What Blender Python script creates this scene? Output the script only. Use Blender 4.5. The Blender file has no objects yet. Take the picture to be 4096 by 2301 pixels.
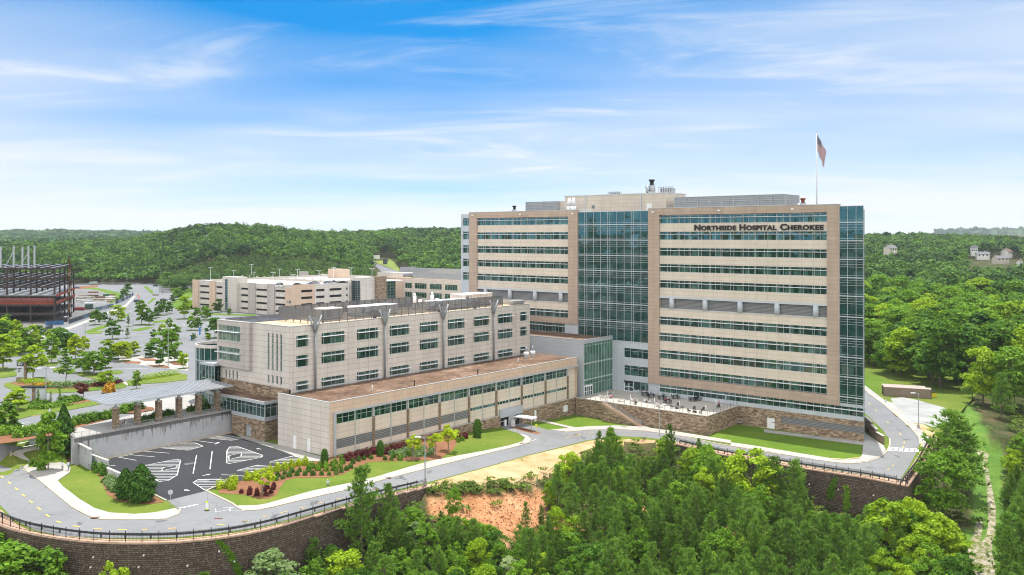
import bpy, bmesh, math, random
import numpy as np
from mathutils import Vector, Matrix, noise as mnoise
from mathutils.geometry import delaunay_2d_cdt
random.seed(7)
RNG = np.random.default_rng(11)
SC = bpy.context.scene
COL = SC.collection
# ---------------------------------------------------------------- survey frame
# camera stands at (0,0,45); heights and plan positions were surveyed from the photograph
F, U0, V0, H = 3550.0, 2048.0, 945.0, 45.0
E1 = Vector((.7746, -.6324)); E2 = Vector((.6324, .7746))

def sstep(t):
    t = max(0., min(1., t)); return t*t*(3-2*t)

def zg(x, y):
    """height of the campus plateau"""
    z = -5*sstep((x+40)/65)
    if x < -60:
        z += 5*sstep((y-170)/22)*sstep((-60-x)/10)
    return z

def P(u, v, z):
    D = F*(H-z)/(v-V0); return Vector(((u-U0)/F*D, D))
def PZ(u, v, z):
    p = P(u, v, z); return Vector((p.x, p.y, z))
def PD(u, v, D):
    return Vector(((u-U0)/F*D, D, H-(v-V0)/F*D))
def px(p):
    return U0+F*p[0]/p[1], V0+F*(H-p[2])/p[1]

def hit(u, v, fn, d0=100., d1=900.):
    a = (u-U0)/F; b = (v-V0)/F
    d = d0; st = 1.0
    while d < d1:
        if H-b*d < fn(a*d, d): break
        d += st
    lo, hi = d-st, d
    for _ in range(18):
        m = (lo+hi)/2
        if H-b*m < fn(a*m, m): hi = m
        else: lo = m
    return Vector((a*hi, hi))
def G(u, v): return hit(u, v, zg)
def G3(u, v):
    p = G(u, v); return Vector((p.x, p.y, zg(p.x, p.y)))
def W(x0, y0):
    """survey sheet starting at x0,y0"""
    return lambda pts: [(x0+.39813*a, y0+.39813*b) for a, b in pts]

# ---------------------------------------------------------------- object helpers
def link(o): COL.objects.link(o); return o
def tag(o, label=None, cat=None, group=None, kind=None):
    if label: o['label'] = label
    if cat: o['category'] = cat
    if group: o['group'] = group
    if kind: o['kind'] = kind
    return o
def empty(name, loc=(0, 0, 0), label=None, cat=None, group=None, rz=0):
    o = link(bpy.data.objects.new(name, None)); o.location = loc; o.rotation_euler[2] = rz
    o.empty_display_size = .1
    return tag(o, label, cat, group)

class MB:
    def __init__(s): s.v = []; s.f = []; s.m = []; s.uv = None
    def poly(s, pts, m=0):
        i = len(s.v); s.v += [tuple(p) for p in pts]; s.f.append(tuple(range(i, i+len(pts)))); s.m.append(m)
    def hexa(s, b, t, m=0):
        """b,t: 4 bottom and 4 top points, counter-clockwise from above"""
        i = len(s.v); s.v += [tuple(p) for p in b]+[tuple(p) for p in t]
        for q in ((3, 2, 1, 0), (4, 5, 6, 7), (0, 1, 5, 4), (1, 2, 6, 5), (2, 3, 7, 6), (3, 0, 4, 7)):
            s.f.append(tuple(i+k for k in q)); s.m.append(m)
    def box(s, c, e, a=0., m=0):
        """centre-bottom c, size e, yaw a"""
        ca, sa = math.cos(a), math.sin(a); b = []; t = []
        for x, y in ((-1, -1), (1, -1), (1, 1), (-1, 1)):
            X, Y = x*e[0]/2, y*e[1]/2
            q = (c[0]+X*ca-Y*sa, c[1]+X*sa+Y*ca)
            b.append((q[0], q[1], c[2])); t.append((q[0], q[1], c[2]+e[2]))
        s.hexa(b, t, m)
    def prism(s, pts, z0, z1, m=0, caps=True):
        if sum(a[0]*b[1]-b[0]*a[1] for a, b in zip(pts, list(pts[1:])+[pts[0]])) < 0: pts = list(pts)[::-1]
        n = len(pts); i = len(s.v)
        s.v += [(p[0], p[1], z0) for p in pts]+[(p[0], p[1], z1) for p in pts]
        for k in range(n):
            j = (k+1) % n; s.f.append((i+k, i+j, i+n+j, i+n+k)); s.m.append(m)
        if caps:
            s.f.append(tuple(i+n+k for k in range(n))); s.m.append(m)
            s.f.append(tuple(i+k for k in range(n))[::-1]); s.m.append(m)
    def cone(s, a, b, r0, r1, n=8, m=0, caps=True):
        a, b = Vector(a), Vector(b); d = (b-a).normalized()
        t = d.orthogonal().normalized(); w = d.cross(t); i = len(s.v)
        for p, r in ((a, r0), (b, r1)):
            for k in range(n):
                q = p+(t*math.cos(k*2*math.pi/n)+w*math.sin(k*2*math.pi/n))*r; s.v.append(tuple(q))
        for k in range(n):
            j = (k+1) % n; s.f.append((i+k, i+j, i+n+j, i+n+k)); s.m.append(m)
        if caps:
            s.f.append(tuple(i+k for k in range(n))[::-1]); s.m.append(m)
            s.f.append(tuple(i+n+k for k in range(n))); s.m.append(m)
    def bar(s, a, b, w, h=None, m=0):
        """square bar between two points"""
        a, b = Vector(a), Vector(b); h = h or w; d = (b-a).normalized()
        sd = d.cross(Vector((0, 0, 1)))
        sd = sd.normalized() if sd.length > 1e-4 else Vector((1, 0, 0))
        up = sd.cross(d).normalized()
        o = [(-sd*w/2-up*h/2), (sd*w/2-up*h/2), (sd*w/2+up*h/2), (-sd*w/2+up*h/2)]
        s.hexa([a+q for q in o], [b+q for q in o], m)
    def build(s, name, mats, parent=None, smooth=False, loc=None, link_=True):
        me = bpy.data.meshes.new(name)
        off = Vector(loc) if loc is not None else None
        vv = [tuple(Vector(q)-off) for q in s.v] if off is not None else s.v
        me.from_pydata(vv, [], s.f)
        if not isinstance(mats, (list, tuple)): mats = [mats]
        for k in mats: me.materials.append(k)
        me.polygons.foreach_set('material_index', s.m)
        if smooth: me.polygons.foreach_set('use_smooth', [True]*len(s.f))
        me.update()
        uvl = me.uv_layers.new(name='m'); buf = []
        V = s.v
        for p in me.polygons:
            n = p.normal
            if abs(n.z) > .7:
                for i in p.vertices: buf += [V[i][0], V[i][1]]
            else:
                t = Vector((-n.y, n.x)).normalized()
                for i in p.vertices: buf += [V[i][0]*t.x+V[i][1]*t.y, V[i][2]]
        uvl.data.foreach_set('uv', buf)
        o = bpy.data.objects.new(name, me)
        if off is not None: o.location = off
        if link_: link(o)
        if parent is not None:
            o.parent = parent
            if off is None and any(abs(c) > 1e-9 for c in parent.matrix_basis.translation):
                # vertices are in world space: undo the parent's placement
                o.matrix_parent_inverse = parent.matrix_basis.inverted()
        return o

class Fr:
    """a vertical facade plane: s runs along it, d outwards, z up"""
    def __init__(s, o, along, normal):
        s.o = Vector((o[0], o[1])); s.a = Vector(along).normalized(); s.n = Vector(normal).normalized()
    def at(s, q, d=0., z=None):
        p = s.o+s.a*q+s.n*d; return p if z is None else Vector((p.x, p.y, z))
    def su(s, u, d=0.):
        k = (u-U0)/F; o = s.o+s.n*d
        return (k*o.y-o.x)/(s.a.x-k*s.a.y)
    def zv(s, u, v, d=0.):
        p = s.at(s.su(u, d), d); return H-(v-V0)/F*p.y
    def box(s, mb, s0, s1, d0, d1, z0, z1, m=0):
        q = [s.at(s0, d1), s.at(s1, d1), s.at(s1, d0), s.at(s0, d0)]
        if (q[1].x-q[0].x)*(q[3].y-q[0].y)-(q[1].y-q[0].y)*(q[3].x-q[0].x) < 0: q = q[::-1]
        mb.hexa([(p.x, p.y, z0) for p in q], [(p.x, p.y, z1) for p in q], m)
    def quad(s, mb, s0, s1, z0, z1, d=0., m=0):
        q = [s.at(s0, d, z0), s.at(s1, d, z0), s.at(s1, d, z1), s.at(s0, d, z1)]
        nn = (q[1]-q[0]).cross(q[3]-q[0])
        if nn.x*s.n.x+nn.y*s.n.y < 0: q = q[::-1]
        mb.poly(q, m)
    def punched(s, mb, s0, s1, z0, z1, ops, depth=.3, m=0, mr=None):
        """wall sheet with rectangular openings and their reveals"""
        mr = m if mr is None else mr
        S = sorted({s0, s1, *[c for o in ops for c in o[:2]]}); S = [c for c in S if s0-1e-6 <= c <= s1+1e-6]
        Zs = sorted({z0, z1, *[c for o in ops for c in o[2:]]}); Zs = [c for c in Zs if z0-1e-6 <= c <= z1+1e-6]
        for a, b in zip(S, S[1:]):
            run = None
            for c, e in zip(Zs, Zs[1:]):
                ms, mz = (a+b)/2, (c+e)/2
                if any(o[0] < ms < o[1] and o[2] < mz < o[3] for o in ops):
                    if run: s.quad(mb, a, b, run[0], run[1], 0, m)
                    run = None
                else: run = (run[0], e) if run else (c, e)
            if run: s.quad(mb, a, b, run[0], run[1], 0, m)
        for o in ops:
            a, b, c, e = o[:4]
            for p in ((s.at(a, 0, c), s.at(a, 0, e), s.at(a, -depth, e), s.at(a, -depth, c)),
                      (s.at(b, 0, e), s.at(b, 0, c), s.at(b, -depth, c), s.at(b, -depth, e)),
                      (s.at(a, 0, e), s.at(b, 0, e), s.at(b, -depth, e), s.at(a, -depth, e)),
                      (s.at(b, 0, c), s.at(a, 0, c), s.at(a, -depth, c), s.at(b, -depth, c))):
                mb.poly(p, mr)

def drape(name, polys, fn, off, mats, spacing=4., skirt=0., label=None, kind='structure', parent=None, link_=True, holes=()):
    """sheet(s) laid on the height function fn"""
    V = []; Fc = []
    for poly in polys:
        pts = [Vector((p[0], p[1])) for p in poly]
        A = sum(a.x*b.y-b.x*a.y for a, b in zip(pts, pts[1:]+[pts[0]]))
        if A < 0: pts.reverse()
        dense = []
        for a, b in zip(pts, pts[1:]+[pts[0]]):
            n = max(1, int((b-a).length/spacing))
            dense += [a+(b-a)*(k/n) for k in range(n)]
        n0 = len(dense)
        xs = [p.x for p in dense]; ys = [p.y for p in dense]
        inner = []
        x = math.floor(min(xs)/spacing)*spacing
        while x < max(xs):
            y = math.floor(min(ys)/spacing)*spacing
            while y < max(ys):
                if inside((x, y), dense): inner.append(Vector((x+.013, y+.017)))
                y += spacing
            x += spacing
        edges = [(k, (k+1) % n0) for k in range(n0)]
        r = delaunay_2d_cdt(dense+inner, edges, [], 1, 1e-4)
        vs, fs = r[0], r[2]; i = len(V)
        V += [(p.x, p.y, fn(p.x, p.y)+off) for p in vs]
        for f in fs: Fc.append(tuple(i+k for k in f))
        if skirt:
            i = len(V)
            for p in dense:
                z = fn(p.x, p.y)+off; V += [(p.x, p.y, z), (p.x, p.y, z-skirt)]
            for k in range(n0):
                j = (k+1) % n0; Fc.append((i+2*k, i+2*k+1, i+2*j+1, i+2*j))
    mb = MB(); mb.v = V; mb.f = Fc; mb.m = [0]*len(Fc)
    o = mb.build(name, mats, parent, link_=link_)
    if kind: o['kind'] = kind
    return o

def inside(p, poly):
    x, y = p[0], p[1]; c = False; j = len(poly)-1
    for i in range(len(poly)):
        a, b = poly[i], poly[j]
        if (a[1] > y) != (b[1] > y) and x < (b[0]-a[0])*(y-a[1])/(b[1]-a[1])+a[0]: c = not c
        j = i
    return c
def interp(x, tab):
    if x <= tab[0][0]: return tab[0][1]
    for a, b in zip(tab, tab[1:]):
        if x <= b[0]: return a[1]+(b[1]-a[1])*(x-a[0])/(b[0]-a[0])
    return tab[-1][1]
def smooth(pts, n=2):
    """corner-cut an open polyline"""
    pts = [Vector(p) for p in pts]
    for _ in range(n):
        q = [pts[0]]
        for a, b in zip(pts, pts[1:]): q += [a*.75+b*.25, a*.25+b*.75]
        q.append(pts[-1]); pts = q
    return pts
def offset(line, d):
    """offset an open 2-d polyline to its left by d"""
    out = []
    for i, p in enumerate(line):
        a = line[max(0, i-1)]; b = line[min(len(line)-1, i+1)]
        t = (Vector(b)-Vector(a)).normalized(); out.append(Vector(p)+Vector((-t.y, t.x))*d)
    return out
def resample(line, step):
    line = [Vector(p) for p in line]; out = [line[0]]; acc = 0.
    for a, b in zip(line, line[1:]):
        L = (b-a).length; t = step-acc
        while t <= L:
            out.append(a+(b-a)*(t/L)); t += step
        acc = (acc+L) % step if L else acc
    return out

# ---------------------------------------------------------------- materials
def nodes(name):
    m = bpy.data.materials.new(name); m.use_nodes = True; nt = m.node_tree; nt.nodes.clear()
    out = nt.nodes.new('ShaderNodeOutputMaterial'); return m, nt, out
def nd(nt, t, **k):
    n = nt.nodes.new('ShaderNode'+t)
    for a, b in k.items():
        if a in n.inputs.keys() if isinstance(a, str) else False: n.inputs[a].default_value = b
        else: setattr(n, a, b)
    return n
def c4(c, f=1.): return (min(1, c[0]*f), min(1, c[1]*f), min(1, c[2]*f), 1)
def ramp(nt, fac, stops):
    r = nd(nt, 'ValToRGB'); e = r.color_ramp.elements
    while len(e) < len(stops): e.new(.5)
    for q, (p, c) in zip(e, stops): q.position = p; q.color = c
    nt.links.new(fac, r.inputs[0]); return r.outputs[0]
def mixc(nt, fac, a, b, mode='MIX'):
    n = nd(nt, 'Mix', data_type='RGBA', blend_type=mode)
    for s, x in ((n.inputs[0], fac), (n.inputs[6], a), (n.inputs[7], b)):
        if hasattr(x, 'default_value'): nt.links.new(x, s)
        else: s.default_value = x
    return n.outputs[2]
def noise(nt, scale, detail=4, rough=.6, vec=None, dist=0.):
    n = nd(nt, 'TexNoise'); n.inputs['Scale'].default_value = scale; n.inputs['Detail'].default_value = detail
    n.inputs['Roughness'].default_value = rough; n.inputs['Distortion'].default_value = dist
    if vec is None: vec = nd(nt, 'NewGeometry').outputs['Position']
    nt.links.new(vec, n.inputs['Vector']); return n.outputs['Fac']
def princ(nt, out, col, rough=.8, metal=0., spec=.3, bump=None, bd=.1):
    b = nd(nt, 'BsdfPrincipled')
    if hasattr(col, 'default_value'): nt.links.new(col, b.inputs['Base Color'])
    else: b.inputs['Base Color'].default_value = col
    if hasattr(rough, 'default_value'): nt.links.new(rough, b.inputs['Roughness'])
    else: b.inputs['Roughness'].default_value = rough
    b.inputs['Metallic'].default_value = metal; b.inputs['Specular IOR Level'].default_value = spec
    if bump is not None:
        k = nd(nt, 'Bump'); k.inputs['Strength'].default_value = bd; k.inputs['Distance'].default_value = .1
        nt.links.new(bump, k.inputs['Height']); nt.links.new(k.outputs[0], b.inputs['Normal'])
    nt.links.new(b.outputs[0], out.inputs[0]); return b
MATS = {}
def basic(name, col, rough=.75, metal=0., var=.12, scale=.6, spec=.3):
    if name in MATS: return MATS[name]
    m, nt, out = nodes(name)
    f = noise(nt, scale, 5, .65)
    c = ramp(nt, f, [(.3, c4(col, 1-var)), (.7, c4(col, 1+var))])
    princ(nt, out, c, rough, metal, spec); MATS[name] = m; return m
def panel(name, col, bw, bh, joint=.62, mort=.05, var=.05, rough=.6, offs=0., metal=0., stain=.07):
    if name in MATS: return MATS[name]
    m, nt, out = nodes(name)
    uv = nd(nt, 'UVMap').outputs[0]
    b = nd(nt, 'TexBrick', offset=offs, squash=1.)
    for k, v in (('Scale', 1.), ('Mortar Size', mort), ('Mortar Smooth', .3), ('Bias', 0.), ('Brick Width', bw), ('Row Height', bh)): b.inputs[k].default_value = v
    b.inputs['Color1'].default_value = c4(col, 1-var); b.inputs['Color2'].default_value = c4(col, 1+var); b.inputs['Mortar'].default_value = c4(col, joint)
    nt.links.new(uv, b.inputs['Vector'])
    mp = nd(nt, 'Mapping'); mp.inputs['Scale'].default_value = (.5, .5, .12)
    nt.links.new(nd(nt, 'NewGeometry').outputs['Position'], mp.inputs[0])
    f = noise(nt, .7, 6, .65, mp.outputs[0])
    st = ramp(nt, f, [(.3, (1-stain, 1-stain, 1-stain, 1)), (.65, (1+0, 1, 1, 1))])
    c = mixc(nt, 1., b.outputs[0], st, 'MULTIPLY')
    princ(nt, out, c, rough, metal, .3); MATS[name] = m; return m
def stone(name, cols, bw=.75, bh=.28, mort=.02):
    if name in MATS: return MATS[name]
    m, nt, out = nodes(name)
    uv = nd(nt, 'UVMap').outputs[0]
    b = nd(nt, 'TexBrick', offset=.37, squash=1.6, squash_frequency=3)
    for k, v in (('Scale', 1.), ('Mortar Size', mort), ('Mortar Smooth', .2), ('Bias', 0.), ('Brick Width', bw), ('Row Height', bh)): b.inputs[k].default_value = v
    b.inputs['Color1'].default_value = (0, 0, 0, 1); b.inputs['Color2'].default_value = (1, 1, 1, 1); b.inputs['Mortar'].default_value = (.2, .2, .2, 1)
    nt.links.new(uv, b.inputs['Vector'])
    mp = nd(nt, 'Mapping'); mp.inputs['Scale'].default_value = (.45, 1.3, 1)
    nt.links.new(uv, mp.inputs[0])
    f = noise(nt, 1.6, 6, .7, mp.outputs[0])
    t = mixc(nt, .55, b.outputs[0], f)
    n = len(cols)
    c = ramp(nt, t, [(.2+.6*i/(n-1), c4(k)) for i, k in enumerate(cols)])
    c = mixc(nt, b.outputs['Fac'], c, c4(cols[0], .6))
    princ(nt, out, c, .9, 0, .15, b.outputs[0], .5); MATS[name] = m; return m
def glass(name, dark, light, pw=1.4, blind=.35, ph=4.3, refl=.9):
    """tinted reflective window glass; some panes have a blind drawn behind them"""
    if name in MATS: return MATS[name]
    m, nt, out = nodes(name)
    uv = nd(nt, 'UVMap').outputs[0]
    sc = nd(nt, 'VectorMath', operation='DIVIDE'); sc.inputs[1].default_value = (pw, ph, 1); nt.links.new(uv, sc.inputs[0])
    fl = nd(nt, 'VectorMath', operation='FLOOR'); nt.links.new(sc.outputs[0], fl.inputs[0])
    wn = nd(nt, 'TexWhiteNoise', noise_dimensions='2D'); nt.links.new(fl.outputs[0], wn.inputs['Vector'])
    sh = nd(nt, 'Math', operation='LESS_THAN'); sh.inputs[1].default_value = blind; nt.links.new(wn.outputs['Value'], sh.inputs[0])
    # a blind hangs to its own height in each pane
    se = nd(nt, 'SeparateXYZ'); nt.links.new(sc.outputs[0], se.inputs[0]); fv = nd(nt, 'Math', operation='FRACT'); nt.links.new(se.outputs[1], fv.inputs[0])
    sr = nd(nt, 'SeparateColor'); nt.links.new(wn.outputs['Color'], sr.inputs[0]); bl = nd(nt, 'Math', operation='GREATER_THAN'); nt.links.new(fv.outputs[0], bl.inputs[0])
    b2 = nd(nt, 'Math', operation='MULTIPLY'); b2.inputs[1].default_value = .6; nt.links.new(sr.outputs[1], b2.inputs[0]); nt.links.new(b2.outputs[0], bl.inputs[1])
    gt = nd(nt, 'Math', operation='MULTIPLY'); nt.links.new(sh.outputs[0], gt.inputs[0]); nt.links.new(bl.outputs[0], gt.inputs[1])
    f = noise(nt, .35, 3, .6)
    c0 = ramp(nt, f, [(.35, c4(dark, .7)), (.7, c4(dark, 1.5))])
    c = mixc(nt, gt.outputs[0], c0, c4(light))
    b = princ(nt, out, c, .03, 0., refl)
    b.inputs['IOR'].default_value = 1.65
    b.inputs['Specular Tint'].default_value = (.62, .93, 1., 1)
    bp = nd(nt, 'Bump'); bp.inputs['Strength'].default_value = .09; bp.inputs['Distance'].default_value = .25
    nt.links.new(noise(nt, .45, 2, .5), bp.inputs['Height'])
    # panes sit at slightly different angles, so the reflection breaks from pane to pane
    v1 = nd(nt, 'VectorMath', operation='MULTIPLY_ADD'); v1.inputs[1].default_value = (.022,)*3; v1.inputs[2].default_value = (-.011,)*3; nt.links.new(wn.outputs['Color'], v1.inputs[0])
    v2 = nd(nt, 'VectorMath', operation='ADD'); nt.links.new(bp.outputs[0], v2.inputs[0]); nt.links.new(v1.outputs[0], v2.inputs[1]); v3 = nd(nt, 'VectorMath', operation='NORMALIZE'); nt.links.new(v2.outputs[0], v3.inputs[0]); nt.links.new(v3.outputs[0], b.inputs['Normal'])
    MATS[name] = m; return m
def lines(name, c1, c2, pitch=.3, vert=False, rough=.6, metal=0.):
    """fine louvre blades / corrugation"""
    if name in MATS: return MATS[name]
    m, nt, out = nodes(name)
    uv = nd(nt, 'UVMap').outputs[0]
    sp = nd(nt, 'SeparateXYZ'); nt.links.new(uv, sp.inputs[0])
    d = nd(nt, 'Math', operation='MULTIPLY'); d.inputs[1].default_value = 1/pitch; nt.links.new(sp.outputs[0 if vert else 1], d.inputs[0])
    fr = nd(nt, 'Math', operation='FRACT'); nt.links.new(d.outputs[0], fr.inputs[0])
    c = ramp(nt, fr.outputs[0], [(0., c4(c1)), (.45, c4(c1)), (.6, c4(c2)), (1., c4(c2))])
    n = noise(nt, .5, 5, .7)
    c = mixc(nt, 1., c, ramp(nt, n, [(.3, (.82, .82, .82, 1)), (.65, (1, 1, 1, 1))]), 'MULTIPLY')
    princ(nt, out, c, rough, metal, .3, fr.outputs[0], .3); MATS[name] = m; return m
def ground(name, cols, scales=(.15, 2.5), mix=.5, rough=.95, spec=.15, bump=.3, stops=None):
    if name in MATS: return MATS[name]
    m, nt, out = nodes(name)
    a = noise(nt, scales[0], 6, .65); b = noise(nt, scales[1], 6, .75)
    t = mixc(nt, mix, a, b)
    n = len(cols)
    st = stops or [.34+.32*i/(n-1) for i in range(n)]
    c = ramp(nt, t, [(p, c4(k)) for p, k in zip(st, cols)])
    princ(nt, out, c, rough, 0, spec, b, bump); MATS[name] = m; return m
def asphalt(name, c, crack=.75):
    if name in MATS: return MATS[name]
    m, nt, out = nodes(name)
    a = noise(nt, .08, 6, .6); b = noise(nt, 6., 4, .8); t = mixc(nt, .4, a, b)
    k = ramp(nt, t, [(.35, c4(c, .86)), (.5, c4(c)), (.68, c4(c, 1.06))])
    mp = nd(nt, 'Mapping'); mp.inputs['Scale'].default_value = (.12, .12, .12)
    pos = nd(nt, 'NewGeometry').outputs['Position']; nt.links.new(pos, mp.inputs[0])
    v = nd(nt, 'TexVoronoi', feature='DISTANCE_TO_EDGE'); v.inputs['Scale'].default_value = 1.; nt.links.new(mixc(nt, .08, mp.outputs[0], nd(nt, 'TexNoise').outputs['Color']), v.inputs['Vector'])
    cr = ramp(nt, v.outputs['Distance'], [(0., (crack, crack, crack, 1)), (.012, (1, 1, 1, 1))])
    st = ramp(nt, noise(nt, .3, 6, .75), [(.27, (.68, .68, .69, 1)), (.36, (.92, .92, .92, 1)), (.5, (1, 1, 1, 1))])
    k = mixc(nt, 1., mixc(nt, 1., k, cr, 'MULTIPLY'), st, 'MULTIPLY')
    princ(nt, out, k, .92, 0, .2, b, .2); MATS[name] = m; return m
def foliage(name, dark, light, trans=.3, attr=False, hue=.5):
    if name in MATS: return MATS[name]
    m, nt, out = nodes(name)
    g = nd(nt, 'NewGeometry'); oi = nd(nt, 'ObjectInfo')
    if attr:
        at = nd(nt, 'Attribute', attribute_name='tint'); tone = at.outputs['Fac']
    else: tone = oi.outputs['Random']
    t = nd(nt, 'Math', operation='MULTIPLY_ADD'); nt.links.new(g.outputs['Random Per Island'], t.inputs[0]); t.inputs[1].default_value = .3 if attr else .5
    t2 = nd(nt, 'Math', operation='MULTIPLY'); nt.links.new(tone, t2.inputs[0]); t2.inputs[1].default_value = .75 if attr else .55
    nt.links.new(t2.outputs[0], t.inputs[2])
    c = ramp(nt, t.outputs[0], [(0., c4(dark)), (1., c4(light))])
    d = nd(nt, 'BsdfPrincipled'); d.inputs['Roughness'].default_value = .6; d.inputs['Specular IOR Level'].default_value = .12
    nt.links.new(c, d.inputs['Base Color'])
    tr = nd(nt, 'BsdfTranslucent')
    c2 = mixc(nt, 1., c, (1.35, 1.3, .6, 1), 'MULTIPLY'); nt.links.new(c2, tr.inputs[0])
    ms = nd(nt, 'MixShader'); ms.inputs[0].default_value = trans
    nt.links.new(d.outputs[0], ms.inputs[1]); nt.links.new(tr.outputs[0], ms.inputs[2]); nt.links.new(ms.outputs[0], out.inputs[0])
    MATS[name] = m; return m
# ---------------------------------------------------------------- palette
M_cream = panel('cream_panel', (.625, .55, .465), 3.05, 1.1, .76, .05, .03, stain=.12)
M_brown = panel('tan_panel', (.435, .335, .265), 3.05, 1.1, .72, .05, .05, stain=.14)
M_lime = panel('limestone_panel', (.60, .555, .51), 3.1, 1.25, .62, .055, .035, stain=.16)
M_lime2 = panel('grey_limestone', (.46, .415, .39), 3.1, 1.25, .62, .055, .035, stain=.16)
M_peach = panel('peach_panel', (.60, .45, .345), 2.4, 1.1, .74, .05, .04, stain=.12)
M_grey = panel('grey_metal_panel', (.40, .43, .46), 3., 1.2, .8, .04, .03, .45)
M_lgrey = panel('pale_metal_panel', (.46, .50, .54), 1.9, 1.2, .82, .04, .03, .45)
M_alu = basic('aluminium', (.50, .53, .56), .4, .3, .05)
M_frame = basic('mullion_metal', (.42, .50, .48), .45, .2, .05)
M_white = basic('white_paint', (.74, .75, .76), .5, 0, .05)
M_stone = stone('ledge_stone', [(.11, .08, .058), (.23, .165, .115), (.36, .27, .185), (.50, .40, .29)])
M_stone2 = stone('pillar_stone', [(.13, .095, .065), (.25, .185, .13), (.38, .30, .21)], .5, .25)
M_conc = ground('concrete', [(.33, .31, .28), (.39, .37, .34), (.435, .415, .385)], (.3, 3.), .4)
M_patio = panel('patio_slab', (.46, .43, .38), 3., 3., .85, .05, .03, .9)
M_old = None
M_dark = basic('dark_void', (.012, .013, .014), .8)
M_steel = basic('dark_steel', (.045, .03, .026), .7, 0, .3)
M_gal = basic('galvanised', (.40, .42, .44), .45, .5, .08)
M_black = basic('black_metal', (.02, .02, .021), .5, 0, .1)
M_mem = basic('roof_membrane', (.06, .062, .068), .8, 0, .3)
M_tan_roof = ground('pale_gravel_roof', [(.42, .30, .19), (.54, .40, .27), (.62, .48, .34)], (.4, 5.), .55)
M_roof = ground('brown_gravel_roof', [(.045, .026, .017), (.11, .066, .043), (.20, .13, .09), (.36, .26, .19)], (.12, .9), .5)
M_louv = lines('louvre', (.12, .125, .13), (.25, .26, .27), .35)
M_screen = lines('screen_panel', (.28, .30, .32), (.38, .40, .42), .5)
G_tower = glass('tower_glass', (.006, .030, .024), (.05, .12, .10), 1.2, .42, 4.55)
G_wing = glass('wing_glass', (.006, .030, .024), (.045, .11, .09), 1.3, .35, 2.)
G_curt = glass('curtain_glass', (.012, .042, .04), (.035, .08, .075), 2.9, .2, 4.55)
G_atr = glass('atrium_glass', (.045, .12, .085), (.09, .17, .13), 2., .2, 3., .6)
G_ves = glass('vestibule_glass', (.02, .05, .04), (.05, .09, .08), 1.6, .2, 4.)
G_deck = glass('dark_blue_glass', (.01, .02, .022), (.03, .05, .05), 2., .3, 3.)
M_asph = asphalt('asphalt', (.212, .213, .215))
M_asph2 = asphalt('old_asphalt', (.198, .20, .205))
M_tar = asphalt('fresh_black_asphalt', (.040, .041, .045), .9)
M_paint = basic('white_road_paint', (.62, .62, .60), .8, 0, .1, 3.)
M_yel = basic('yellow_road_paint', (.62, .42, .12), .8, 0, .15, 3.)
M_grass = ground('lawn', [(.062, .11, .012), (.108, .163, .018), (.15, .188, .028), (.25, .21, .08)], (.09, 1.2), .42, stops=[.3, .46, .58, .72])
M_grass2 = ground('lush_lawn', [(.055, .115, .010), (.092, .165, .014), (.125, .19, .02), (.22, .21, .06)], (.09, 1.2), .42, stops=[.3, .46, .6, .74])
M_mulch = ground('bark_mulch', [(.13, .055, .028), (.23, .105, .055), (.31, .16, .09)], (.3, 4.), .6)
M_straw = ground('pine_straw', [(.36, .20, .10), (.52, .33, .18), (.62, .44, .27)], (.25, 3.), .55)
M_dirt = ground('red_clay', [(.17, .065, .028), (.40, .185, .085), (.54, .29, .15), (.60, .40, .26)], (.12, .7), .55, bump=.9)
M_gravel = ground('grey_gravel', [(.16, .16, .155), (.27, .27, .265), (.38, .37, .35)], (.2, 3.), .5)
M_chalk = ground('pale_track', [(.28, .25, .18), (.52, .48, .42), (.66, .62, .57)], (.3, 2.), .5)
M_ledge = ground('wall_top_gravel', [(.36, .20, .13), (.52, .34, .24), (.6, .43, .32)], (.6, 4.), .5)
# ---------------------------------------------------------------- the tower
TF = Fr(P(3455, 1769, -5), E1, -E2)
def xy(p, z): return (p.x, p.y, z)
def mullions(fr, mb, ss, z0, z1, w=.1, d0=-.3, d1=-.1, m=0):
    for q in ss: fr.box(mb, q-w/2, q+w/2, d0, d1, z0, z1, m)
def window(fr, s0, s1, z0, z1, parent, mull=(), trans=(), shade=None, gm=None, d=-.25, fm=None, name='window', fw=.075, shade_d=.55, over=.12, proud=.08):
    g = MB(); fr.quad(g, s0, s1, z0, z1, d); w = g.build(name, gm or G_wing, parent)
    f = MB(); dd = d+proud+.02
    for a, b, c, e in ((s0, s1, z0, z0+fw), (s0, s1, z1-fw, z1)): fr.box(f, a, b, d+.005, dd, c, e)
    for q in (s0+fw/2, s1-fw/2): fr.box(f, q-fw/2, q+fw/2, d+.004, dd-.003, z0+fw, z1-fw)
    for q in mull: fr.box(f, q-fw/2, q+fw/2, d+.004, dd-.006, z0+fw, z1-fw)
    for q in trans: fr.box(f, s0+fw, s1-fw, d+.004, dd-.01, q-fw/2, q+fw/2)
    f.build('frame', fm or M_frame, w)
    if shade is not None:
        k = MB(); fr.box(k, s0-over, s1+over, .02, .02+shade_d, shade, shade+.1)
        n = max(2, int((s1-s0)/1.6))
        for i in range(n+1):
            q = s0+(s1-s0)*i/n; fr.box(k, q-.04, q+.04, d+.1, .02, shade+.02, shade+.08)
        k.build('sunshade', M_white, w)
    return w
def pattern(s0, s1, seq):
    out = []; q = s0; i = 0; S = sum(seq); n = max(1, round((s1-s0)/S)); k = (s1-s0)/(n*S)
    while True:
        q += seq[i % len(seq)]*k; i += 1
        if q > s1-.15: return out
        out.append(q)
ROWS = [(48.54, 50.8), (43.95, 46.25), (39.45, 41.7), (34.95, 37.15), (30.4, 32.6), (20., 22.3), (15.4, 17.75), (10.5, 12.9), (5.6, 7.95)]
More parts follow.
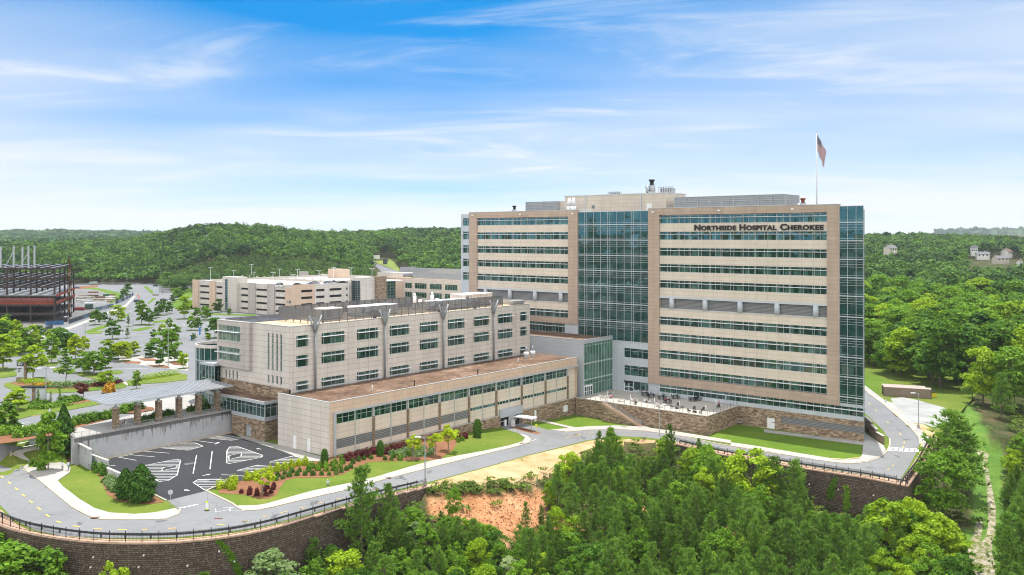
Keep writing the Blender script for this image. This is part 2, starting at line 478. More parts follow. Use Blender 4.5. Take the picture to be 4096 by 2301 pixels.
tower = empty('hospital_tower', TF.at(-66, 0, -5), 'tall tan and cream hospital tower with ribbon windows and a glazed middle bay', 'hospital building', None)
sL0, sL1, sLo0, sLo1 = -132.4, -84.4, -125.0, -87.9
sR0, sR1, sRo0, sRo1 = -59.9, -5.8, -56.3, -8.8
# carcass
ed = Vector((.30, .954)).normalized()
c0 = TF.at(-.05, -.75); c1 = TF.at(-132.3, -.75)
mb = MB(); mb.prism([c0, c0+ed*30, c1+E2*24, c1], -5., 51.6); mb.build('core', M_grey, tower)
mb = MB(); mb.prism([c0+Vector((-.9, 1.2)), c0+ed*29-E1*1.2, c1+E2*23.3+E1*.7, c1+E1*.7+E2*.6], 51.6, 51.75); mb.build('roof', M_mem, tower)
# brown portal frames
for a, b, oa, ob, zb in ((sL0+3.9, sL1, sLo0, sLo1, 18.2), (sR0, sR1, sRo0, sRo1, 3.15)):
    mb = MB(); TF.box(mb, a, oa, -.75, .35, zb, 52.85); TF.box(mb, ob, b, -.75, .35, zb, 52.85)
    TF.box(mb, oa, ob, -.75, .35, 50.95, 52.85)
    zb1 = 5.5 if zb < 5 else 19.95
    TF.box(mb, oa, ob, -.75, .35, zb, zb1); mb.build('portal_frame', M_brown, tower)
for a, b in ((sL0+3.85, sL1+.05), (sR0-.05, sR1+.05)): mb = MB(); TF.box(mb, a, b, -.8, .42, 52.852, 52.98); mb.build('coping', M_alu, tower)
# cream spandrels
for oa, ob, rows, zb in ((sLo0, sLo1, ROWS[:6], 20.), (sRo0, sRo1, ROWS, 5.6)):
    zs = sorted([z for r in rows for z in r]); mb = MB()
    for (lo, hi) in [(rows[i+1][1], rows[i][0]) for i in range(len(rows)-1)]:
        if lo < 24 < hi: TF.box(mb, oa, ob, -.75, -.02, lo, 24.7); TF.box(mb, oa, ob, -.75, -.02, 28.15, hi)
        else: TF.box(mb, oa, ob, -.75, -.02, lo, hi)
    mb.build('spandrel_band', M_cream, tower)
    mb = MB(); TF.box(mb, oa, ob, -.74, .12, 27.55, 28.14); mb.build('mechanical_beam', M_alu, tower)
    mb = MB(); TF.quad(mb, oa, ob, 24.7, 27.55, -.7); mb.build('mechanical_louvre', M_louv, tower)
    mb = MB(); TF.box(mb, oa+.02, ob-.02, -.02, .1, 24.5, 24.68); mb.build('louvre_sill', M_alu, tower)
    us = (1941, 2038.6, 2139, 2242) if oa < -100 else (2686, 2819, 2959, 3107, 3262)
    for u in us:
        q = TF.su(u); p = TF.at(q, -.28); mb = MB(); mb.cone(xy(p, 24.69), xy(p, 27.56), .72, .72, 14); mb.build('round_column', M_lgrey, tower, True)
    for z0, z1 in rows:
        mu = pattern(oa, ob, (2.4, .95, 2.3, .38, 1.5, 1.5, .38))
        window(TF, oa, ob, z0, z1, tower, mu, (z0+(z1-z0)*.70,), z0+(z1-z0)*.66, G_tower, -.32, M_alu, shade_d=.5, over=-.02)
# glazed middle bay
def curtain(s0, s1, zb, zt, floors, name, d=-.1, cols=(2.55, .85, 2.55, 2.65)):
    g = MB(); TF.quad(g, s0, s1, zb, zt, d); w = g.build(name, G_curt, tower); f = MB()
    for q in pattern(s0, s1, cols)+[s0+.06, s1-.06]: TF.box(f, q-.04, q+.04, d+.004, d+.12, zb, zt)
    for z in floors:
        TF.box(f, s0, s1, d+.003, d+.26, z-.11, z+.11)
        for k in (.62, 1.24, 1.86): 
            if zb < z-k < zt: TF.box(f, s0, s1, d+.004, d+.115, z-k-.028, z-k+.028)
        for k in (.55,):
            if zb < z+k < zt: TF.box(f, s0, s1, d+.004, d+.115, z+k-.028, z+k+.028)
    f.build('mullion_grid', M_alu, w); return w
curtain(sL1, sR0, 14.5, 52.2, [48.4, 43.85, 39.3, 34.8, 30.3, 25.2, 19.9], 'curtain_wall')
mb = MB(); TF.box(mb, sL1, sR0, -.76, -.05, 52.2, 52.4); mb.build('top_trim', M_alu, tower); mb = MB(); TF.box(mb, sL1, sR0, -.7, .1, 14.2, 14.5); mb.build('bottom_trim', M_alu, tower)
curtain(sR1, -.02, 3.9, 52.3, [48.4, 43.85, 39.3, 34.8, 30.3, 25.2, 19.9, 15.3, 10.4, 5.5], 'corner_curtain_wall', .05, (2., 2.1, 1.8))
mb = MB(); TF.box(mb, sR1, 0, -.76, .2, 52.3, 52.45); mb.build('top_trim', M_grey, tower); mb = MB(); TF.box(mb, sR1, 0, -.76, .12, 3.15, 3.9); mb.build('corner_base', M_grey, tower)
# left grey strip with small windows
mb = MB(); ops = [(-131.6, -128.9, z0-.1, z1+.3) for z0, z1 in ROWS[:6]]
TF.punched(mb, sL0, sL0+3.9, 2., 52.4, ops, .3); mb.build('end_wall', M_lgrey, tower)
for o in ops: window(TF, *o, tower, (o[0]+2.0,), (o[3]-.7,), o[3]-.75, G_tower, -.28, M_alu)
# below the left portal
mb = MB(); TF.box(mb, -125, -89.3, -.75, -.4, 8., 15.4); TF.box(mb, -89.3, sL1, -.75, .1, 8., 18.2); mb.build('lower_wall', M_lgrey, tower)
window(TF, -125, -89.3, 15.4, 18.2, tower, pattern(-125, -89.3, (1.2, 1.25, 1.25, 1.2)), (17.2,), 17.3, G_tower, -.35, M_alu)
# grey lower wall beside the terrace
ops = [(-68.1, -59.95, 9.75, 12.5), (-68.1, -59.95, 4.6, 7.5), (-68.1, -65.0, 0., 3.05), (-64.9, -59.95, .55, 3.05)]
mb = MB(); TF.punched(mb, sL1, sR0, -5., 14.2, ops, .3); TF.quad(mb, sR0, sRo0, -5, 3.15, 0); TF.quad(mb, sRo0, -.02, .0, 1., 0.); mb.build('base_wall', M_lgrey, tower)
for o in ops[:2]: window(TF, *o, tower, pattern(o[0], o[1], (1.5, 1.9, 1., 1.6)), (o[3]-.8,), None, G_wing, -.25, M_alu)
window(TF, *ops[3], tower, (-62.6, -61.,), (), None, G_wing, -.25, M_alu)
dw = window(TF, *ops[2], tower, (-66.55,), (1.3,), None, G_wing, -.25, M_white, name='glass_door', fw=.16)
mb = MB(); TF.box(mb, -68.1, -65., -.24, -.05, 2.45, 3.05); mb.build('door_header', M_black, dw)
window(TF, sRo0, -.02, 1., 3.15, tower, pattern(sRo0, 0, (1.7, 1.7, 1.7, 1.7)), (2.45,), 2.35, G_wing, -.1, M_alu, over=-.01)
mb = MB(); TF.box(mb, -1., 1.2, .05, .9, 2.36, 2.44); mb.build('sunshade_tip', M_alu, tower)
# stone plinth, louvre, door
LVs0, LVs1 = TF.su(2600+.39813*1318), -.06
ops = [(LVs0, LVs1, -3.05, -1.35), (TF.su(3067.6), TF.su(3099), -4.95, -2.15)]
mb = MB(); TF.punched(mb, -34., 0., -5.6, 0., ops, .2); mb.build('stone_plinth', M_stone, tower)
mb = MB(); TF.box(mb, LVs0, LVs1, -.3, -.12, -3.05, -1.35); mb.build('plinth_louvre', M_louv, tower)
mb = MB(); TF.box(mb, ops[1][0], ops[1][1], -.3, -.12, -5.2, -2.15); d_ = mb.build('service_door', M_white, tower)
mb = MB(); TF.box(mb, ops[1][1]-.9, ops[1][1]-.05, -.12, -.05, -3.3, -3.2); mb.build('door_closer', M_black, d_)
q = TF.su(2600+.39813*908); mb = MB(); TF.box(mb, q-.7, q+.7, .01, .6, -4.5, -4.1); tag(mb.build('wall_cabinet', M_gal), 'small grey metal cabinet on the tower plinth beside the patio wall', 'cabinet')
# small flood lamps on the brown parapet
for u, v in ((1893, 857), (2084, 852), (2292, 848), (2614, 841), (2878, 835), (3172, 828)):
    q = TF.su(u); mb = MB(); TF.box(mb, q-.35, q+.35, .36, .55, 51.7, 52.1); mb.build('parapet_lamp', M_white, tower)
# ---- sign
sign = empty('building_sign', TF.at(TF.su(2939), 0, 47.4), 'dark raised lettering NORTHSIDE HOSPITAL CHEROKEE across a cream band near the tower roof', 'sign')
def text_mesh(txt, size, ext=.06, bold=.012, space=1.):
    cu = bpy.data.curves.new('lettering', 'FONT'); cu.body = txt; cu.size = size; cu.extrude = ext; cu.offset = bold; cu.space_character = space
    o = bpy.data.objects.new('lettering', cu); link(o); dg = bpy.context.evaluated_depsgraph_get()
    me = bpy.data.meshes.new_from_object(o.evaluated_get(dg)); bpy.data.objects.remove(o); bpy.data.curves.remove(cu); return me
def text_width(me): xs = [v.co.x for v in me.vertices]; return min(xs), max(xs)
def letters(fr, s0, s1, z0, caps, words, parent, d=.0, mat=None, small=.8):
    """small-capital lettering fitted between s0 and s1; vertical size caps"""
    parts = []
    for w in words:
        parts.append([(w[0], caps), (w[1:], caps*small)])
    x = 0.; placed = []
    for w in parts:
        for t, h in w:
            me = text_mesh(t, h/.70, .12, h*.055, 1.1); a, b = text_width(me); placed.append((me, x-a, w)); x += b-a+caps*.12
        x += caps*.42
    x -= caps*.54; k = (s1-s0)/x
    M = Matrix(((fr.a.x, 0, fr.n.x, 0), (fr.a.y, 0, fr.n.y, 0), (0, 1, 0, 0), (0, 0, 0, 1)))
    out = []
    for wi in range(0, len(placed), 2):
        bm = bmesh.new()
        for me, off, w in placed[wi:wi+2]:
            me.transform(Matrix.Translation((s0+off*k, z0, d))@Matrix.Scale(k, 4, (1, 0, 0)))
            me.transform(Matrix.Translation((fr.o.x, fr.o.y, 0))@M); bm.from_mesh(me)
        me = bpy.data.meshes.new('lettering'); bm.to_mesh(me); bm.free(); me.materials.append(mat)
        o = link(bpy.data.objects.new('lettering', me)); o.parent = parent; o.matrix_parent_inverse = parent.matrix_basis.inverted(); out.append(o)
    return out
M_letter = basic('dark_letter', (.016, .014, .015), .5, 0, .05)
letters(TF, TF.su(2500+.39813*700), TF.su(2500+.39813*1998), 46.62, 1.5, ['NORTHSIDE', 'HOSPITAL', 'CHEROKEE'], sign, .14, M_letter)
# ---- roof structures
PF = Fr(TF.at(0, -10), E1, -E2)
pent = empty('rooftop_penthouse', PF.at(PF.su(2480), 0, 51.7), 'long cream penthouse block standing on the tower roof', 'penthouse')
def ft(u, v, d=0.): return PF.zv(u, v, d)
a, b = PF.su(2259), PF.su(2664); zt = ft(2259, 787)
mb = MB(); PF.box(mb, a, b, -12, 0, 51.75, zt); mb.build('wall', M_cream, pent)
mb = MB(); PF.box(mb, a-.1, b+.1, -12.1, .1, zt, zt+.25); mb.build('coping', M_alu, pent)
for u in (2343, 2564): q = PF.su(u); mb = MB(); PF.box(mb, q-.15, q+.15, .01, .25, 51.8, zt-.1); mb.build('downpipe', M_alu, pent)
q = PF.su(2597); mb = MB(); PF.box(mb, q-.9, q+.9, .01, .1, 51.8, 54.8); mb.build('door', M_white, pent)
q = PF.su(2373); mb = MB(); PF.box(mb, q-.5, q+.5, .01, .1, zt-4., zt-3.); mb.build('vent', M_louv, pent)
RF = Fr(TF.at(0, -9), E1, -E2)
scr = empty('rooftop_screen', RF.at(RF.su(2900), 0, 51.7), 'long grey mesh plant screen on the right half of the tower roof', 'plant screen')
a, b = RF.su(2699), RF.su(3141); zt2 = RF.zv(2699, 790.5)
mb = MB(); RF.box(mb, a, b, -10, 0, 52., zt2); mb.build('mesh_panel', M_screen, scr)
mb = MB()
for i in range(10):
    q = a+(b-a)*i/9; RF.box(mb, q-.1, q+.1, .01, .15, 51.75, zt2+.1)
for k in (.0, .33, .66, 1.): z = 52.+(zt2-52)*k; RF.box(mb, a, b, .012, .1, z-.06, z+.06)
mb.build('post_frame', M_gal, scr)
scr2 = empty('rooftop_screen', PF.at(PF.su(2170), 0, 51.7), 'short grey mesh plant screen at the left end of the tower roof', 'plant screen')
a, b = PF.su(2104), PF.su(2233); zt3 = PF.zv(2104, 809)
mb = MB(); PF.box(mb, a, b, -8, 0, 52., zt3); mb.build('mesh_panel', M_screen, scr2)
mb = MB(); PF.box(mb, b, b+3.4, -7, -.5, 51.8, zt3-.2); mb.build('ribbed_wall', M_cream, scr2)
mb = MB()
for q in (a, (a+b)/2, b): PF.box(mb, q-.1, q+.1, .01, .15, 51.75, zt3+.1)
mb.build('post_frame', M_gal, scr2)
def drum_fan(name, p, sc, label, cat='roof fan', red=False):
    """a horn shaped intake with a drum and a capped stack"""
    t = empty(name, p, label, cat); mb = MB()
    mb.cone((p.x-1.1*sc, p.y, p.z+1.1*sc), (p.x-.2*sc, p.y, p.z+1.2*sc), 1.*sc, .65*sc, 14)
    mb.cone((p.x-.2*sc, p.y, p.z+1.2*sc), (p.x+1.*sc, p.y, p.z+1.3*sc), .95*sc, .95*sc, 14)
    mb.build('intake_drum', M_gal, t, True)
    mb = MB(); mb.cone((p.x+.3*sc, p.y, p.z+2.*sc), (p.x+.3*sc, p.y, p.z+3.*sc), .45*sc, .5*sc, 12); mb.cone((p.x+.3*sc, p.y, p.z+3.*sc), (p.x+.3*sc, p.y, p.z+3.4*sc), .75*sc, .7*sc, 12)
    mb.build('stack', basic('rust_red', (.22, .05, .035)) if red else M_black, t, True)
    mb = MB(); mb.box((p.x+.2*sc, p.y, p.z), (1.8*sc, 1.2*sc, .5*sc)); mb.build('base', M_gal, t); return t
drum_fan('roof_fan', PF.at(PF.su(2575), -4, zt+.25), 1.25, 'large exhaust fan with dark capped stack on top of the penthouse')
drum_fan('roof_fan', PF.at(PF.su(2092), 5, 51.76), .95, 'small exhaust fan beside the short screen at the left roof end')
drum_fan('roof_fan', RF.at(RF.su(3213), 1, 51.76), .95, 'exhaust fan with a red drum near the flagpole', red=True)
for u0, u1, dz, lab in ((2432, 2478, 1.0, 'low caged air unit left of the big fan on the penthouse roof'), (2635, 2692, 1.9, 'caged duct unit at the right end of the penthouse roof')):
    t = empty('roof_unit', PF.at(PF.su((u0+u1)/2), -5, zt+.25), lab, 'roof unit'); a, b = PF.su(u0, -5), PF.su(u1, -5)
    mb = MB(); PF.box(mb, a+.3, b-.3, -7, -5.2, zt+.25, zt+.25+dz*.8); mb.build('housing', M_gal, t); mb = MB()
    for i in range(7):
        q = a+(b-a)*i/6; PF.box(mb, q-.04, q+.04, -5.1, -5., zt+.25, zt+.25+dz)
    PF.box(mb, a, b, -5.09, -5.01, zt+.15+dz, zt+.25+dz); mb.build('cage', M_black, t)
for u in (2277, 2294):
    p = PF.at(PF.su(u, 4), 4, 51.76); t = empty('exhaust_stack', p, 'white tapered exhaust stack, %s one of the pair in front of the penthouse' % ('left' if u < 2280 else 'right'), 'exhaust stack', 'white exhaust stacks')
    mb = MB(); mb.cone((p.x, p.y, p.z+.8), (p.x, p.y, p.z+2.6), .8, .8, 12); mb.cone((p.x, p.y, p.z+2.6), (p.x, p.y, p.z+5.2), .8, .4, 12); mb.build('cone', M_white, t, True)
    mb = MB(); mb.box((p.x, p.y, p.z), (1.9, 1.9, .8)); mb.build('base', M_white, t)
t = empty('roof_unit', PF.at(PF.su(2338, 3), 3, 51.76), 'low white framed unit to the right of the exhaust stacks', 'roof unit')
a = PF.su(2320, 3); b = PF.su(2362, 3); mb = MB()
for i in range(6):
    q = a+(b-a)*i/5; PF.box(mb, q-.05, q+.05, 3, 3.1, 51.76, 53.3)
PF.box(mb, a, b, 3.01, 3.09, 53.2, 53.32); mb.build('rail', M_white, t); mb = MB(); PF.box(mb, a+.4, b-.4, 1.4, 2.6, 51.76, 52.9); mb.build('housing', M_white, t)
# ---- flagpole
FP = TF.at(TF.su(3267, -4), -4, 51.7); zt = H-(530-V0)/F*FP.y
pole = empty('flagpole', FP, 'tall white flagpole on the right end of the tower roof', 'flagpole')
mb = MB(); mb.cone(FP, (FP.x, FP.y, zt), .17, .07, 10); mb.build('pole', M_white, pole, True)
mb = MB(); mb.cone((FP.x, FP.y, zt), (FP.x, FP.y, zt+.3), .14, .05, 8); mb.build('finial', M_gal, pole, True)
mb = MB(); mb.cone(FP, (FP.x, FP.y, 52.3), .45, .35, 10); mb.build('base', M_white, pole, True)
k = FP.y/F
def fm():
    m, nt, out = nodes('flag_cloth'); uv = nd(nt, 'UVMap').outputs[0]; sp = nd(nt, 'SeparateXYZ'); nt.links.new(uv, sp.inputs[0])
    def mt(op, a, b=None):
        n = nd(nt, 'Math', operation=op)
        for s, x in zip(n.inputs, (a, b)):
            if x is None: continue
            if hasattr(x, 'default_value'): nt.links.new(x, s)
            else: s.default_value = x
        return n.outputs[0]
    x, y = sp.outputs[0], sp.outputs[1]
    st = mt('LESS_THAN', mt('MODULO', mt('MULTIPLY', y, 13.), 2.), 1.)
    c = mixc(nt, st, (.58, .58, .60, 1), (.26, .006, .02, 1))
    can = mt('MULTIPLY', mt('LESS_THAN', x, .4), mt('GREATER_THAN', y, 6/13))
    fx = mt('SUBTRACT', mt('FRACT', mt('MULTIPLY', x, 15.)), .5); fy = mt('SUBTRACT', mt('FRACT', mt('MULTIPLY', mt('SUBTRACT', y, 6/13), 9.3)), .5)
    star = mt('LESS_THAN', mt('ADD', mt('MULTIPLY', fx, fx), mt('MULTIPLY', fy, fy)), .07)
    c = mixc(nt, can, c, mixc(nt, star, (.008, .012, .06, 1), (.58, .58, .60, 1)))
    princ(nt, out, c, .8); return m
fl = empty('flag', (FP.x, FP.y, zt), 'United States flag hanging slack from the pole above the tower', 'flag')
me = bpy.data.meshes.new('cloth'); NX, NY = 22, 16; V = []; Fc = []; UVs = []
# outline of the slack flag in metres right of / below the truck
for j in range(NY+1):
    for i in range(NX+1):
        u = i/NX; v = j/NY                                  # u along fly, v from top
        hx, hz = .12, -.4-v*64*k                             # hoist edge
        tx, tz = .3+36*k*1.0*u, -.4-u*76*k                      # top edge sags right down
        # fly end hangs towards a low point
        fx, fz = .2+36*k*(1-.28*v), -.4-76*k-58*k*v
        X = (1-u)*(hx)+u*fx+.0*v; Z = (1-u)*hz+u*fz
        Y = .32*math.sin(u*13+v*3)*(.25+u)
        V.append((FP.x+X, FP.y+Y, zt+Z)); UVs.append((u, 1-v))
for j in range(NY):
    for i in range(NX):
        a = j*(NX+1)+i; Fc.append((a, a+1, a+NX+2, a+NX+1))
me.from_pydata(V, [], Fc); me.uv_layers.new(name='m'); me.uv_layers[0].data.foreach_set('uv', [c for l in me.loops for c in UVs[l.vertex_index]])
me.materials.append(fm()); me.polygons.foreach_set('use_smooth', [True]*len(Fc))
o = link(bpy.data.objects.new('cloth', me)); o.parent = fl; o.matrix_parent_inverse = fl.matrix_basis.inverted()
# ---------------------------------------------------------------- four storey wing
wc = P(1163, 1576, 10.4)
WF = Fr(wc, E2, E1); WE = Fr(wc, -E1, -E2)
WL = 85.; WZ = 25.1
wing = empty('hospital_wing', xy(WF.at(40, -13), 5.), 'pale stone clad four storey hospital wing with punched windows and Y shaped posts', 'hospital building')
uz = lambda x: 800+.39813*x
vz = lambda y: 1050+.39813*y
cols = [(1185.5, 1233), (1286.4, 1378.7), (1428, 1513.6), (1559, 1637), (1679, 1752.6), (1791.5, 1858), (1894.6, 1957), (1991, 2050), (2080, 2108)]
zr = [(WF.zv(uz(1222), vz(828)), WF.zv(uz(1222), vz(712))), (WF.zv(uz(1218), vz(1022)), WF.zv(uz(1218), vz(908))), (WF.zv(uz(1212), vz(1272)), WF.zv(uz(1212), vz(1163)))]
cs = [(WF.su(a), WF.su(b)) for a, b in cols]
ops = [(a, b, z0, z1) for a, b in cs for z0, z1 in zr]
mb = MB(); WF.punched(mb, 0, WL, 5., WZ, ops, .3)
# end wall
def wz(u, v): return WE.zv(u, v)
slit = [(1070.5, 1077.5), (1087, 1094), (1104, 1111), (1120.5, 1127.5)]
zs0, zs1 = wz(1074, 1050+.398*1078), wz(1074, 1050+.398*708)
zs2, zs3 = wz(1074, 1050+.398*1210), wz(1074, 1050+.398*1130)
eo = []
for a, b in slit:
    s0, s1 = sorted((WE.su(a), WE.su(b))); eo += [(s0, s1, zs0, zs1), (s0, s1, zs2, zs3)]
fr0, fr1 = WE.su(1009), 27.2
zfb = wz(1000, 1050+.398*1075)
for x in (262, 297, 335, 372):
    s0, s1 = sorted((WE.su(uz(x-7)), WE.su(uz(x+7)))); eo.append((s0, s1, zfb-3.2, zfb-.9))
WE.punched(mb, 0, 27.2, 11.3, WZ, eo, .3)
q = [WF.at(WL, 0), WF.at(WL, -27.2), WF.at(0, -27.2)]
mb.poly([xy(q[0], 5), xy(q[1], 5), xy(q[1], WZ), xy(q[0], WZ)]); mb.poly([xy(q[1], 5), xy(q[2], 5), xy(q[2], WZ), xy(q[1], WZ)])
mb.build('wall', M_lime, wing)
mb = MB(); mb.prism([WF.at(.35, -.35), WF.at(WL-.4, -.35), WF.at(WL-.4, -26.8), WF.at(.35, -26.8)], 5.2, WZ-.62); mb.build('core', M_dark, wing)
mb = MB(); mb.prism([WF.at(.3, -.3), WF.at(WL-.3, -.3), WF.at(WL-.3, -26.9), WF.at(.3, -26.9)], WZ-.62, WZ-.55); mb.build('gravel_roof', M_tan_roof, wing)
mb = MB(); mb.prism([WF.at(.6, -19.5), WF.at(24, -19.5), WF.at(24, -26.7), WF.at(.6, -26.7)], WZ-.549, WZ-.45); mb.build('dark_roof', M_mem, wing)
mb = MB()
for i in range(12):
    s = 1.+i*2.; mb.hexa([xy(WF.at(s, -25.6), WZ-.449), xy(WF.at(s+1.9, -25.6), WZ-.449), xy(WF.at(s+1.9, -26.6), WZ-.449), xy(WF.at(s, -26.6), WZ-.449)], [xy(WF.at(s, -26.45), WZ+.3), xy(WF.at(s+1.9, -26.45), WZ+.3), xy(WF.at(s+1.9, -26.6), WZ+.3), xy(WF.at(s, -26.6), WZ+.3)])
mb.build('parapet_flashing', M_mem, wing)
mb = MB()
for a, b, c, d in ((-.04, WL, -.3, .06), (-.04, WL, -27.2, -26.95)): WF.box(mb, a, b, c, d, WZ, WZ+.09)
WF.box(mb, -.06, .26, -26.95, -.3, WZ+.001, WZ+.088); WF.box(mb, WL-.3, WL, -26.95, -.3, WZ+.001, WZ+.088)
mb.build('coping', M_alu, wing)
for a, b, z0, z1 in ops:
    L = b-a
    mu = (a+.45, b-.45) if L < 4.5 else (a+.7, a+L*.43, a+L*.6, b-.7)
    window(WF, a, b, z0, z1, wing, mu, (z1-.75,), z1-.8, G_wing, -.25, M_frame, shade_d=.75, over=.15)
for a, b, z0, z1 in eo: window(WE, a, b, z0, z1, wing, (), [z0+i*1.2 for i in range(1, int((z1-z0)/1.2)+1)] if z1-z0 > 4 else (), None, G_wing, -.22, M_frame, fw=.07)
# projecting grey frame at the left of the end wall
fz0 = zfb; bo = [(WE.su(uz(435)), 26.6, wz(uz(330), vz(785)), wz(uz(330), vz(632))), (WE.su(uz(432)), 26.6, wz(uz(325), vz(985)), wz(uz(325), vz(850)))]
mb = MB(); FE = Fr(WE.at(0, .9), -E1, -E2)
FE.punched(mb, fr0, 27.25, fz0, WZ+.12, bo, .5)
for (x, y) in (((fr0, 0), (fr0, -.9)), ((27.25, -.9), (27.25, 0))):
    mb.poly([xy(FE.at(*x), fz0), xy(FE.at(*y), fz0), xy(FE.at(*y), WZ+.12), xy(FE.at(*x), WZ+.12)])
for z in (fz0, WZ+.12): mb.poly([xy(FE.at(fr0, 0), z), xy(FE.at(27.25, 0), z), xy(FE.at(27.25, -.9), z), xy(FE.at(fr0, -.9), z)])
mb.build('bay_frame', M_lime2, wing)
for i, o in enumerate(bo):
    L = o[1]-o[0]; window(FE, *o, wing, [o[0]+L*k/6 for k in range(1, 6)], (o[3]-(o[3]-o[2])*.36,), o[3]-(o[3]-o[2])*.40, glass('lobby_glass', (.05, .09, .05), (.16, .20, .12), 1.2, .45, 2.), -.3, M_frame, shade_d=.8, over=.5)
# stone band under the end wall
mb = MB(); WE.punched(mb, .6, 27.3, 5., 11.3, [], .2); tagp = mb.build('stone_base', M_stone, wing)
mb = MB(); WE.box(mb, .2, 27.35, -.3, .16, 11.3, 11.52); mb.build('stone_cap', M_lime2, wing)
M_post = basic('grey_post', (.26, .275, .29), .5, .2)
# Y posts
zj = WF.zv(1262, 1140+.3688*520)
for u in (1262, 1540, 1774.7, 1975.7):
    s = WF.su(u, .45); mb = MB(); p = WF.at(s, .45)
    mb.cone(xy(p, 10.45), xy(p, zj), .24, .26, 10)
    for k in (-1, 1): mb.cone(xy(p, zj), xy(WF.at(s+k*1.75, .45), WZ+2.05), .2, .2, 10)
    a, b, c = xy(WF.at(s-.85, .45), zj+3.4), xy(WF.at(s+.85, .45), zj+3.4), xy(p, zj+.3)
    a2, b2, c2 = xy(WF.at(s-.85, .33), zj+3.4), xy(WF.at(s+.85, .33), zj+3.4), xy(WF.at(s, .33), zj+.3)
    mb.poly([c, b, a]); mb.poly([c2, a2, b2]); mb.poly([a, b, b2, a2])
    mb.build('branching_post', M_post, wing, True)
mb = MB(); WF.box(mb, 0.5, WL, .02, .12, 10.6, 10.95); mb.build('base_flashing', M_alu, wing)
# ---- plant screen on the wing roof
ws = empty('rooftop_screen', xy(WF.at(40, -10), WZ-.5), 'dark louvred plant screen enclosing the equipment on the wing roof', 'plant screen')
a, b, c, d = 10.4, 75., -2.0, -18.7; z0, z1 = WZ+.15, 27.95
M_scr = basic('dark_screen', (.15, .154, .16), .5, .2, .1)
def blades(mb, fr, s0, s1, d, n=22):
    for i in range(n):
        z = z0+(z1-z0)*(i+.5)/n; fr.box(mb, s0, s1, d, d+.03, z-.051, z+.051)
SF = Fr(WF.at(a, 0), -E1, -E2)
mb = MB(); blades(mb, WF, a, b, c); mb.build('louvre_panel', M_scr, ws)
mb = MB(); blades(mb, SF, -c, -d, 0); mb.build('louvre_panel', M_scr, ws)
mb = MB(); blades(mb, WF, a, b-16, d); mb.build('louvre_panel', M_scr, ws)
mb = MB()
n = 26
for i in range(n+1):
    s = a+(b-a)*i/n; WF.box(mb, s-.07, s+.07, c-.16, c-.02, WZ-.5, z1)
    if s < b-16: WF.box(mb, s-.07, s+.07, d+.04, d+.2, WZ-.5, z1)
for i in range(7):
    s = -c+(-d+c)*i/6; SF.box(mb, s-.07, s+.07, -.2, -.03, WZ-.5, z1)
for z in (z0, (z0+z1)/2, z1):
    WF.box(mb, a, b, c-.1, c-.01, z-.05, z+.05); WF.box(mb, a, b-16, d+.04, d+.14, z-.05, z+.05); SF.box(mb, -c, -d, -.12, -.03, z-.05, z+.05)
mb.build('post_frame', basic('screen_post', (.13, .133, .136), .5, .3), ws)
def roof_box(s, d, L, Wd, h, label, mat=M_white, z=WZ-.5):
    t = empty('roof_unit', xy(WF.at(s, d), z), label, 'roof unit'); mb = MB()
    WF.box(mb, s-L/2, s+L/2, d-Wd/2, d+Wd/2, z+.3, z+h); mb.build('casing', mat, t)
    mb = MB(); WF.box(mb, s-L/2+.15, s+L/2-.15, d-Wd/2+.15, d+Wd/2-.15, z, z+.3); mb.build('curb', M_mem, t)
    mb = MB(); WF.box(mb, s-L/2-.1, s+L/2+.1, d-Wd/2-.1, d+Wd/2+.1, z+h+.001, z+h+.12); mb.build('lid', M_white, t)
    mb = MB(); WF.box(mb, s-L/2+.4, s-L/2+1.6, d+Wd/2+.002, d+Wd/2+.08, z+.6, z+h-.4); mb.build('louvre', M_louv, t)
    mb = MB(); k = int(L/1.5)
    for i in range(1, k+1): WF.box(mb, s-L/2+i*L/(k+1)-.04, s-L/2+i*L/(k+1)+.04, d+Wd/2+.003, d+Wd/2+.05, z+.3, z+h)
    mb.build('seam', M_gal, t); return t
roof_box(21, -13, 5.5, 4, 2.6, 'short ribbed white roof unit at the left end inside the wing screen', basic('ribbed_beige', (.5, .46, .40)))
roof_box(36, -13.5, 13, 5, 2.4, 'long white topped roof unit in the middle of the wing screen')
roof_box(62, -11, 14, 5, 2.4, 'long white topped roof unit at the right half of the wing screen')
roof_box(75.5, -14.5, 12, 6, 3.4, 'pale boxy stair head at the far right end of the wing roof', M_lime)
for s, d in ((54, -16.4), (60.5, -16.)):
    p = WF.at(s, d); t = empty('exhaust_stack', xy(p, WZ-.5), 'white exhaust stack %s on the wing roof' % ('with side fan box, left of two' if s < 58 else 'slimmer, right of two'), 'exhaust stack'); mb = MB()
    mb.cone(xy(p, WZ+1.), xy(p, WZ+3.2), .5, .48, 12); mb.cone(xy(p, WZ+3.2), xy(p, WZ+4.1), .48, .2, 12); mb.build('stack', M_white, t, True)
    mb = MB(); mb.box(xy(p, WZ-.5), (1.3, 1.3, 1.5)); mb.build('base', M_white, t); mb = MB(); q = WF.at(s+1.5, d+.6); mb.box(xy(q, WZ+.6), (1., 1., 1.6)); mb.build('fan_box', M_white, t)
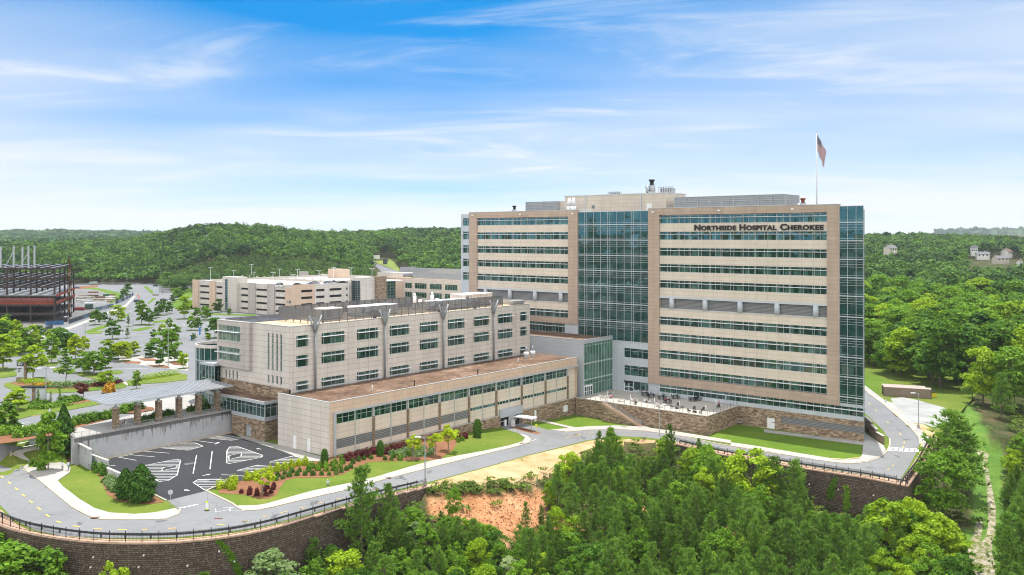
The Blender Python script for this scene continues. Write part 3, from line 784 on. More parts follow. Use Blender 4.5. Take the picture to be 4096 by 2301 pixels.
for s, d, lab in ((28, -5, 'curved silver duct elbow left of the middle roof unit'), (52, -6, 'silver duct run behind the wing screen in the middle'), (66, -5.5, 'square duct hood behind the right part of the wing screen')):
    t = empty('roof_duct', xy(WF.at(s, d), WZ-.5), lab, 'roof duct'); mb = MB()
    for i in range(5): q0, q1 = WF.at(s-2+i*.9, d), WF.at(s-2+(i+1)*.9, d); mb.bar(xy(q0, WZ+.5+.9*math.sin(i*.7)), xy(q1, WZ+.5+.9*math.sin((i+1)*.7)), 1.1, .9)
    mb.build('duct', M_gal, t); mb = MB(); mb.box(xy(WF.at(s+1, d), WZ-.5), (.8, .8, .8)); mb.build('support', M_mem, t)
for i, (s, d) in enumerate(((79, -1.6), (82, -1.4))):
    t = empty('roof_hood', xy(WF.at(s, d), WZ-.5), 'grey flared intake hood by the right end of the wing parapet, %s of two' % ('left' if i == 0 else 'right'), 'roof hood'); mb = MB(); p = WF.at(s, d)
    mb.hexa([xy(WF.at(s-.7, d+.7), WZ), xy(WF.at(s+.7, d+.7), WZ), xy(WF.at(s+.7, d-.7), WZ), xy(WF.at(s-.7, d-.7), WZ)], [xy(WF.at(s-1.3, d+1.3), WZ+1.2), xy(WF.at(s+1.3, d+1.3), WZ+1.2), xy(WF.at(s+1.3, d-1.3), WZ+1.2), xy(WF.at(s-1.3, d-1.3), WZ+1.2)]); mb.build('hood', M_gal, t)
    mb = MB(); mb.box(xy(p, WZ-.5), (1., 1., .5)); mb.build('base', M_mem, t)

# ---------------------------------------------------------------- low two storey building in front
lc = P(1318, 1830, 0)
LF = Fr(lc, E2, E1); LE = Fr(lc, -E1, -E2); LL = 87.5; LZ = 11.1; LW = 17.3
low = empty('hospital_podium', xy(LF.at(40, -8), 0.), 'long two storey podium with cream panels, grey louvres and a brown gravel roof', 'hospital building')
dz = [(680, 718, 1245, 1135), (820, 858, 1292, 1172)]
eo = []
for a, b, yb, yt in dz:
    u0, u1 = 900+.398*a, 900+.398*b; s0, s1 = sorted((LE.su(u0), LE.su(u1))); eo.append((s0, s1, .05, 2.9))
mb = MB(); LE.punched(mb, 0, LW, -.6, LZ, eo, .15)
mb.build('end_wall', M_lime, low)
for s0, s1, z0, z1 in eo:
    mb = MB(); LE.box(mb, s0, s1, -.3, -.08, z0, z1); d_ = mb.build('service_door', M_white, low)
s_in = LF.su(1334)
mb = MB()
LF.quad(mb, 0, s_in, -.6, LZ, 0); LF.quad(mb, s_in, LL, 8.95, LZ, 0)
mb.poly([xy(LF.at(LL, 0), -5.5), xy(LF.at(LL, -LW), -5.5), xy(LF.at(LL, -LW), LZ), xy(LF.at(LL, 0), LZ)])
mb.poly([xy(LF.at(s_in, 0), 8.95), xy(LF.at(LL, 0), 8.95), xy(LF.at(LL, -1), 8.95), xy(LF.at(s_in, -1), 8.95)])
mb.build('fascia', M_peach, low)
mb = MB(); LF.box(mb, s_in-.1, LL+.3, -.02, .35, 8.55, 8.95); LF.box(mb, s_in-.1, s_in+.45, -.02, .35, -.3, 8.55); LF.box(mb, s_in-.1, LL, -.9, -.02, 8.6, 8.9)
mb.build('grey_surround', M_grey, low)
mb = MB(); mb.prism([LF.at(.3, -.95), LF.at(LL-.2, -.95), LF.at(LL-.2, -LW+.2), LF.at(.3, -LW+.2)], -5, LZ-.75); mb.build('core', M_dark, low)
mb = MB(); mb.prism([LF.at(.25, -.25), LF.at(LL-.2, -.25), LF.at(LL-.2, -LW-.5), LF.at(.25, -LW-.5)], LZ-.74, LZ-.66); mb.build('gravel_roof', M_roof, low)
mb = MB(); LF.box(mb, -.05, LL+.05, -.32, .07, LZ, LZ+.1); LE.box(mb, .32, LW, -.32, .07, LZ, LZ+.1); mb.build('coping', M_alu, low)
mb = MB(); LF.box(mb, .05, LL, -.3, -.22, LZ-.7, LZ); LE.box(mb, .3, LW, -.3, -.22, LZ-.7, LZ); mb.build('parapet_lining', M_mem, low)
us = [1344, 1419.6, 1496, 1565.7, 1634.6, 1698, 1762, 1821.7, 1879.4, 1934.6, 1987.6, 2039, 2088, 2137, 2182.7, 2226.5, 2269.5]
sA, sB = LF.su(1344, -.8), LF.su(2269.5, -.8)
ss = [sA+(sB-sA)*i/16 for i in range(17)]
CF = Fr(LF.at(0, -.8), E2, E1)
zu = lambda x, y: CF.zv(900+.39813*x, 1300+.39813*y)
zg1, zg0 = 8.6, zu(1120, 998); zl1, zl0 = zu(1118, 1152), zu(1118, 1247)
strips = []
ops = []
for i in range(16):
    a, b = ss[i]+(.28 if i % 2 == 0 and i else .1), ss[i+1]-(.28 if i % 2 == 1 else .1)
    ops.append((a, b, zg0, zg1))
    if i < 8: ops.append((a, b, zl0, zl1))
    else: ops.append((a, b, 2.55, 3.35))
garage = (CF.su(1998), CF.su(2084))
mb = MB(); CF.punched(mb, s_in, LL, -.3, 8.65, [o for o in ops], .2); mb.build('cream_wall', M_cream, low)
for k, o in enumerate(ops):
    if o[3]-o[2] > 1.6 and o[3] > 8: window(CF, *o, low, [o[0]+(o[1]-o[0])*j/3 for j in (1, 2)], (o[2]+(o[3]-o[2])*.52,), None, G_wing, -.12, M_frame)
    elif o[3] < 3.5 and o[3] > 3.2 and k > 15: window(CF, *o, low, [o[0]+(o[1]-o[0])*j/4 for j in (1, 2, 3)], (), None, G_wing, -.12, M_frame)
    else:
        mb = MB(); CF.box(mb, o[0], o[1], -.18, -.05, o[2], o[3]); mb.build('louvre', M_louv, low)
for i in range(0, 17):
    s = ss[i]
    if i % 2 == 1: mb = MB(); CF.box(mb, s-.07, s+.07, .01, .14, -.28, zg1); mb.build('slim_pilaster', M_frame, low)
    elif i: mb = MB(); CF.box(mb, s-.27, s+.27, .01, .3, -.2, zg0+.1); mb.build('stone_pilaster', M_stone2, low); mb = MB(); CF.box(mb, s-.2, s+.2, .01, .2, zg0+.1, zg1); mb.build('pilaster_cap', M_alu, low)
BF = Fr(LF.at(0, -.45), E2, E1)
door = (BF.su(2137.7), BF.su(2147.6))
mb = MB(); BF.punched(mb, s_in, LL, -6, -.25, [(garage[0], garage[1], -6, -.8), (door[0], door[1], -5, -.95)], .5)
mb.build('stone_base', M_stone, low)
mb = MB(); BF.box(mb, s_in, LL, -.35, .12, -.249, -.05); mb.build('stone_cap', M_lime2, low)
mb = MB(); BF.box(mb, door[0], door[1], -.4, -.15, -4.6, -.95); mb.build('service_door', M_white, low)
mb = MB(); BF.box(mb, garage[0]-.2, garage[1]+.2, -.5, .14, -.8, 1.3); mb.build('garage_lintel', M_grey, low)
mb = MB(); gm_ = (garage[0]+garage[1])/2; BF.box(mb, gm_-1.0, gm_+1.2, -.3, .0, -5, -.8); mb.build('garage_pier', M_alu, low)
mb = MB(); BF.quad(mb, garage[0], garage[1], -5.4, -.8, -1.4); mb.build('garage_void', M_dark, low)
# roof details of the podium
for s, d, h in ((18, -7.2, 1.), (48, -2.2, 1.6), (26, -2., 1.6), (73, -9.5, .9)):
    p = LF.at(s, d); mb = MB(); mb.cone(xy(p, LZ-.66), xy(p, LZ-.66+h), .12, .12, 8); mb.cone(xy(p, LZ-.66+h), xy(p, LZ-.5+h), .17, .17, 8)
    tag(mb.build('roof_pipe', M_white if h < 1.2 else M_black, None, True), {18: 'white vent pipe on the brown podium roof at the left', 48: 'dark vent pipe near the podium parapet at middle', 26: 'dark thin vent pipe near the podium parapet at left', 73: 'white vent pipe on the podium roof near the fans'}[s], 'vent pipe')
for i, s in enumerate((81., 84.)):
    p = LF.at(s, -13); t = empty('roof_fan', xy(p, LZ-.66), 'white kitchen exhaust fan at the far end of the podium roof, %s of two' % ('left' if i == 0 else 'right'), 'roof fan', 'podium roof fans'); mb = MB()
    mb.box(xy(p, LZ-.66), (1.2, 1.2, .9)); mb.build('curb', M_gal, t); mb = MB(); mb.cone(xy(p, LZ+.24), xy(p, LZ+1.1), .9, .7, 12); mb.build('bowl', M_white, t, True); mb = MB(); mb.cone(xy(p, LZ+1.1), xy(p, LZ+2.6), .25, .25, 10); mb.build('stack', M_gal, t, True)

# ---------------------------------------------------------------- glazed connector
sc_ = TF.su(2451); lo, hi = 2., 60.
for _ in range(40):
    m_ = (lo+hi)/2
    if px(xy(TF.at(sc_, m_), 0))[0] > 2334: lo = m_
    else: hi = m_
dC = (lo+hi)/2
con = empty('hospital_connector', xy(TF.at(sc_-8, dC/2), -4), 'grey panelled connector with a green glass wall joining podium and tower', 'hospital building')
CZ = 15.75
KF = Fr(TF.at(sc_, dC), -E1, -E2)   # grey face, running left
KG = Fr(TF.at(sc_, dC), E2, E1)     # glass face, running back to the tower
mb = MB(); KF.quad(mb, 0, 40, -5.5, CZ); KG.quad(mb, 0, .35, -5.5, CZ); KG.quad(mb, .35, dC, 14.7, CZ)
mb.poly([xy(KF.at(40, 0), 0), xy(KF.at(40, -dC), 0), xy(KF.at(40, -dC), CZ), xy(KF.at(40, 0), CZ)]); mb.build('wall', M_grey, con)
mb = MB(); mb.prism([KF.at(.3, -.3), KF.at(40, -.3), KF.at(40, -dC+.1), KF.at(.3, -dC+.1)], CZ-.5, CZ-.4); mb.build('gravel_roof', M_roof, con)
mb = MB(); KF.box(mb, -.05, 40, -.3, .06, CZ, CZ+.1); KG.box(mb, .3, dC-.05, -.3, .06, CZ, CZ+.1); mb.build('coping', M_alu, con)
cz0 = -.02
w = MB(); KG.quad(w, .35, dC-.02, cz0, 14.7, -.1); wg = w.build('glass_wall', G_atr, con); f = MB()
nn = 10
for i in range(nn+1):
    q = .35+(dC-.4)*i/nn; KG.box(f, q-.05, q+.05, -.095, .02, cz0, 14.7)
for z in (.05, 3.1, 4.6, 9.2, 14.0): KG.box(f, .35, dC-.02, -.094, .015, z-.05, z+.05)
f.build('mullion_grid', M_frame, wg)
mb = MB(); KG.quad(mb, .5, 1.55, cz0, 3.05, -.04); KG.quad(mb, 1.65, 4.4, cz0+.1, 2.5, -.04); gdw = mb.build('entrance_door', G_wing, con); f = MB()
for q in (.42, 1.6, 2.6, 3.5, 4.45): KG.box(f, q-.07, q+.07, -.03, .06, cz0, 2.7)
KG.box(f, .42, 4.45, -.03, .065, 2.5, 2.9); KG.box(f, .42, 4.45, -.028, .04, 1.1, 1.2); f.build('frame', M_white, gdw)
# interior seen through the glass: floor slabs
mb = MB()
for z in (4.6, 9.2): KG.box(mb, .3, dC-.1, -.09, -.05, z-.35, z-.06)
mb.build('floor_edge', M_frame, con)

# ---------------------------------------------------------------- entrance block, rotunda and canopy
bc = P(1059, 1765.7, 0)
VE = Fr(bc, -E1, -E2); VR = Fr(bc, E2, E1)
ves = empty('entrance_block', xy(VE.at(6, -2), 0), 'small flat roofed glazed entrance block on a brown stone base', 'entrance building')
VL = 12.6; VW = 4.6
dr = (VE.su(900+.398*190), VE.su(900+.398*262)); dr = (min(dr), max(dr))
mb = MB(); VE.punched(mb, 0, VL, -.5, 4.4, [(dr[0], dr[1], -.5, 2.8)], .7); VR.quad(mb, 0, VW, -.5, 4.4); mb.build('stone_base', M_stone, ves)
mb = MB(); VE.box(mb, dr[0], dr[1], -.72, -.6, -.4, 2.8); mb.build('service_door', M_grey, ves)
mb = MB(); VE.box(mb, -.08, VL, -.4, .08, 4.4, 5.15); VR.box(mb, .4, VW, -.4, .08, 4.4, 5.15); mb.build('sill_band', M_grey, ves)
window(VE, .1, 22, 5.15, 8.1, ves, [.1+21.9*i/15 for i in range(1, 15)], (7.2,), None, G_ves, -.1, M_alu)
window(VR, .1, VW, 5.15, 8.1, ves, (1.6, 3.1), (7.2,), None, G_ves, -.1, M_alu)
mb = MB(); p4 = [VE.at(-.5, .5), VE.at(22.3, .5), VE.at(22.3, -VW), VE.at(-.5, -VW)]; mb.prism(p4, 8.1, 8.75); mb.build('roof_fascia', M_alu, ves)
mb = MB(); p4 = [VE.at(-.2, .2), VE.at(22., .2), VE.at(22., -VW), VE.at(-.2, -VW)]; mb.prism(p4, 8.751, 8.8); mb.build('gravel_roof', M_roof, ves)
mb = MB(); mb.prism([VE.at(.2, -.2), VE.at(21.5, -.2), VE.at(21.5, -VW), VE.at(.2, -VW)], 5., 8.); mb.build('interior', basic('dim_interior', (.05, .055, .05)), ves)
# rotunda
rc = P(826, 1600, 5) + E2*3.2; rc = Vector((rc.x, rc.y)); RR = 5.2
rot = empty('glass_rotunda', xy(rc, 5), 'drum shaped glass entrance rotunda at the left end of the wing', 'rotunda')
N = 40; ring = [rc+Vector((math.cos(i*2*math.pi/N), math.sin(i*2*math.pi/N)))*RR for i in range(N)]
mb = MB()
for i in range(N):
    a, b = ring[i], ring[(i+1) % N]; mb.poly([xy(a, 5), xy(b, 5), xy(b, 17.9), xy(a, 17.9)])
gl = mb.build('glass_drum', G_curt, rot); f = MB()
for i in range(0, N, 2):
    a = rc+(ring[i]-rc)*1.012; f.box(xy(a, 5), (.12, .12, 12.9), math.atan2((ring[i]-rc).y, (ring[i]-rc).x))
for z in (5.3, 9.6, 14.9):
    for i in range(N): f.bar(xy(ring[i], z), xy(ring[(i+1) % N], z), .25, .16)
f.build('mullion_grid', M_alu, gl)
mb = MB()
for i in range(N):
    j = (i+1) % N
    for r0, r1, z0_, z1_ in ((1.03, .96, 17.9, 18.6),):
        A = [rc+(ring[k]-rc)*r for k in (i, j) for r in (r0, r1)]
        mb.poly([xy(A[0], z0_), xy(A[2], z0_), xy(A[2], z1_), xy(A[0], z1_)]); mb.poly([xy(A[3], z0_), xy(A[1], z0_), xy(A[1], z1_), xy(A[3], z1_)]); mb.poly([xy(A[0], z1_), xy(A[2], z1_), xy(A[3], z1_), xy(A[1], z1_)]); mb.poly([xy(A[2], z0_), xy(A[0], z0_), xy(A[1], z0_), xy(A[3], z0_)])
mb.build('parapet', M_lime, rot)
mb = MB(); mb.prism([rc+(p-rc)*.97 for p in ring], 17.3, 17.5); mb.build('roof', M_mem, rot)
mb = MB(); mb.prism([rc+(p-rc)*.8 for p in ring[::2]], 5.02, 17.2); mb.build('interior', MATS['dim_interior'], rot)
link_ = empty('entrance_link', xy(VE.at(24, -6), 5), 'glazed link between the rotunda and the stone base of the wing', 'entrance building')
LK = Fr(VE.at(22.4, -1.8), -E1, -E2)
window(LK, 0, 5.5, 5., 14.2, link_, (1.3, 2.6, 3.9), (8.2, 11.), None, G_ves, -.1, M_alu)
mb = MB(); LK.box(mb, -.2, 5.7, -8, .4, 14.2, 14.8); mb.build('roof', M_grey, link_)
# canopy
cpos = [P(441, 1723.7, 5), P(535, 1702, 5), P(629, 1672, 5), P(717, 1660, 5), P(802, 1640, 5), P(882, 1624, 5)]
c_near0, c_near1 = P(435, 1619, 10.6), P(932, 1542.6, 10.6)
cax = (c_near1-c_near0).normalized(); cn = Vector((-cax.y, cax.x))
can = empty('walkway_canopy', xy(c_near0+cn*5, 5), 'long grey standing seam walkway canopy on six stone pillars', 'canopy')
CL = (c_near1-c_near0).length; CW = 10.2
mb = MB()
q = [c_near0, c_near1, c_near1+cn*CW, c_near0+cn*CW]
mb.hexa([xy(q[0], 10.55), xy(q[1], 10.55), xy(q[2], 10.95), xy(q[3], 10.95)], [xy(q[0], 10.68), xy(q[1], 10.68), xy(q[2], 11.08), xy(q[3], 11.08)])
mr_ = ground('weathered_metal_roof', [(.04, .04, .042), (.22, .225, .24), (.29, .30, .315)], (.22, .8), .4, .5, .3, 0., stops=[.3, .40, .7])
rf = mb.build('roof_sheet', mr_, can)
mb = MB(); n = 34
for i in range(n+1):
    p = c_near0+cax*(CL*i/n); mb.bar(xy(p, 10.70), xy(p+cn*CW, 11.10), .07, .1)
mb.build('standing_seam', M_post, rf)
mb = MB(); mb.bar(xy(q[0]-cn*.08, 10.52), xy(q[1]-cn*.08, 10.52), .12, .34); mb.bar(xy(q[3], 10.9), xy(q[2], 10.9), .12, .34); mb.bar(xy(q[0]-cax*.08, 10.5), xy(q[3]-cax*.08, 10.9), .12, .36); mb.bar(xy(q[1]+cax*.08, 10.5), xy(q[2]+cax*.08, 10.9), .12, .36)
mb.build('gutter_edge', M_alu, can)
base0 = c_near0+cn*1.6
for i in range(6):
    p = base0+cax*(2.3+(CL-5.4)*i/5)
    pil = MB(); pil.box(xy(p, 5.), (1.05, 1.05, 4.35), math.atan2(cax.y, cax.x)); pl = pil.build('stone_pillar', M_stone2, can)
    mb = MB(); mb.box(xy(p, 9.35), (1.2, 1.2, .15), math.atan2(cax.y, cax.x)); mb.build('pillar_cap', M_lime2, pl)
    mb = MB(); mb.box(xy(p, 9.5), (.5, .5, .75), math.atan2(cax.y, cax.x)); mb.bar(xy(p-cn*1.9, 10.35), xy(p+cn*7.5, 10.62), .3, .28); mb.build('bracket', M_alu, pl)
# concrete retaining wall along the sunken car park
cw0, cw1 = P(298.6, 1755.6, 5), P(930, 1640, 5)
ca = (cw1-cw0).normalized(); cnr = Vector((ca.y, -ca.x)); CWF = Fr(cw0, ca, cnr); cwl = (cw1-cw0).length
def conc_old():
    m, nt, out = nodes('stained_concrete'); uv = nd(nt, 'UVMap').outputs[0]
    mp = nd(nt, 'Mapping'); mp.inputs['Scale'].default_value = (1.1, .14, 1); nt.links.new(uv, mp.inputs[0])
    s = noise(nt, 1., 7, .7, mp.outputs[0]); b = noise(nt, .5, 5, .7)
    c = ramp(nt, b, [(.3, (.36, .375, .40, 1)), (.7, (.47, .48, .50, 1))])
    sp = nd(nt, 'SeparateXYZ'); nt.links.new(uv, sp.inputs[0])
    up = nd(nt, 'MapRange'); nt.links.new(sp.outputs[1], up.inputs[0]); up.inputs[1].default_value = 1.; up.inputs[2].default_value = 5.2; up.inputs[3].default_value = .36; up.inputs[4].default_value = .57
    df = nd(nt, 'Math', operation='SUBTRACT'); nt.links.new(up.outputs[0], df.inputs[0]); nt.links.new(s, df.inputs[1])
    k = ramp(nt, df.outputs[0], [(0., (0, 0, 0, 1)), (.10, (1, 1, 1, 1))])
    c = mixc(nt, k, c, (.15, .13, .12, 1)); princ(nt, out, c, .9, 0, .15); return m
M_old = conc_old()
mb = MB(); CWF.box(mb, -.5, cwl+1.2, -.5, 0, -.8, 5.02); rwk = mb; tag(mb.build('retaining_wall', M_old), 'streaked grey concrete retaining wall below the canopy walkway', 'wall')
rl = empty('walkway_railing', xy(CWF.at(15, -.2), 5), 'thin metal railing with mesh along the top of the concrete wall', 'railing'); mb = MB()
n = 24
for i in range(n+1):
    s = cwl*i/n; CWF.box(mb, s-.03, s+.03, -.25, -.19, 5.02, 6.1)
mb.build('post', M_gal, rl); mb = MB()
for z in (5.15, 6.1): CWF.box(mb, 0, cwl, -.245, -.195, z-.03, z+.03)
for k in range(8): CWF.box(mb, 0, cwl, -.225, -.215, 5.25+k*.1, 5.262+k*.1)
mb.build('rail', M_gal, rl)
# stepped garden walls down to the car park entrance
gw = [W(0, 1725)([(755, 105), (900, 180)]), W(0, 1725)([(890, 225), (1070, 290)]), W(0, 1725)([(1045, 355), (1195, 420)])]
zw = [4.0, 2.5, 1.5]
for i, ((a, b), z) in enumerate(zip(gw, zw)):
    pa, pb = P(*a, z), P(*b, z); t = (pb-pa).normalized(); f = Fr(pa, t, Vector((t.y, -t.x)))
    L = (pb-pa).length; w = empty('garden_wall', xy(pa, 0), ['tallest low concrete garden wall beside the retaining wall', 'middle step of the low concrete garden walls by the car park', 'lowest concrete garden wall beside the two juniper shrubs'][i], 'wall', 'stepped garden walls')
    mb = MB(); f.box(mb, -.2, L+.2, -.35, 0, -.6, z-.15); mb.build('wall', M_old, w); mb = MB(); f.box(mb, -.3, L+.3, -.42, .07, z-.15, z); mb.build('cap', M_lime, w)
# ---------------------------------------------------------------- patio terrace in front of the tower
KT = P(2829, 1664, -.05); sK = (KT-TF.o).dot(E1); dK = (KT-TF.o).dot(-E2)
TT = Fr(TF.at(0, dK), E1, -E2); sT0 = TT.su(2303)
TZ = -.05
ter = empty('stone_terrace', xy(TT.at((sT0+sK)/2, -5), -5), 'raised patio terrace of brown ledge stone with a pale paved top', 'terrace')
mb = MB(); TT.quad(mb, sT0, sK, -6, TZ-.15, 0)
TR = Fr(TT.at(sK, 0), E2, E1); TR.quad(mb, 0, dK-.02, -6, TZ-.15, 0)
TLf = Fr(TT.at(sT0, 0), E2, -E1); TLf.quad(mb, 0, dK-dC-.02, -6, TZ-.15); mb.build('stone_wall', M_stone, ter)
cut0, cut1 = TT.su(2421), TT.su(2452)
mb = MB(); TT.box(mb, sT0-.05, cut0, -.4, .06, TZ-.15, TZ+.02); TT.box(mb, cut1, sK, -.4, .06, TZ-.15, TZ+.02); TR.box(mb, .0, dK-.03, -.4, .06, TZ-.149, TZ+.019); mb.build('coping', M_lime, ter)
mb = MB(); pl = [TT.at(sT0+.1, -.05), TT.at(sK-.1, -.05), TF.at(sK-.1, .02), TF.at(sc_+.02, .02), TF.at(sc_+.02, dC+.02), TT.at(sT0+.1, -(dK-dC)+.02)]
mb.prism(pl, TZ-.4, TZ-.02); mb.build('paving', M_patio, ter)
# stairs
st = empty('patio_stairs', xy(TT.at((cut0+TT.su(2564))/2, 1), -5), 'brown concrete stairs with metal handrails running down the terrace wall to the lawn', 'stairs')
sE = TT.su(2564, 1.9); n1 = 26; mb = MB(); hz = -4.75-TZ
for i in range(n1):
    a = cut0+(sE-cut0)*i/n1; b = cut0+(sE-cut0)*(i+1)/n1
    k = i if i < 15 else i
    z = TZ+hz*(i+1)/n1
    TT.box(mb, a, b-.002*i/n1, .02, 1.9, z-.5, z)
mb.build('step', basic('tread', (.36, .25, .18)), st)
mb = MB(); pts = [TT.at(cut0, 1.86), TT.at(sE, 1.86)]
mb.poly([xy(pts[0], -5.6), xy(pts[1], -5.6), xy(pts[1], -4.9), xy(pts[0], TZ-.3)]); mb.build('stone_stringer', M_stone, st)
for d in (.35, 1.8):
    mb = MB()
    a0, b0 = TT.at(cut0, d), TT.at(sE, d)
    for zz in (.95, .6): mb.bar(xy(a0, TZ+zz), xy(b0, TZ+hz+zz), .06)
    for i in range(8): s = cut0+(sE-cut0)*(i+.3)/8; z = TZ+hz*(i+.3)/8; p = TT.at(s, d); mb.bar(xy(p, z-.1), xy(p, z+.95), .05)
    mb.build('handrail', M_gal, st)
# patio railing
pr = empty('patio_railing', xy(TT.at(sK, 0), TZ), 'thin dark post railing round the edge of the patio terrace', 'railing'); mb = MB()
for a, b in ((sT0, cut0), (cut1, sK)):
    n = max(1, round((b-a)/1.75))
    for i in range(n+1): s = a+(b-a)*i/n; TT.box(mb, s-.03, s+.03, -.25, -.19, TZ, TZ+1.08)
n = 9
for i in range(1, n+1): TR.box(mb, dK*i/n-.03-.1, dK*i/n+.03-.1, -.25, -.19, TZ, TZ+1.08)
mb.build('post', M_black, pr); mb = MB()
for a, b in ((sT0, cut0), (cut1, sK)): TT.box(mb, a, b, -.24, -.2, TZ+1.04, TZ+1.09)
TR.box(mb, .2, dK, -.24, -.2, TZ+1.041, TZ+1.091); mb.build('top_rail', M_gal, pr)
# ---------------------------------------------------------------- parking deck
dz_ = 20.5
dc = P(1165, 1143, dz_); DL = Fr(dc, -E1, -E2); DR = Fr(dc, E2, E1)
deck = empty('parking_deck', xy(DL.at(40, -30), 5), 'pale concrete multi storey parking deck with dark horizontal openings', 'parking garage')
LV = [(16.75, 18.0), (13.35, 14.6), (9.95, 11.2), (6.6, 7.8)]
mb = MB(); ops = []
lu = [(1100.6, 1142.4), (1023.7, 1070.7), (963, 995), (864.5, 898.7), (798.3, 838)]
for a, b in lu:
    s0, s1 = sorted((DL.su(a), DL.su(b))); ops += [(s0, s1, z0, z1) for z0, z1 in LV]
tw0, tw1 = sorted((DL.su(957), DL.su(900)))
send = DL.su(772.6)
DL.punched(mb, 5., send, 4.5, dz_, ops, .6); q = [DL.at(send, 0), DL.at(send, -90)]; mb.poly([xy(q[0], 4.5), xy(q[1], 4.5), xy(q[1], dz_), xy(q[0], dz_)]); mb.build('wall', M_lime, deck); mb = MB()
ro = []
for a, b in ((1265, 1298.7), (1318.2, 1366.7)): ro += [(DR.su(a), DR.su(b), z0, z1) for z0, z1 in LV]
ro += [(DR.su(1384.8), DR.su(1391.5), z0, z1) for z0, z1 in LV]
t0 = DR.su(1259)
DR.punched(mb, t0, 37.2, 4.5, dz_, ro, .6)
mb.build('wall', M_lime, deck)
mb = MB(); o1 = [(DR.su(1204.8), DR.su(1249.8), z0, z1) for z0, z1 in LV]
DR.punched(mb, 0, t0, 4.5, dz_+.35, o1, .6); DL.punched(mb, 0, 5., 4.5, dz_+.35, [], .3); mb.poly([xy(DR.at(t0, 0), dz_-.1), xy(DR.at(t0, -.6), dz_-.1), xy(DR.at(t0, -.6), dz_+.35), xy(DR.at(t0, 0), dz_+.35)]); mb.build('tan_corner', M_peach, deck)
for a, b, m in ((1070.8, 1100.5, 0), (995.5, 1023, 0), (840, 864, 1), (773, 796, 1)):
    s0, s1 = sorted((DL.su(a), DL.su(b))); mb = MB(); DL.box(mb, s0, s1, .01, .5, 4.5, dz_+.3); mb.build('pilaster', [M_lime2, M_peach][m], deck)
mb = MB()
for o in ops+ro+o1:
    pass
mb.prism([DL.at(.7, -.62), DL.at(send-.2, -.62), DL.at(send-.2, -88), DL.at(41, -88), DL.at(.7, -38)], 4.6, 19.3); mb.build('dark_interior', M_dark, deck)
mb = MB()
for z0, z1 in LV:
    DL.box(mb, .8, send-.3, -.61, -.4, z0-.1, z0+.25)
mb.build('floor_edge', M_conc, deck)
mb = MB(); mb.prism([DL.at(.3, -.3), DL.at(send-.3, -.3), DL.at(send-.3, -89.7), DL.at(41, -89.7), DL.at(.3, -38)], 19.31, 19.5); mb.build('roof_deck', M_conc, deck)
mb = MB()
for a, b, c, d, z in ((-.1, send, -.3, .05, dz_), (41, send, -90, -89.7, 21.), (6, send-6, -43, -42.7, 20.6)): DL.box(mb, a, b, c, d, 19.4, z+.03)
mb.bar(xy(DL.at(.2, -37.8), 12.7), xy(DL.at(41.2, -89.8), 12.7), .35, 16.4)
for i in range(14): s = 8+i*7.5; DL.box(mb, s-.5, s+.5, -43.1, -42.6, 20.6, 21.3)
mb.build('parapet', M_lime, deck)
mb = MB(); DL.box(mb, 10, send-30, -88, -44, 19.51, 19.56); mb.build('upper_lane', basic('pale_deck_paint', (.6, .6, .58), .9), deck)
# stair towers
mb = MB(); DL.box(mb, tw0, tw1, -5, 1.6, 4.5, 23.4); mb.build('stair_tower', M_lime, deck)
s0, s1 = sorted((DL.su(911, 1.65), DL.su(900, 1.65))); window(DL, s0, s1, 5.5, 22.2, deck, (), [5.5+i*1.4 for i in range(1, 12)], None, G_curt, 1.65, M_frame)
tc = P(1445, 1111, 23.1); QF = Fr(tc, -E1, -E2); QR = Fr(tc, E2, E1); wq = QF.su(1398)
mb = MB(); QF.box(mb, 0, wq, -9.5, 0, 4.5, 23.1); mb.build('stair_tower', M_lime, deck)
s0, s1 = sorted((QF.su(1402.5), QF.su(1441))); window(QF, s0, s1, 5., 21.4, deck, [s0+(s1-s0)*k/4 for k in (1, 2, 3)], [5+i*1.15 for i in range(1, 14)], None, G_deck, .06, M_frame)
mb = MB(); QF.box(mb, QF.su(1511, -9.6), QF.su(1480, -9.6), -16, -9.6, 4.5, 23.4); mb.build('stone_wall', M_stone, deck)
mb = MB(); QF.box(mb, -9, -.2, -9.5, -1., 8.6, 9.1); mb.build('entrance_canopy', M_grey, deck)
pb = DL.su(1312, -78), DL.su(1368, -78); mb = MB(); DL.box(mb, min(pb), max(pb), -84, -78, 19.5, 25.); mb.build('lift_house', M_peach, deck)
a, b = sorted((DL.su(1195, -88), DL.su(1226, -88))); mb = MB(); DL.box(mb, a, b, -89.69, -88.2, 19.5, 22.1); mb.build('parapet_block', M_lime2, deck)
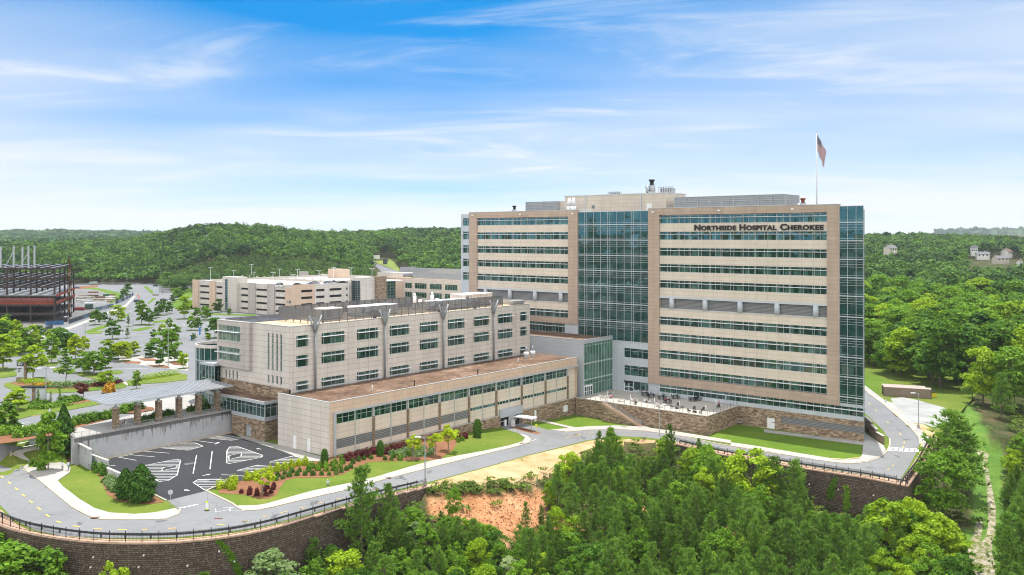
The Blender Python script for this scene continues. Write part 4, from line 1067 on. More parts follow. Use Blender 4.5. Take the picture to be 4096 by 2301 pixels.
# number sign on the corner
sg = empty('building_sign', xy(DL.at(2.2, .02), 9.3), 'small dark square sign numbered 402 at the parking deck corner', 'sign')
s0, s1 = sorted((DL.su(1149, .1), DL.su(1163, .1))); z0, z1 = DL.zv(1156, 1213), DL.zv(1156, 1203.5)
mb = MB(); DL.box(mb, s0, s1, .02, .15, z0, z1); mb.build('panel', basic('sign_grey', (.1, .11, .12)), sg)
DLm = Fr(DL.at(s1, 0), E1, -E2)
def flat_text(fr, s0, s1, z0, h, txt, parent, d, mat):
    me = text_mesh(txt, h/.7, .02, h*.02); a, b = text_width(me); k = min((s1-s0)/(b-a), 1.3)
    me.transform(Matrix.Translation((-a, 0, 0))); me.transform(Matrix.Scale(k, 4, (1, 0, 0))); me.transform(Matrix.Translation((s0, z0, d)))
    me.transform(Matrix.Translation((fr.o.x, fr.o.y, 0))@Matrix(((fr.a.x, 0, fr.n.x, 0), (fr.a.y, 0, fr.n.y, 0), (0, 1, 0, 0), (0, 0, 0, 1))))
    me.materials.append(mat); o = link(bpy.data.objects.new('lettering', me)); o.parent = parent; o.matrix_parent_inverse = parent.matrix_basis.inverted(); return o
M_wl = basic('white_lettering', (.75, .76, .78), .6, 0, .03)
flat_text(DLm, .12, (s1-s0)*.75, z0+.3, (z1-z0)*.5, '402', sg, .18, M_wl)
# ---------------------------------------------------------------- medical office block behind
mc = P(1611, 1112, 19); MF = Fr(mc, E1, -E2)
mob = empty('office_building', xy(MF.at(25, -10), 4), 'cream three storey medical office block with grey roof screens behind the wing', 'office building')
ops = []
for a, b in ((1620, 1647), (1659, 1705.8), (1718, 1766.5), (1779.5, 1829.5)):
    for z0, z1 in ((12.8, 16.15), (7.3, 10.6)): ops.append((MF.su(a), MF.su(b), z0, z1))
mb = MB(); MF.punched(mb, -.1, 62, 3, 19, ops, .3); mb.poly([xy(MF.at(62, 0), 3), xy(MF.at(62, -40), 3), xy(MF.at(62, -40), 19), xy(MF.at(62, 0), 19)]); mb.build('wall', M_cream, mob)
for o in ops: L = o[1]-o[0]; n = 5 if L > 6 else 3; window(MF, *o, mob, [o[0]+L*k/n for k in range(1, n)], (o[3]-.7,), None, glass('office_glass', (.012, .05, .02), (.03, .08, .045), 1.3, .3, 3.), -.25, M_frame)
mb = MB(); mb.prism([MF.at(0, -.3), MF.at(61.8, -.3), MF.at(61.8, -40), MF.at(0, -40)], 3, 18.4); mb.build('roof', M_tan_roof, mob)
zA = MF.zv(1652, 1089, -3); a, b = MF.su(1652, -3), MF.su(1860, -3); mb = MB(); MF.box(mb, a, b, -3.3, -3, 18.9, zA); mb.build('roof_screen', M_screen, mob)
a = MF.su(1600, -26); zB = MF.zv(1600, 1069, -26); mb = MB(); MF.box(mb, a, 75, -26.3, -26, 18.5, zB); MF.box(mb, a, a+.3, -40, -26.3, 18.5, zB); mb.build('roof_screen', M_screen, mob)
mb = MB()
for i in range(22): s = 16+i*2.3; MF.box(mb, s-.08, s+.08, -3.6, -3.35, 18.5, zA+.9)
mb.build('screen_post', M_gal, mob)
mb = MB(); MF.box(mb, MF.su(1582, .8), MF.su(1609, .8), -8, .8, 3, 19.3); MF.box(mb, MF.su(1541, .8), MF.su(1582.5, .8), -8, .78, 18.2, 19.29); mb.build('tan_bay', M_peach, mob)
s0, s1 = MF.su(1541.5, .3), MF.su(1583, .3); window(MF, s0, s1, 3, 18.2, mob, [s0+(s1-s0)*k/4 for k in (1, 2, 3)], [3+i*.95 for i in range(1, 16)], 18.3, MATS['office_glass'], .3, M_frame, name='curtain_wall')
a, b = MF.su(1510, -3), MF.su(1585, -3); zC = MF.zv(1510, 1088, -3); ops = [(a+1.2, b-5, z0, z0+2.9) for z0 in (zC-6.4, zC-11.8, zC-17.)]
mb = MB(); M3 = Fr(MF.at(0, -3), E1, -E2); a, b = M3.su(1510), M3.su(1612); ops = [(M3.su(1517), M3.su(1540), z0, z0+2.9) for z0 in (zC-5.6, zC-10.4, zC-15.3)]
M3.punched(mb, a, b, 3, zC, ops, .3); mb.poly([xy(M3.at(a, 0), 3), xy(M3.at(a, -12), 3), xy(M3.at(a, -12), zC), xy(M3.at(a, 0), zC)]); mb.poly([xy(M3.at(a, 0), zC-.4), xy(M3.at(b, 0), zC-.4), xy(M3.at(b, -14), zC-.4), xy(M3.at(a, -14), zC-.4)]); mb.build('pale_wall', M_lime, mob)
for o in ops: window(M3, *o, mob, (o[0]+1.1, o[0]+2.2), (), None, G_wing, -.25, M_frame)
sg = empty('building_sign', xy(M3.at(a+2.5, 0), 11), 'small dark sign numbered 478 on the pale wall of the office block', 'sign')
s0, s1 = M3.su(1515.5), M3.su(1529.5); z1, z0 = M3.zv(1522, 1153.5), M3.zv(1522, 1161)
mb = MB(); M3.box(mb, s0, s1, .02, .12, z0, z1); mb.build('panel', MATS['sign_grey'], sg); flat_text(M3, s0+.65, s1-.1, z0+.25, (z1-z0)*.55, '478', sg, .14, M_wl)
# ---------------------------------------------------------------- steel frame under construction
sfD = 411.; cxr = (218-U0)/F*sfD
SFm = Fr((cxr, sfD), Vector((-1, .03)), Vector((-.03, -1))); SFr = Fr((cxr, sfD), (-.316, .949), (.949, .316))
site = empty('steel_frame_building', (cxr-30, sfD+15, 5), 'dark steel frame of a multi storey building under construction', 'unfinished building')
lev = [8.6, 12.8, 17.1, 21.3, 25.4, 29.9]
e_b = Vector((-.316, .949))
def sp(i, j): p = Vector((cxr, sfD))+SFm.a*(i*11.2)+e_b*(j*14.5); return p
NI, NJ = 8, 4
k = 0
for i in range(NI+1):
    for j in range(NJ+1):
        p = sp(i, j); mb = MB(); mb.box(xy(p, 5), (.62, .62, 24.9 if not (i == 0 and j > 2) else 21)); mb.build('steel_column', M_steel, site)
for z in lev:
    mb = MB()
    for j in range(NJ+1): mb.bar(xy(sp(0, j), z), xy(sp(NI, j), z), .35, .75)
    for i in range(NI+1): mb.bar(xy(sp(i, 0), z), xy(sp(i, NJ), z), .3, .6)
    if z > 20:
        for i in range(NI):
            for k in (1, 2): mb.bar(xy(sp(i, 0)*(1-k/3)+sp(i+1, 0)*(k/3), z+.1), xy(sp(i, NJ)*(1-k/3)+sp(i+1, NJ)*(k/3), z+.1), .2, .4)
    mb.build('floor_beam', M_steel, site)
M_dk = basic('metal_deck', (.30, .31, .32), .6, .1, .15); M_dk_shaded = basic('shaded_deck', (.07, .06, .058), .8)  # lower slabs: shade under the deck above is put into the colour
for z, m in ((8.6, M_dk_shaded), (12.8, M_dk_shaded), (17.1, M_dk)):
    mb = MB(); q = [sp(0, 0)-SFm.a*.6-e_b*.5, sp(NI, 0)-e_b*.5, sp(NI, NJ)+e_b*.5, sp(0, NJ)-SFm.a*.6+e_b*.5]; mb.prism(q, z+.4, z+.62); mb.build('floor_slab', m, site)
for z in lev[3:]:
    mb = MB()
    for i in range(NI):
        for kk in (0, 1): a = sp(i, 0)+SFm.a*(.8+kk*5.2); mb.hexa([xy(a, z+.42), xy(a+SFm.a*.9, z+.42), xy(a+SFm.a*.9+e_b*57, z+.42), xy(a+e_b*57, z+.42)][::-1], [xy(a, z+.5), xy(a+SFm.a*.9, z+.5), xy(a+SFm.a*.9+e_b*57, z+.5), xy(a+e_b*57, z+.5)][::-1])
    mb.build('deck_sheet', M_gal, site)
M_net = basic('orange_netting', (.22, .045, .026), .9, 0, .4, 1.)
for z in (12.8, 17.1):
    if z < 15:
        mb = MB(); SFm.box(mb, 0, NI*11.2, .5, .56, z+.6, z+2.); mb.build('debris_net', M_net, site)
    mb = MB(); SFr.box(mb, 0, 58, .7, .76, z-.2 if z > 15 else z+.6, z+1. if z > 15 else z+1.9); mb.build('debris_net', M_net, site)
mb = MB(); SFm.box(mb, 0, NI*11.2, .5, .56, 14.4, 16.4); mb.build('debris_net', basic('faded_netting', (.17, .06, .05), .9, 0, .5, .8), site)
for u, ht in ((3, 40.), (55, 40.5), (90, 40), (114, 40.3), (138, 40.6)):
    p = Vector(((u-U0)/F*(sfD+6), sfD+6)); mb = MB(); mb.box(xy(p, 30), (.6, .6, ht-30))
    if u in (55, 114): mb.bar(xy(p, ht-2.5), (p.x-4.2, p.y, 30.2), .28)
    mb.build('column_stub', M_gal, site)
# site stair tower
mb = MB(); pc = sp(0, 2)+E1*3.2
for k in range(7):
    for dx in (0, 2.4):
        for dy in (0, 5): mb.bar(xy(pc+E1*dx+e_b*dy, 5), xy(pc+E1*dx+e_b*dy, 33), .16)
for k in range(7):
    z = 5+k*4.1; a, b = (0, 5) if k % 2 else (5, 0)
    mb.bar(xy(pc+E1*1.2+e_b*a, z), xy(pc+E1*1.2+e_b*b, z+4.1), .9, .2); mb.bar(xy(pc, z+4.1), xy(pc+E1*2.4+e_b*5, z+4.1), .3, .2)
mb.build('scaffold_stair', basic('rusty_scaffold', (.16, .09, .04), .8, 0, .3), site)
# ---------------------------------------------------------------- houses on the far right hill
def house(u, v, D, w, dp, h, rz, wall, roof, label, gable=True):
    p = PD(u, v, D); w, dp, h = w*.8, dp*.8, h*.8; t = empty('house', (0, 0, 0), label, 'house', 'houses on the hillside'); ca, sa = math.cos(rz), math.sin(rz)
    R = lambda x, y, z: (x*ca-y*sa, x*sa+y*ca, z)
    mb = MB(); mb.box((0, 0, -3), (w, dp, h+3), rz); mb.poly([R(-w/2, -dp/2, h), R(w/2, -dp/2, h), R(w/2, -dp/2, h)])if 0 else None
    for x in (-w/2, w/2): mb.poly([R(x, -dp/2, h), R(x, dp/2, h), R(x, 0, h+dp*.32)])
    mb.build('wall', basic('siding_'+wall, {'white': (.62, .62, .60), 'beige': (.52, .48, .42), 'grey': (.4, .42, .43)}[wall], .8), t)
    mb = MB(); o = .5
    for s in (-1, 1):
        a, b = s*(dp/2+o), 0; za, zb = h-.25, h+dp*.32+.06
        q = [R(-w/2-o, a, za), R(w/2+o, a, za), R(w/2+o, b, zb), R(-w/2-o, b, zb)]
        q2 = [(x, y, z+.22) for x, y, z in q]; mb.poly(q if s > 0 else q[::-1]); mb.poly(q2[::-1] if s > 0 else q2)
        for i in range(4): mb.poly([q[i], q[(i+1) % 4], q2[(i+1) % 4], q2[i]])
    rf = mb.build('roof', basic('shingle_'+roof, {'grey': (.16, .16, .17), 'brown': (.17, .10, .075), 'dark': (.09, .09, .1)}[roof], .9), t)
    mb = MB(); mb.box(R(w*.2, 1, h+dp*.2), (.9, .9, 2.2), rz); mb.build('chimney', M_lime2, rf)
    for x in (-.32, 0, .3):
        mb = MB(); mb.box(R(x*w, -dp/2-.03, h*.45), (1.4, .1, 1.5), rz); mb.build('window', G_deck, t)
    mb = MB(); mb.box(R(.12*w, -dp/2-.03, 0), (1.1, .12, 2.2), rz); mb.build('door', M_white, t)
    t.location = p; return t
house(3561, 1010, 860, 13, 9, 5.4, .5, 'beige', 'grey', 'beige gabled house half hidden by trees close right of the tower')
house(3896, 1014, 960, 8, 8, 7.5, -.3, 'white', 'dark', 'tall narrow white house behind the long grey roofed one')
house(3930, 1030, 940, 15, 9, 4.4, -.25, 'white', 'grey', 'long white house with a grey roof on the right hillside')
house(4026, 1022, 960, 11, 10, 5.5, .6, 'white', 'brown', 'white house with a steep brown roof on the right hillside')
house(4002, 1045, 900, 17, 10, 3.6, .15, 'beige', 'grey', 'wide beige house with a grey hipped roof below the brown roofed one')
house(4086, 1062, 860, 10, 9, 4.5, .8, 'white', 'brown', 'white house with reddish roof at the right edge of the picture')
house(3992, 978, 1250, 9, 9, 6, .3, 'white', 'grey', 'small far white house highest on the hillside')
# ---------------------------------------------------------------- campus plateau, terrain and paving
_zg0 = zg
def zg(x, y):
    z = -5*sstep((x+40)/65)
    if x < -50:
        dx, dy = x-cw0.x, y-cw0.y
        dist = -dx*ca.y+dy*ca.x
        if dist > 0: z += 5*sstep((y-165)/22)*sstep((dist-4.5)/7)
    return z
Z0 = W(0, 1725); Z9 = W(900, 1725); Z19 = W(1900, 1250); Z19b = W(1900, 1725); Z27 = W(2700, 1725); Z3 = W(3072, 1350); Z3b = W(3072, 1725); ZU = W(0, 1250); ZT = W(0, 800); Z8 = W(800, 1050)
def gg(pts): return [G(u, v) for u, v in pts]
FEL = [(-420, 1925), (-280, 1965), (-130, 2035), (0, 2103), (120, 2135), (320, 2166), (500, 2173), (700, 2171), (916, 2149), (1075, 2119), (1242, 2071), (1393, 2028), (1500, 2000), (1726, 1945)]
FEM = [(1924, 1932), (2080, 1916), (2179, 1896), (2238, 1852), (2338, 1805), (2477, 1757), (2577, 1756), (2700, 1775)]
FER = [(2705, 1776), (2891, 1820), (3217, 1874), (3456, 1910), (3629, 1944)]
FES = [(3629, 1944), (3693, 1856), (3745, 1756)]
wl_left = smooth(gg(FEL), 2); wl_right = gg(FER); wl_side = gg(FES)
mid = smooth(gg([FEL[-1]]+FEM+[FER[0]]), 2)
far = [P(3850, 1640, -5), P(3905, 1580, -5), P(3800, 1490, -5), P(3600, 1435, -5), Vector((190, 420)), TF.at(-60, -70), WF.at(80, -20), WF.at(0, -20), cw1-cnr*2, cw0-cnr*3, Vector((-96, 188)), Vector((-140, 192)), Vector((-240, 192))]
plate = wl_left+mid+wl_right+wl_side[1:]+far
drape('campus_ground', [plate], zg, 0., M_grass, 4.5, .08)
# upper level
up = [cw0+ca*.0, cw1, VE.at(12, -4.5), WF.at(0, -2), WF.at(85, -3), TF.at(-128, -30), P(1880, 1250, 5), Vector((-30, 620)), Vector((-135, 620)), Vector((-200, 770)), Vector((-640, 770)), Vector((-640, 190)), Vector((-140, 190.5)), Vector((-95, 187))]
z5 = lambda x, y: 5.
drape('upper_ground', [up], z5, 0., M_asph2, 12., .8)
def S5(name, polys, mat, off=.02, skirt=0.): return drape(name, [[P(u, v, 5) for u, v in p] for p in polys], z5, off, mat, 6., skirt)
isl = [[(0, 1110), (150, 1085), (330, 1040), (690, 985), (1060, 915), (950, 870), (700, 885), (300, 920), (280, 900), (-200, 980), (-200, 1150)],
       [(40, 745), (50, 715), (150, 700), (250, 680), (500, 700), (840, 725), (1050, 690), (1200, 690), (1280, 740), (1250, 760), (840, 800), (520, 815), (280, 790), (100, 770)],
       [(1270, 690), (1460, 655), (1790, 610), (1880, 630), (1880, 680), (1620, 710), (1440, 720), (1290, 740)],
       [(520, 580), (560, 555), (740, 585), (760, 600), (700, 610)], [(770, 630), (860, 600), (1000, 640), (1050, 690), (900, 660)],
       [(960, 610), (1100, 592), (1200, 585), (1245, 600), (1200, 622), (1090, 620)], [(400, 525), (520, 500), (590, 530), (480, 545)],
       [(400, 450), (580, 450), (560, 470), (400, 480)], [(690, 480), (800, 475), (790, 500), (690, 505)], [(-200, 560), (60, 550), (175, 610), (175, 640), (-200, 690)],
       [(270, 330), (420, 290), (460, 300), (330, 345)], [(880, 200), (1040, 185), (1010, 215), (880, 220)]]
S5('planted_islands', [ZU(p) for p in isl], M_grass, .12, .15)
S5('far_lawns', [ZT(p) for p in ([(800, 890), (960, 880), (1200, 930), (1220, 990), (1090, 1055), (1130, 960), (980, 905)], [(1560, 850), (2000, 900), (1900, 1000), (1740, 960), (1700, 880)], [(1700, 1080), (1750, 1000), (2000, 1010), (2500, 1080), (2500, 1105), (1900, 1095)],
   [(1300, 1310), (1480, 1275), (1550, 1285), (1400, 1320)], [(1530, 1220), (1680, 1205), (1690, 1225), (1540, 1240)], [(1480, 1040), (1540, 985), (1570, 990), (1500, 1045)], [(1440, 870), (1470, 865), (1560, 940), (1530, 950)],
   [(830, 1330), (1000, 1270), (1110, 1240), (1250, 1160), (1310, 1130), (1290, 1160), (1130, 1260), (900, 1340)])]+[Z8([(-100, 425), (800, 460), (800, 505), (-100, 475)]), Z8([(-100, 505), (560, 525), (560, 540), (-100, 522)])], M_grass2, .05)
S5('construction_ground', [ZT([(-900, 1310), (0, 1300), (440, 1300), (700, 1245), (860, 1175), (1140, 1080), (1130, 960), (1000, 920), (700, 905), (-900, 900)])], ground('site_gravel', [(.09, .09, .09), (.17, .165, .16), (.26, .24, .21)], (.1, 1.), .5), .03)
S5('straw_ground', [ZT([(720, 895), (760, 870), (980, 858), (990, 872), (820, 895)]), ZU([(0, 1145), (210, 1140), (180, 1250), (490, 1200), (720, 1150), (1000, 1075), (1050, 1090), (730, 1180), (480, 1245), (100, 1310), (-100, 1330)])], M_mulch, .06)
S5('walkway', [ZU([(700, 1180), (1100, 1080), (1560, 985), (1400, 915), (1700, 860), (1900, 830), (2130, 880), (2330, 935), (2400, 960), (2335, 985), (760, 1265)]), ZU([(1200, 430), (1890, 450), (1890, 590), (1700, 570), (1200, 500)]),
   ZT([(280, 1400), (700, 1275), (1000, 1155), (1260, 1055), (1340, 965), (1368, 965), (1275, 1070), (1050, 1165), (700, 1300), (330, 1447)]), ZU([(1060, 910), (1300, 870), (1280, 880), (1080, 922)]), ZU([(1220, 700), (1290, 700), (1280, 740), (1240, 750)])], M_conc, .08, .1)
S5('mulch_beds', [ZU(p) for p in ([(1230, 490), (1420, 500), (1400, 520), (1250, 510)], [(1380, 465), (1560, 470), (1590, 490), (1450, 490)], [(1470, 530), (1680, 540), (1710, 565), (1540, 550)], [(1690, 505), (1830, 500), (1880, 540), (1750, 530)], [(1205, 1020), (1230, 960), (1330, 945), (1540, 960), (1550, 985), (1350, 1020)], [(300, 960), (700, 900), (920, 880), (900, 900), (500, 970)], [(100, 715), (230, 700), (900, 740), (1240, 720), (800, 770), (300, 775)])], M_mulch, .16)
drape('kerb_strip', [[CWF.at(-.3, .02), CWF.at(cwl+1, .02), CWF.at(cwl+1, 1.6), CWF.at(-.3, 1.3)]], zg, .09, ground('tan_kerb', [(.40, .34, .26), (.52, .46, .37)], (.5, 3.), .4), 3.)
# ---- lower roads
road = [(-420, 1880), (-200, 1925), (-60, 1985), (0, 2020), (40, 2062), (80, 2092), (140, 2122), (240, 2143), (400, 2153), (560, 2153), (720, 2149), (880, 2133), (1024, 2112), (1075, 2101), (1242, 2057), (1393, 2013), (1497, 1984), (1736, 1924), (1924, 1874), (2115, 1820), (2242, 1789), (2354, 1761), (2481, 1745), (2577, 1750), (2700, 1765), (2859, 1799), (3038, 1828), (3198, 1858), (3337, 1882), (3496, 1904), (3600, 1919), (3640, 1860), (3671, 1801), (3677, 1777), (3675, 1752), (3641, 1714), (3590, 1668), (3530, 1617), (3470, 1573), (3440, 1548), (3340, 1520), (3300, 1560),
        (3420, 1625), (3456, 1650), (3494, 1684), (3530, 1720), (3556, 1756), (3556, 1784), (3546, 1804), (3514, 1832), (3470, 1848), (3410, 1856), (3351, 1852), (3271, 1840), (3171, 1824), (3072, 1810), (2859, 1773), (2716, 1744), (2577, 1724), (2457, 1717), (2358, 1720), (2258, 1728), (2200, 1722), (2120, 1700), (2072, 1685), (1990, 1702), (2035, 1722), (2100, 1742), (2123, 1767), (2067, 1785), (1900, 1825), (1720, 1870), (1497, 1928), (1394, 1958), (1242, 1992), (1067, 2034), (1000, 2046), (960, 2040), (948, 2022), (828, 1964), (669, 2003), (717, 2040), (705, 2063), (657, 2077), (518, 2079), (398, 2077), (358, 2063), (299, 2032), (239, 1984), (179, 1934), (119, 1888), (60, 1848), (44, 1829), (50, 1805), (90, 1790), (0, 1775), (-200, 1790), (-420, 1810)]
def SL(name, polys, mat, off, sp=4., skirt=0.): return drape(name, [gg(p) for p in polys], zg, off, mat, sp, skirt)
SL('campus_road', [road], M_asph, .03)
lot = Z0([(1075, 290), (1250, 238), (1600, 170), (1900, 110), (2200, 50), (2400, 10)])+Z9([(100, 40), (170, 75), (570, 200), (720, 262), (855, 302), (780, 330), (640, 370), (480, 410), (290, 462), (60, 525)])+Z0([(2330, 545), (2060, 603), (1680, 700), (1530, 640), (1350, 560), (1190, 470), (1200, 430), (1040, 350)])
SL('car_park', [lot], M_tar, .05)
side = [Z0([(1770, 850), (1650, 885), (1300, 890), (1000, 885), (900, 850), (750, 770), (600, 650), (450, 525), (300, 410), (150, 310), (105, 255), (150, 205), (320, 160), (400, 175), (245, 215), (230, 240), (300, 300), (420, 320), (560, 312), (650, 330), (710, 375), (700, 420), (580, 500), (630, 560), (800, 690), (950, 780), (1100, 825), (1350, 840), (1550, 825), (1760, 780), (1800, 800)]),
        Z9([(250, 805), (420, 775), (860, 670), (1240, 585), (1500, 510), (2060, 365), (2572, 245), (2572, 208), (2060, 305), (1500, 470), (1240, 530), (860, 610), (420, 735), (330, 750), (130, 755), (160, 790)]),
        Z19([(0, 1445), (420, 1345), (545, 1305), (565, 1280), (520, 1240), (440, 1222), (500, 1262), (480, 1300), (350, 1340), (0, 1415)]),
        Z19([(900, 1200), (1150, 1180), (1400, 1172), (1700, 1190), (2050, 1240), (2572, 1320), (2572, 1290), (2050, 1205), (1760, 1165), (1690, 1140), (1640, 1150), (1400, 1140), (1150, 1148), (1010, 1160), (640, 1075), (600, 1082), (940, 1165), (750, 1185)]),
        Z27([(560, 148), (840, 192), (1180, 250), (1430, 295), (1620, 318), (1780, 325), (1930, 305), (2050, 262), (2120, 195), (2095, 150), (1900, 15), (1900, 110), (1890, 150), (1880, 245), (1850, 275), (1700, 285), (1560, 277), (1300, 235), (1000, 185), (730, 140), (560, 118)]),
        Z3([(960, 520), (1000, 560), (1150, 670), (1300, 800), (1430, 915), (1515, 1010), (1545, 1100), (1560, 1110), (1620, 1020), (1540, 930), (1450, 860), (1345, 755), (1280, 690), (1265, 665), (1180, 640), (1080, 565), (965, 480), (900, 440), (880, 460)])]
SL('pavement', side, M_conc, .15, 3., .16)
SL('service_apron', [Z9([(100, 20), (270, 72), (400, 110), (550, 140), (960, 255), (1000, 300), (870, 306), (720, 262), (570, 200), (170, 75)]), Z3([(-40, 925), (965, 1050), (975, 1080), (950, 1085), (-40, 955)])], ground('worn_concrete', [(.22, .21, .195), (.34, .33, .30), (.42, .40, .37)], (.3, 2.), .5), .07, 3.)
SL('mulch_beds', [Z9([(-60, 575), (0, 545), (200, 490), (480, 418), (640, 376), (860, 312), (960, 300), (1060, 270), (1500, 190), (2000, 60), (2400, -30), (2500, -45), (2500, -20), (2340, 100), (2300, 180), (2150, 290), (1850, 300), (1450, 310), (1330, 360), (1200, 430), (1030, 465), (880, 470), (700, 470), (610, 500), (560, 560), (520, 640), (440, 680), (330, 680), (200, 640), (-60, 625)]),
   Z0([(240, 350), (330, 325), (480, 335), (570, 370), (600, 410), (430, 500)]), Z0([(590, 290), (700, 200), (830, 260), (900, 300), (1000, 400), (1180, 480), (1180, 560), (1530, 640), (1650, 715), (1500, 735), (1200, 710), (1080, 640), (1000, 460), (880, 360), (700, 310)]), Z19([(340, 1150), (430, 1150), (670, 1215), (620, 1225), (500, 1200)])], M_mulch, .04, 3.)
SL('straw_bank', [[(1726, 1944), (1740, 1927), (1924, 1877), (2115, 1823), (2242, 1793), (2354, 1765), (2440, 1752)]+[(2430, 1770), (2338, 1803), (2238, 1849), (2179, 1893), (2080, 1914), (1924, 1930)], Z3([(1450, 865), (1560, 870), (1680, 955), (1625, 1010), (1540, 930)])], ground('thin_straw', [(.10, .16, .03), (.40, .27, .13), (.56, .37, .21), (.62, .44, .27)], (.16, 2.5), .35, stops=[.36, .42, .55, .68]), .025, 3.)
SL('gravel_pad', [Z3([(1230, 615), (1350, 600), (1500, 630), (1800, 715), (1950, 800), (1900, 860), (1700, 915), (1560, 868), (1450, 860), (1340, 760), (1275, 690)])], ground('patchy_gravel', [(.12, .2, .05), (.27, .27, .25), (.36, .355, .34), (.44, .43, .40)], (.12, 2.), .4, stops=[.33, .39, .52, .66]), .02, 4.)
SL('green_lawn', [Z19([(380, 1160), (640, 1060), (760, 1050), (940, 985), (1010, 985), (1700, 1150), (1640, 1150), (1400, 1140), (1150, 1148), (1010, 1160), (640, 1075), (600, 1082), (940, 1165), (750, 1185)]), Z19([(1720, 1150), (2340, 1235), (2572, 1120)])+Z27([(1900, 110), (1890, 150), (1880, 245), (1850, 275), (1700, 283), (1560, 275), (1300, 233), (1000, 183), (730, 138), (560, 116), (0, 20)])+Z19([(2050, 1203), (1760, 1163)]), Z3([(965, 750), (1155, 975), (1130, 985), (965, 820)]), Z3([(870, 300), (960, 350), (1300, 470), (1110, 470), (1110, 570), (965, 480)])], M_grass2, .015, 4.)
# wall-top strip between road and fence
inner = smooth(gg([(-420, 1885), (-280, 1925), (-130, 1985), (0, 2034), (40, 2076), (80, 2106), (140, 2130), (320, 2152), (500, 2160), (700, 2158), (905, 2139), (1075, 2108), (1242, 2062), (1393, 2018), (1497, 1990), (1726, 1935)]), 1)
drape('wall_verge', [list(wl_left)+list(inner)[::-1]], zg, .02, M_ledge, 3.)
drape('wall_verge', [[*wl_right, *wl_side[1:], *gg([(3690, 1790), (3655, 1850), (3606, 1923), (3496, 1906), (3337, 1884), (3198, 1860), (3038, 1830), (2859, 1801), (2705, 1767)])]], zg, .02, M_ledge, 3.)
es = MB(); eo = offset(mid, -2.2)
for a, b, c, d in zip(mid, mid[1:], eo[1:], eo): es.poly([xy(d, zg(*d)-1.25), xy(c, zg(*c)-1.25), xy(b, zg(*b)+.015), xy(a, zg(*a)+.015)])
tag(es.build('bank_edge', MATS['thin_straw']), kind='structure')
# kerbs: low concrete upstands along road edges
def kerb(pts, w=.35, h=.16):
    ln = [G(*p) for p in pts]; ln = resample(ln, 2.5)+[ln[-1]]; o = offset(ln, w); mb = MB()
    for a, b, c, d in zip(ln, ln[1:], o[1:], o):
        if (b-a).length < .01: continue
        q = [a, b, c, d]; A = (b-a).x*(d-a).y-(b-a).y*(d-a).x
        if A < 0: q = q[::-1]
        mb.hexa([(p.x, p.y, zg(p.x, p.y)-.1) for p in q], [(p.x, p.y, zg(p.x, p.y)+h) for p in q])
    o = mb.build('kerb', ground('tan_kerb', [(.40, .34, .26), (.52, .46, .37)], (.5, 3.), .4)); o['kind'] = 'structure'
for k in ([(717, 2040), (705, 2063), (657, 2077), (518, 2079), (398, 2077), (358, 2063), (299, 2032), (239, 1984), (179, 1934), (119, 1888), (60, 1848), (44, 1829), (50, 1810)],
          [(2123, 1767), (2067, 1785), (1900, 1825), (1720, 1870), (1497, 1928), (1394, 1958), (1242, 1992), (1067, 2034), (1000, 2046), (960, 2040), (948, 2022), (828, 1964), (860, 1950), (900, 1940)],
          [(3556, 1756), (3556, 1784), (3546, 1804), (3514, 1832), (3470, 1848), (3410, 1856), (3351, 1852), (3271, 1840), (3171, 1824), (3072, 1810), (2859, 1773), (2716, 1744), (2577, 1724), (2457, 1717), (2358, 1720), (2258, 1728)],
          [(3470, 1573), (3530, 1617), (3590, 1668), (3641, 1714), (3675, 1752), (3677, 1777)], [(669, 2003), (600, 1970)]): kerb(k)
# ---------------------------------------------------------------- painted markings
mk = MB(); my = MB()
def gp(u, v, off=.075): p = G(u, v); return Vector((p.x, p.y, zg(p.x, p.y)+off))
def stripe(a, b, w, mb=mk, off=.075):
    a, b = gp(*a, off), gp(*b, off); t = (b-a).normalized(); s = Vector((-t.y, t.x, 0))*w/2
    mb.poly([a-s, b-s, b+s, a+s])
def hatch(poly, gap=1.08, w=.2, hole=None, ang=None):
    P2 = [G(*p) for p in poly]; H2 = [G(*p) for p in hole] if hole else None
    for a, b in zip(poly, poly[1:]+poly[:1]): stripe(a, b, .17, mk, .078)
    if hole:
        for a, b in zip(hole, hole[1:]+hole[:1]): stripe(a, b, .15, mk, .078)
    # paint lines run along the picture's horizontal, i.e. across the stalls
    d = Vector((1, 0)) if ang is None else ang; n = Vector((-d.y, d.x))
    ks = [p.dot(n) for p in P2]; k = min(ks)+.3
    while k < max(ks):
        xs = []
        for pl, in ((P2,), (H2,)) if H2 else ((P2,),):
            for a, b in zip(pl, pl[1:]+pl[:1]):
                ka, kb = a.dot(n)-k, b.dot(n)-k
                if ka*kb < 0: xs.append((a+(b-a)*(ka/(ka-kb))).dot(d))
        xs.sort()
        for x0, x1 in zip(xs[::2], xs[1::2]):
            if x1-x0 > .2:
                a, b = d*x0+n*k, d*x1+n*k; s = n*w/2
                q = [a-s, b-s, b+s, a+s]; mk.poly([(p.x, p.y, zg(p.x, p.y)+.076) for p in q])
        k += gap
hatch(Z0([(1370, 385), (1420, 355), (1770, 285), (1815, 295), (1780, 445), (1690, 500), (1600, 510), (1480, 450)]), hole=Z0([(1620, 405), (1640, 370), (1785, 345), (1770, 368)]))
hatch(Z9([(20, 200), (50, 160), (120, 155), (375, 245), (370, 265), (200, 300), (40, 330), (15, 320)]), hole=Z9([(40, 250), (165, 220), (160, 258), (40, 290)]))
hatch(Z0([(1940, 520), (1990, 490), (2180, 485), (2330, 507), (2060, 598)]))
hatch(Z9([(445, 315), (690, 250), (850, 300), (700, 320)])); hatch(Z9([(120, 400), (320, 345), (520, 365), (580, 375), (300, 412)]))
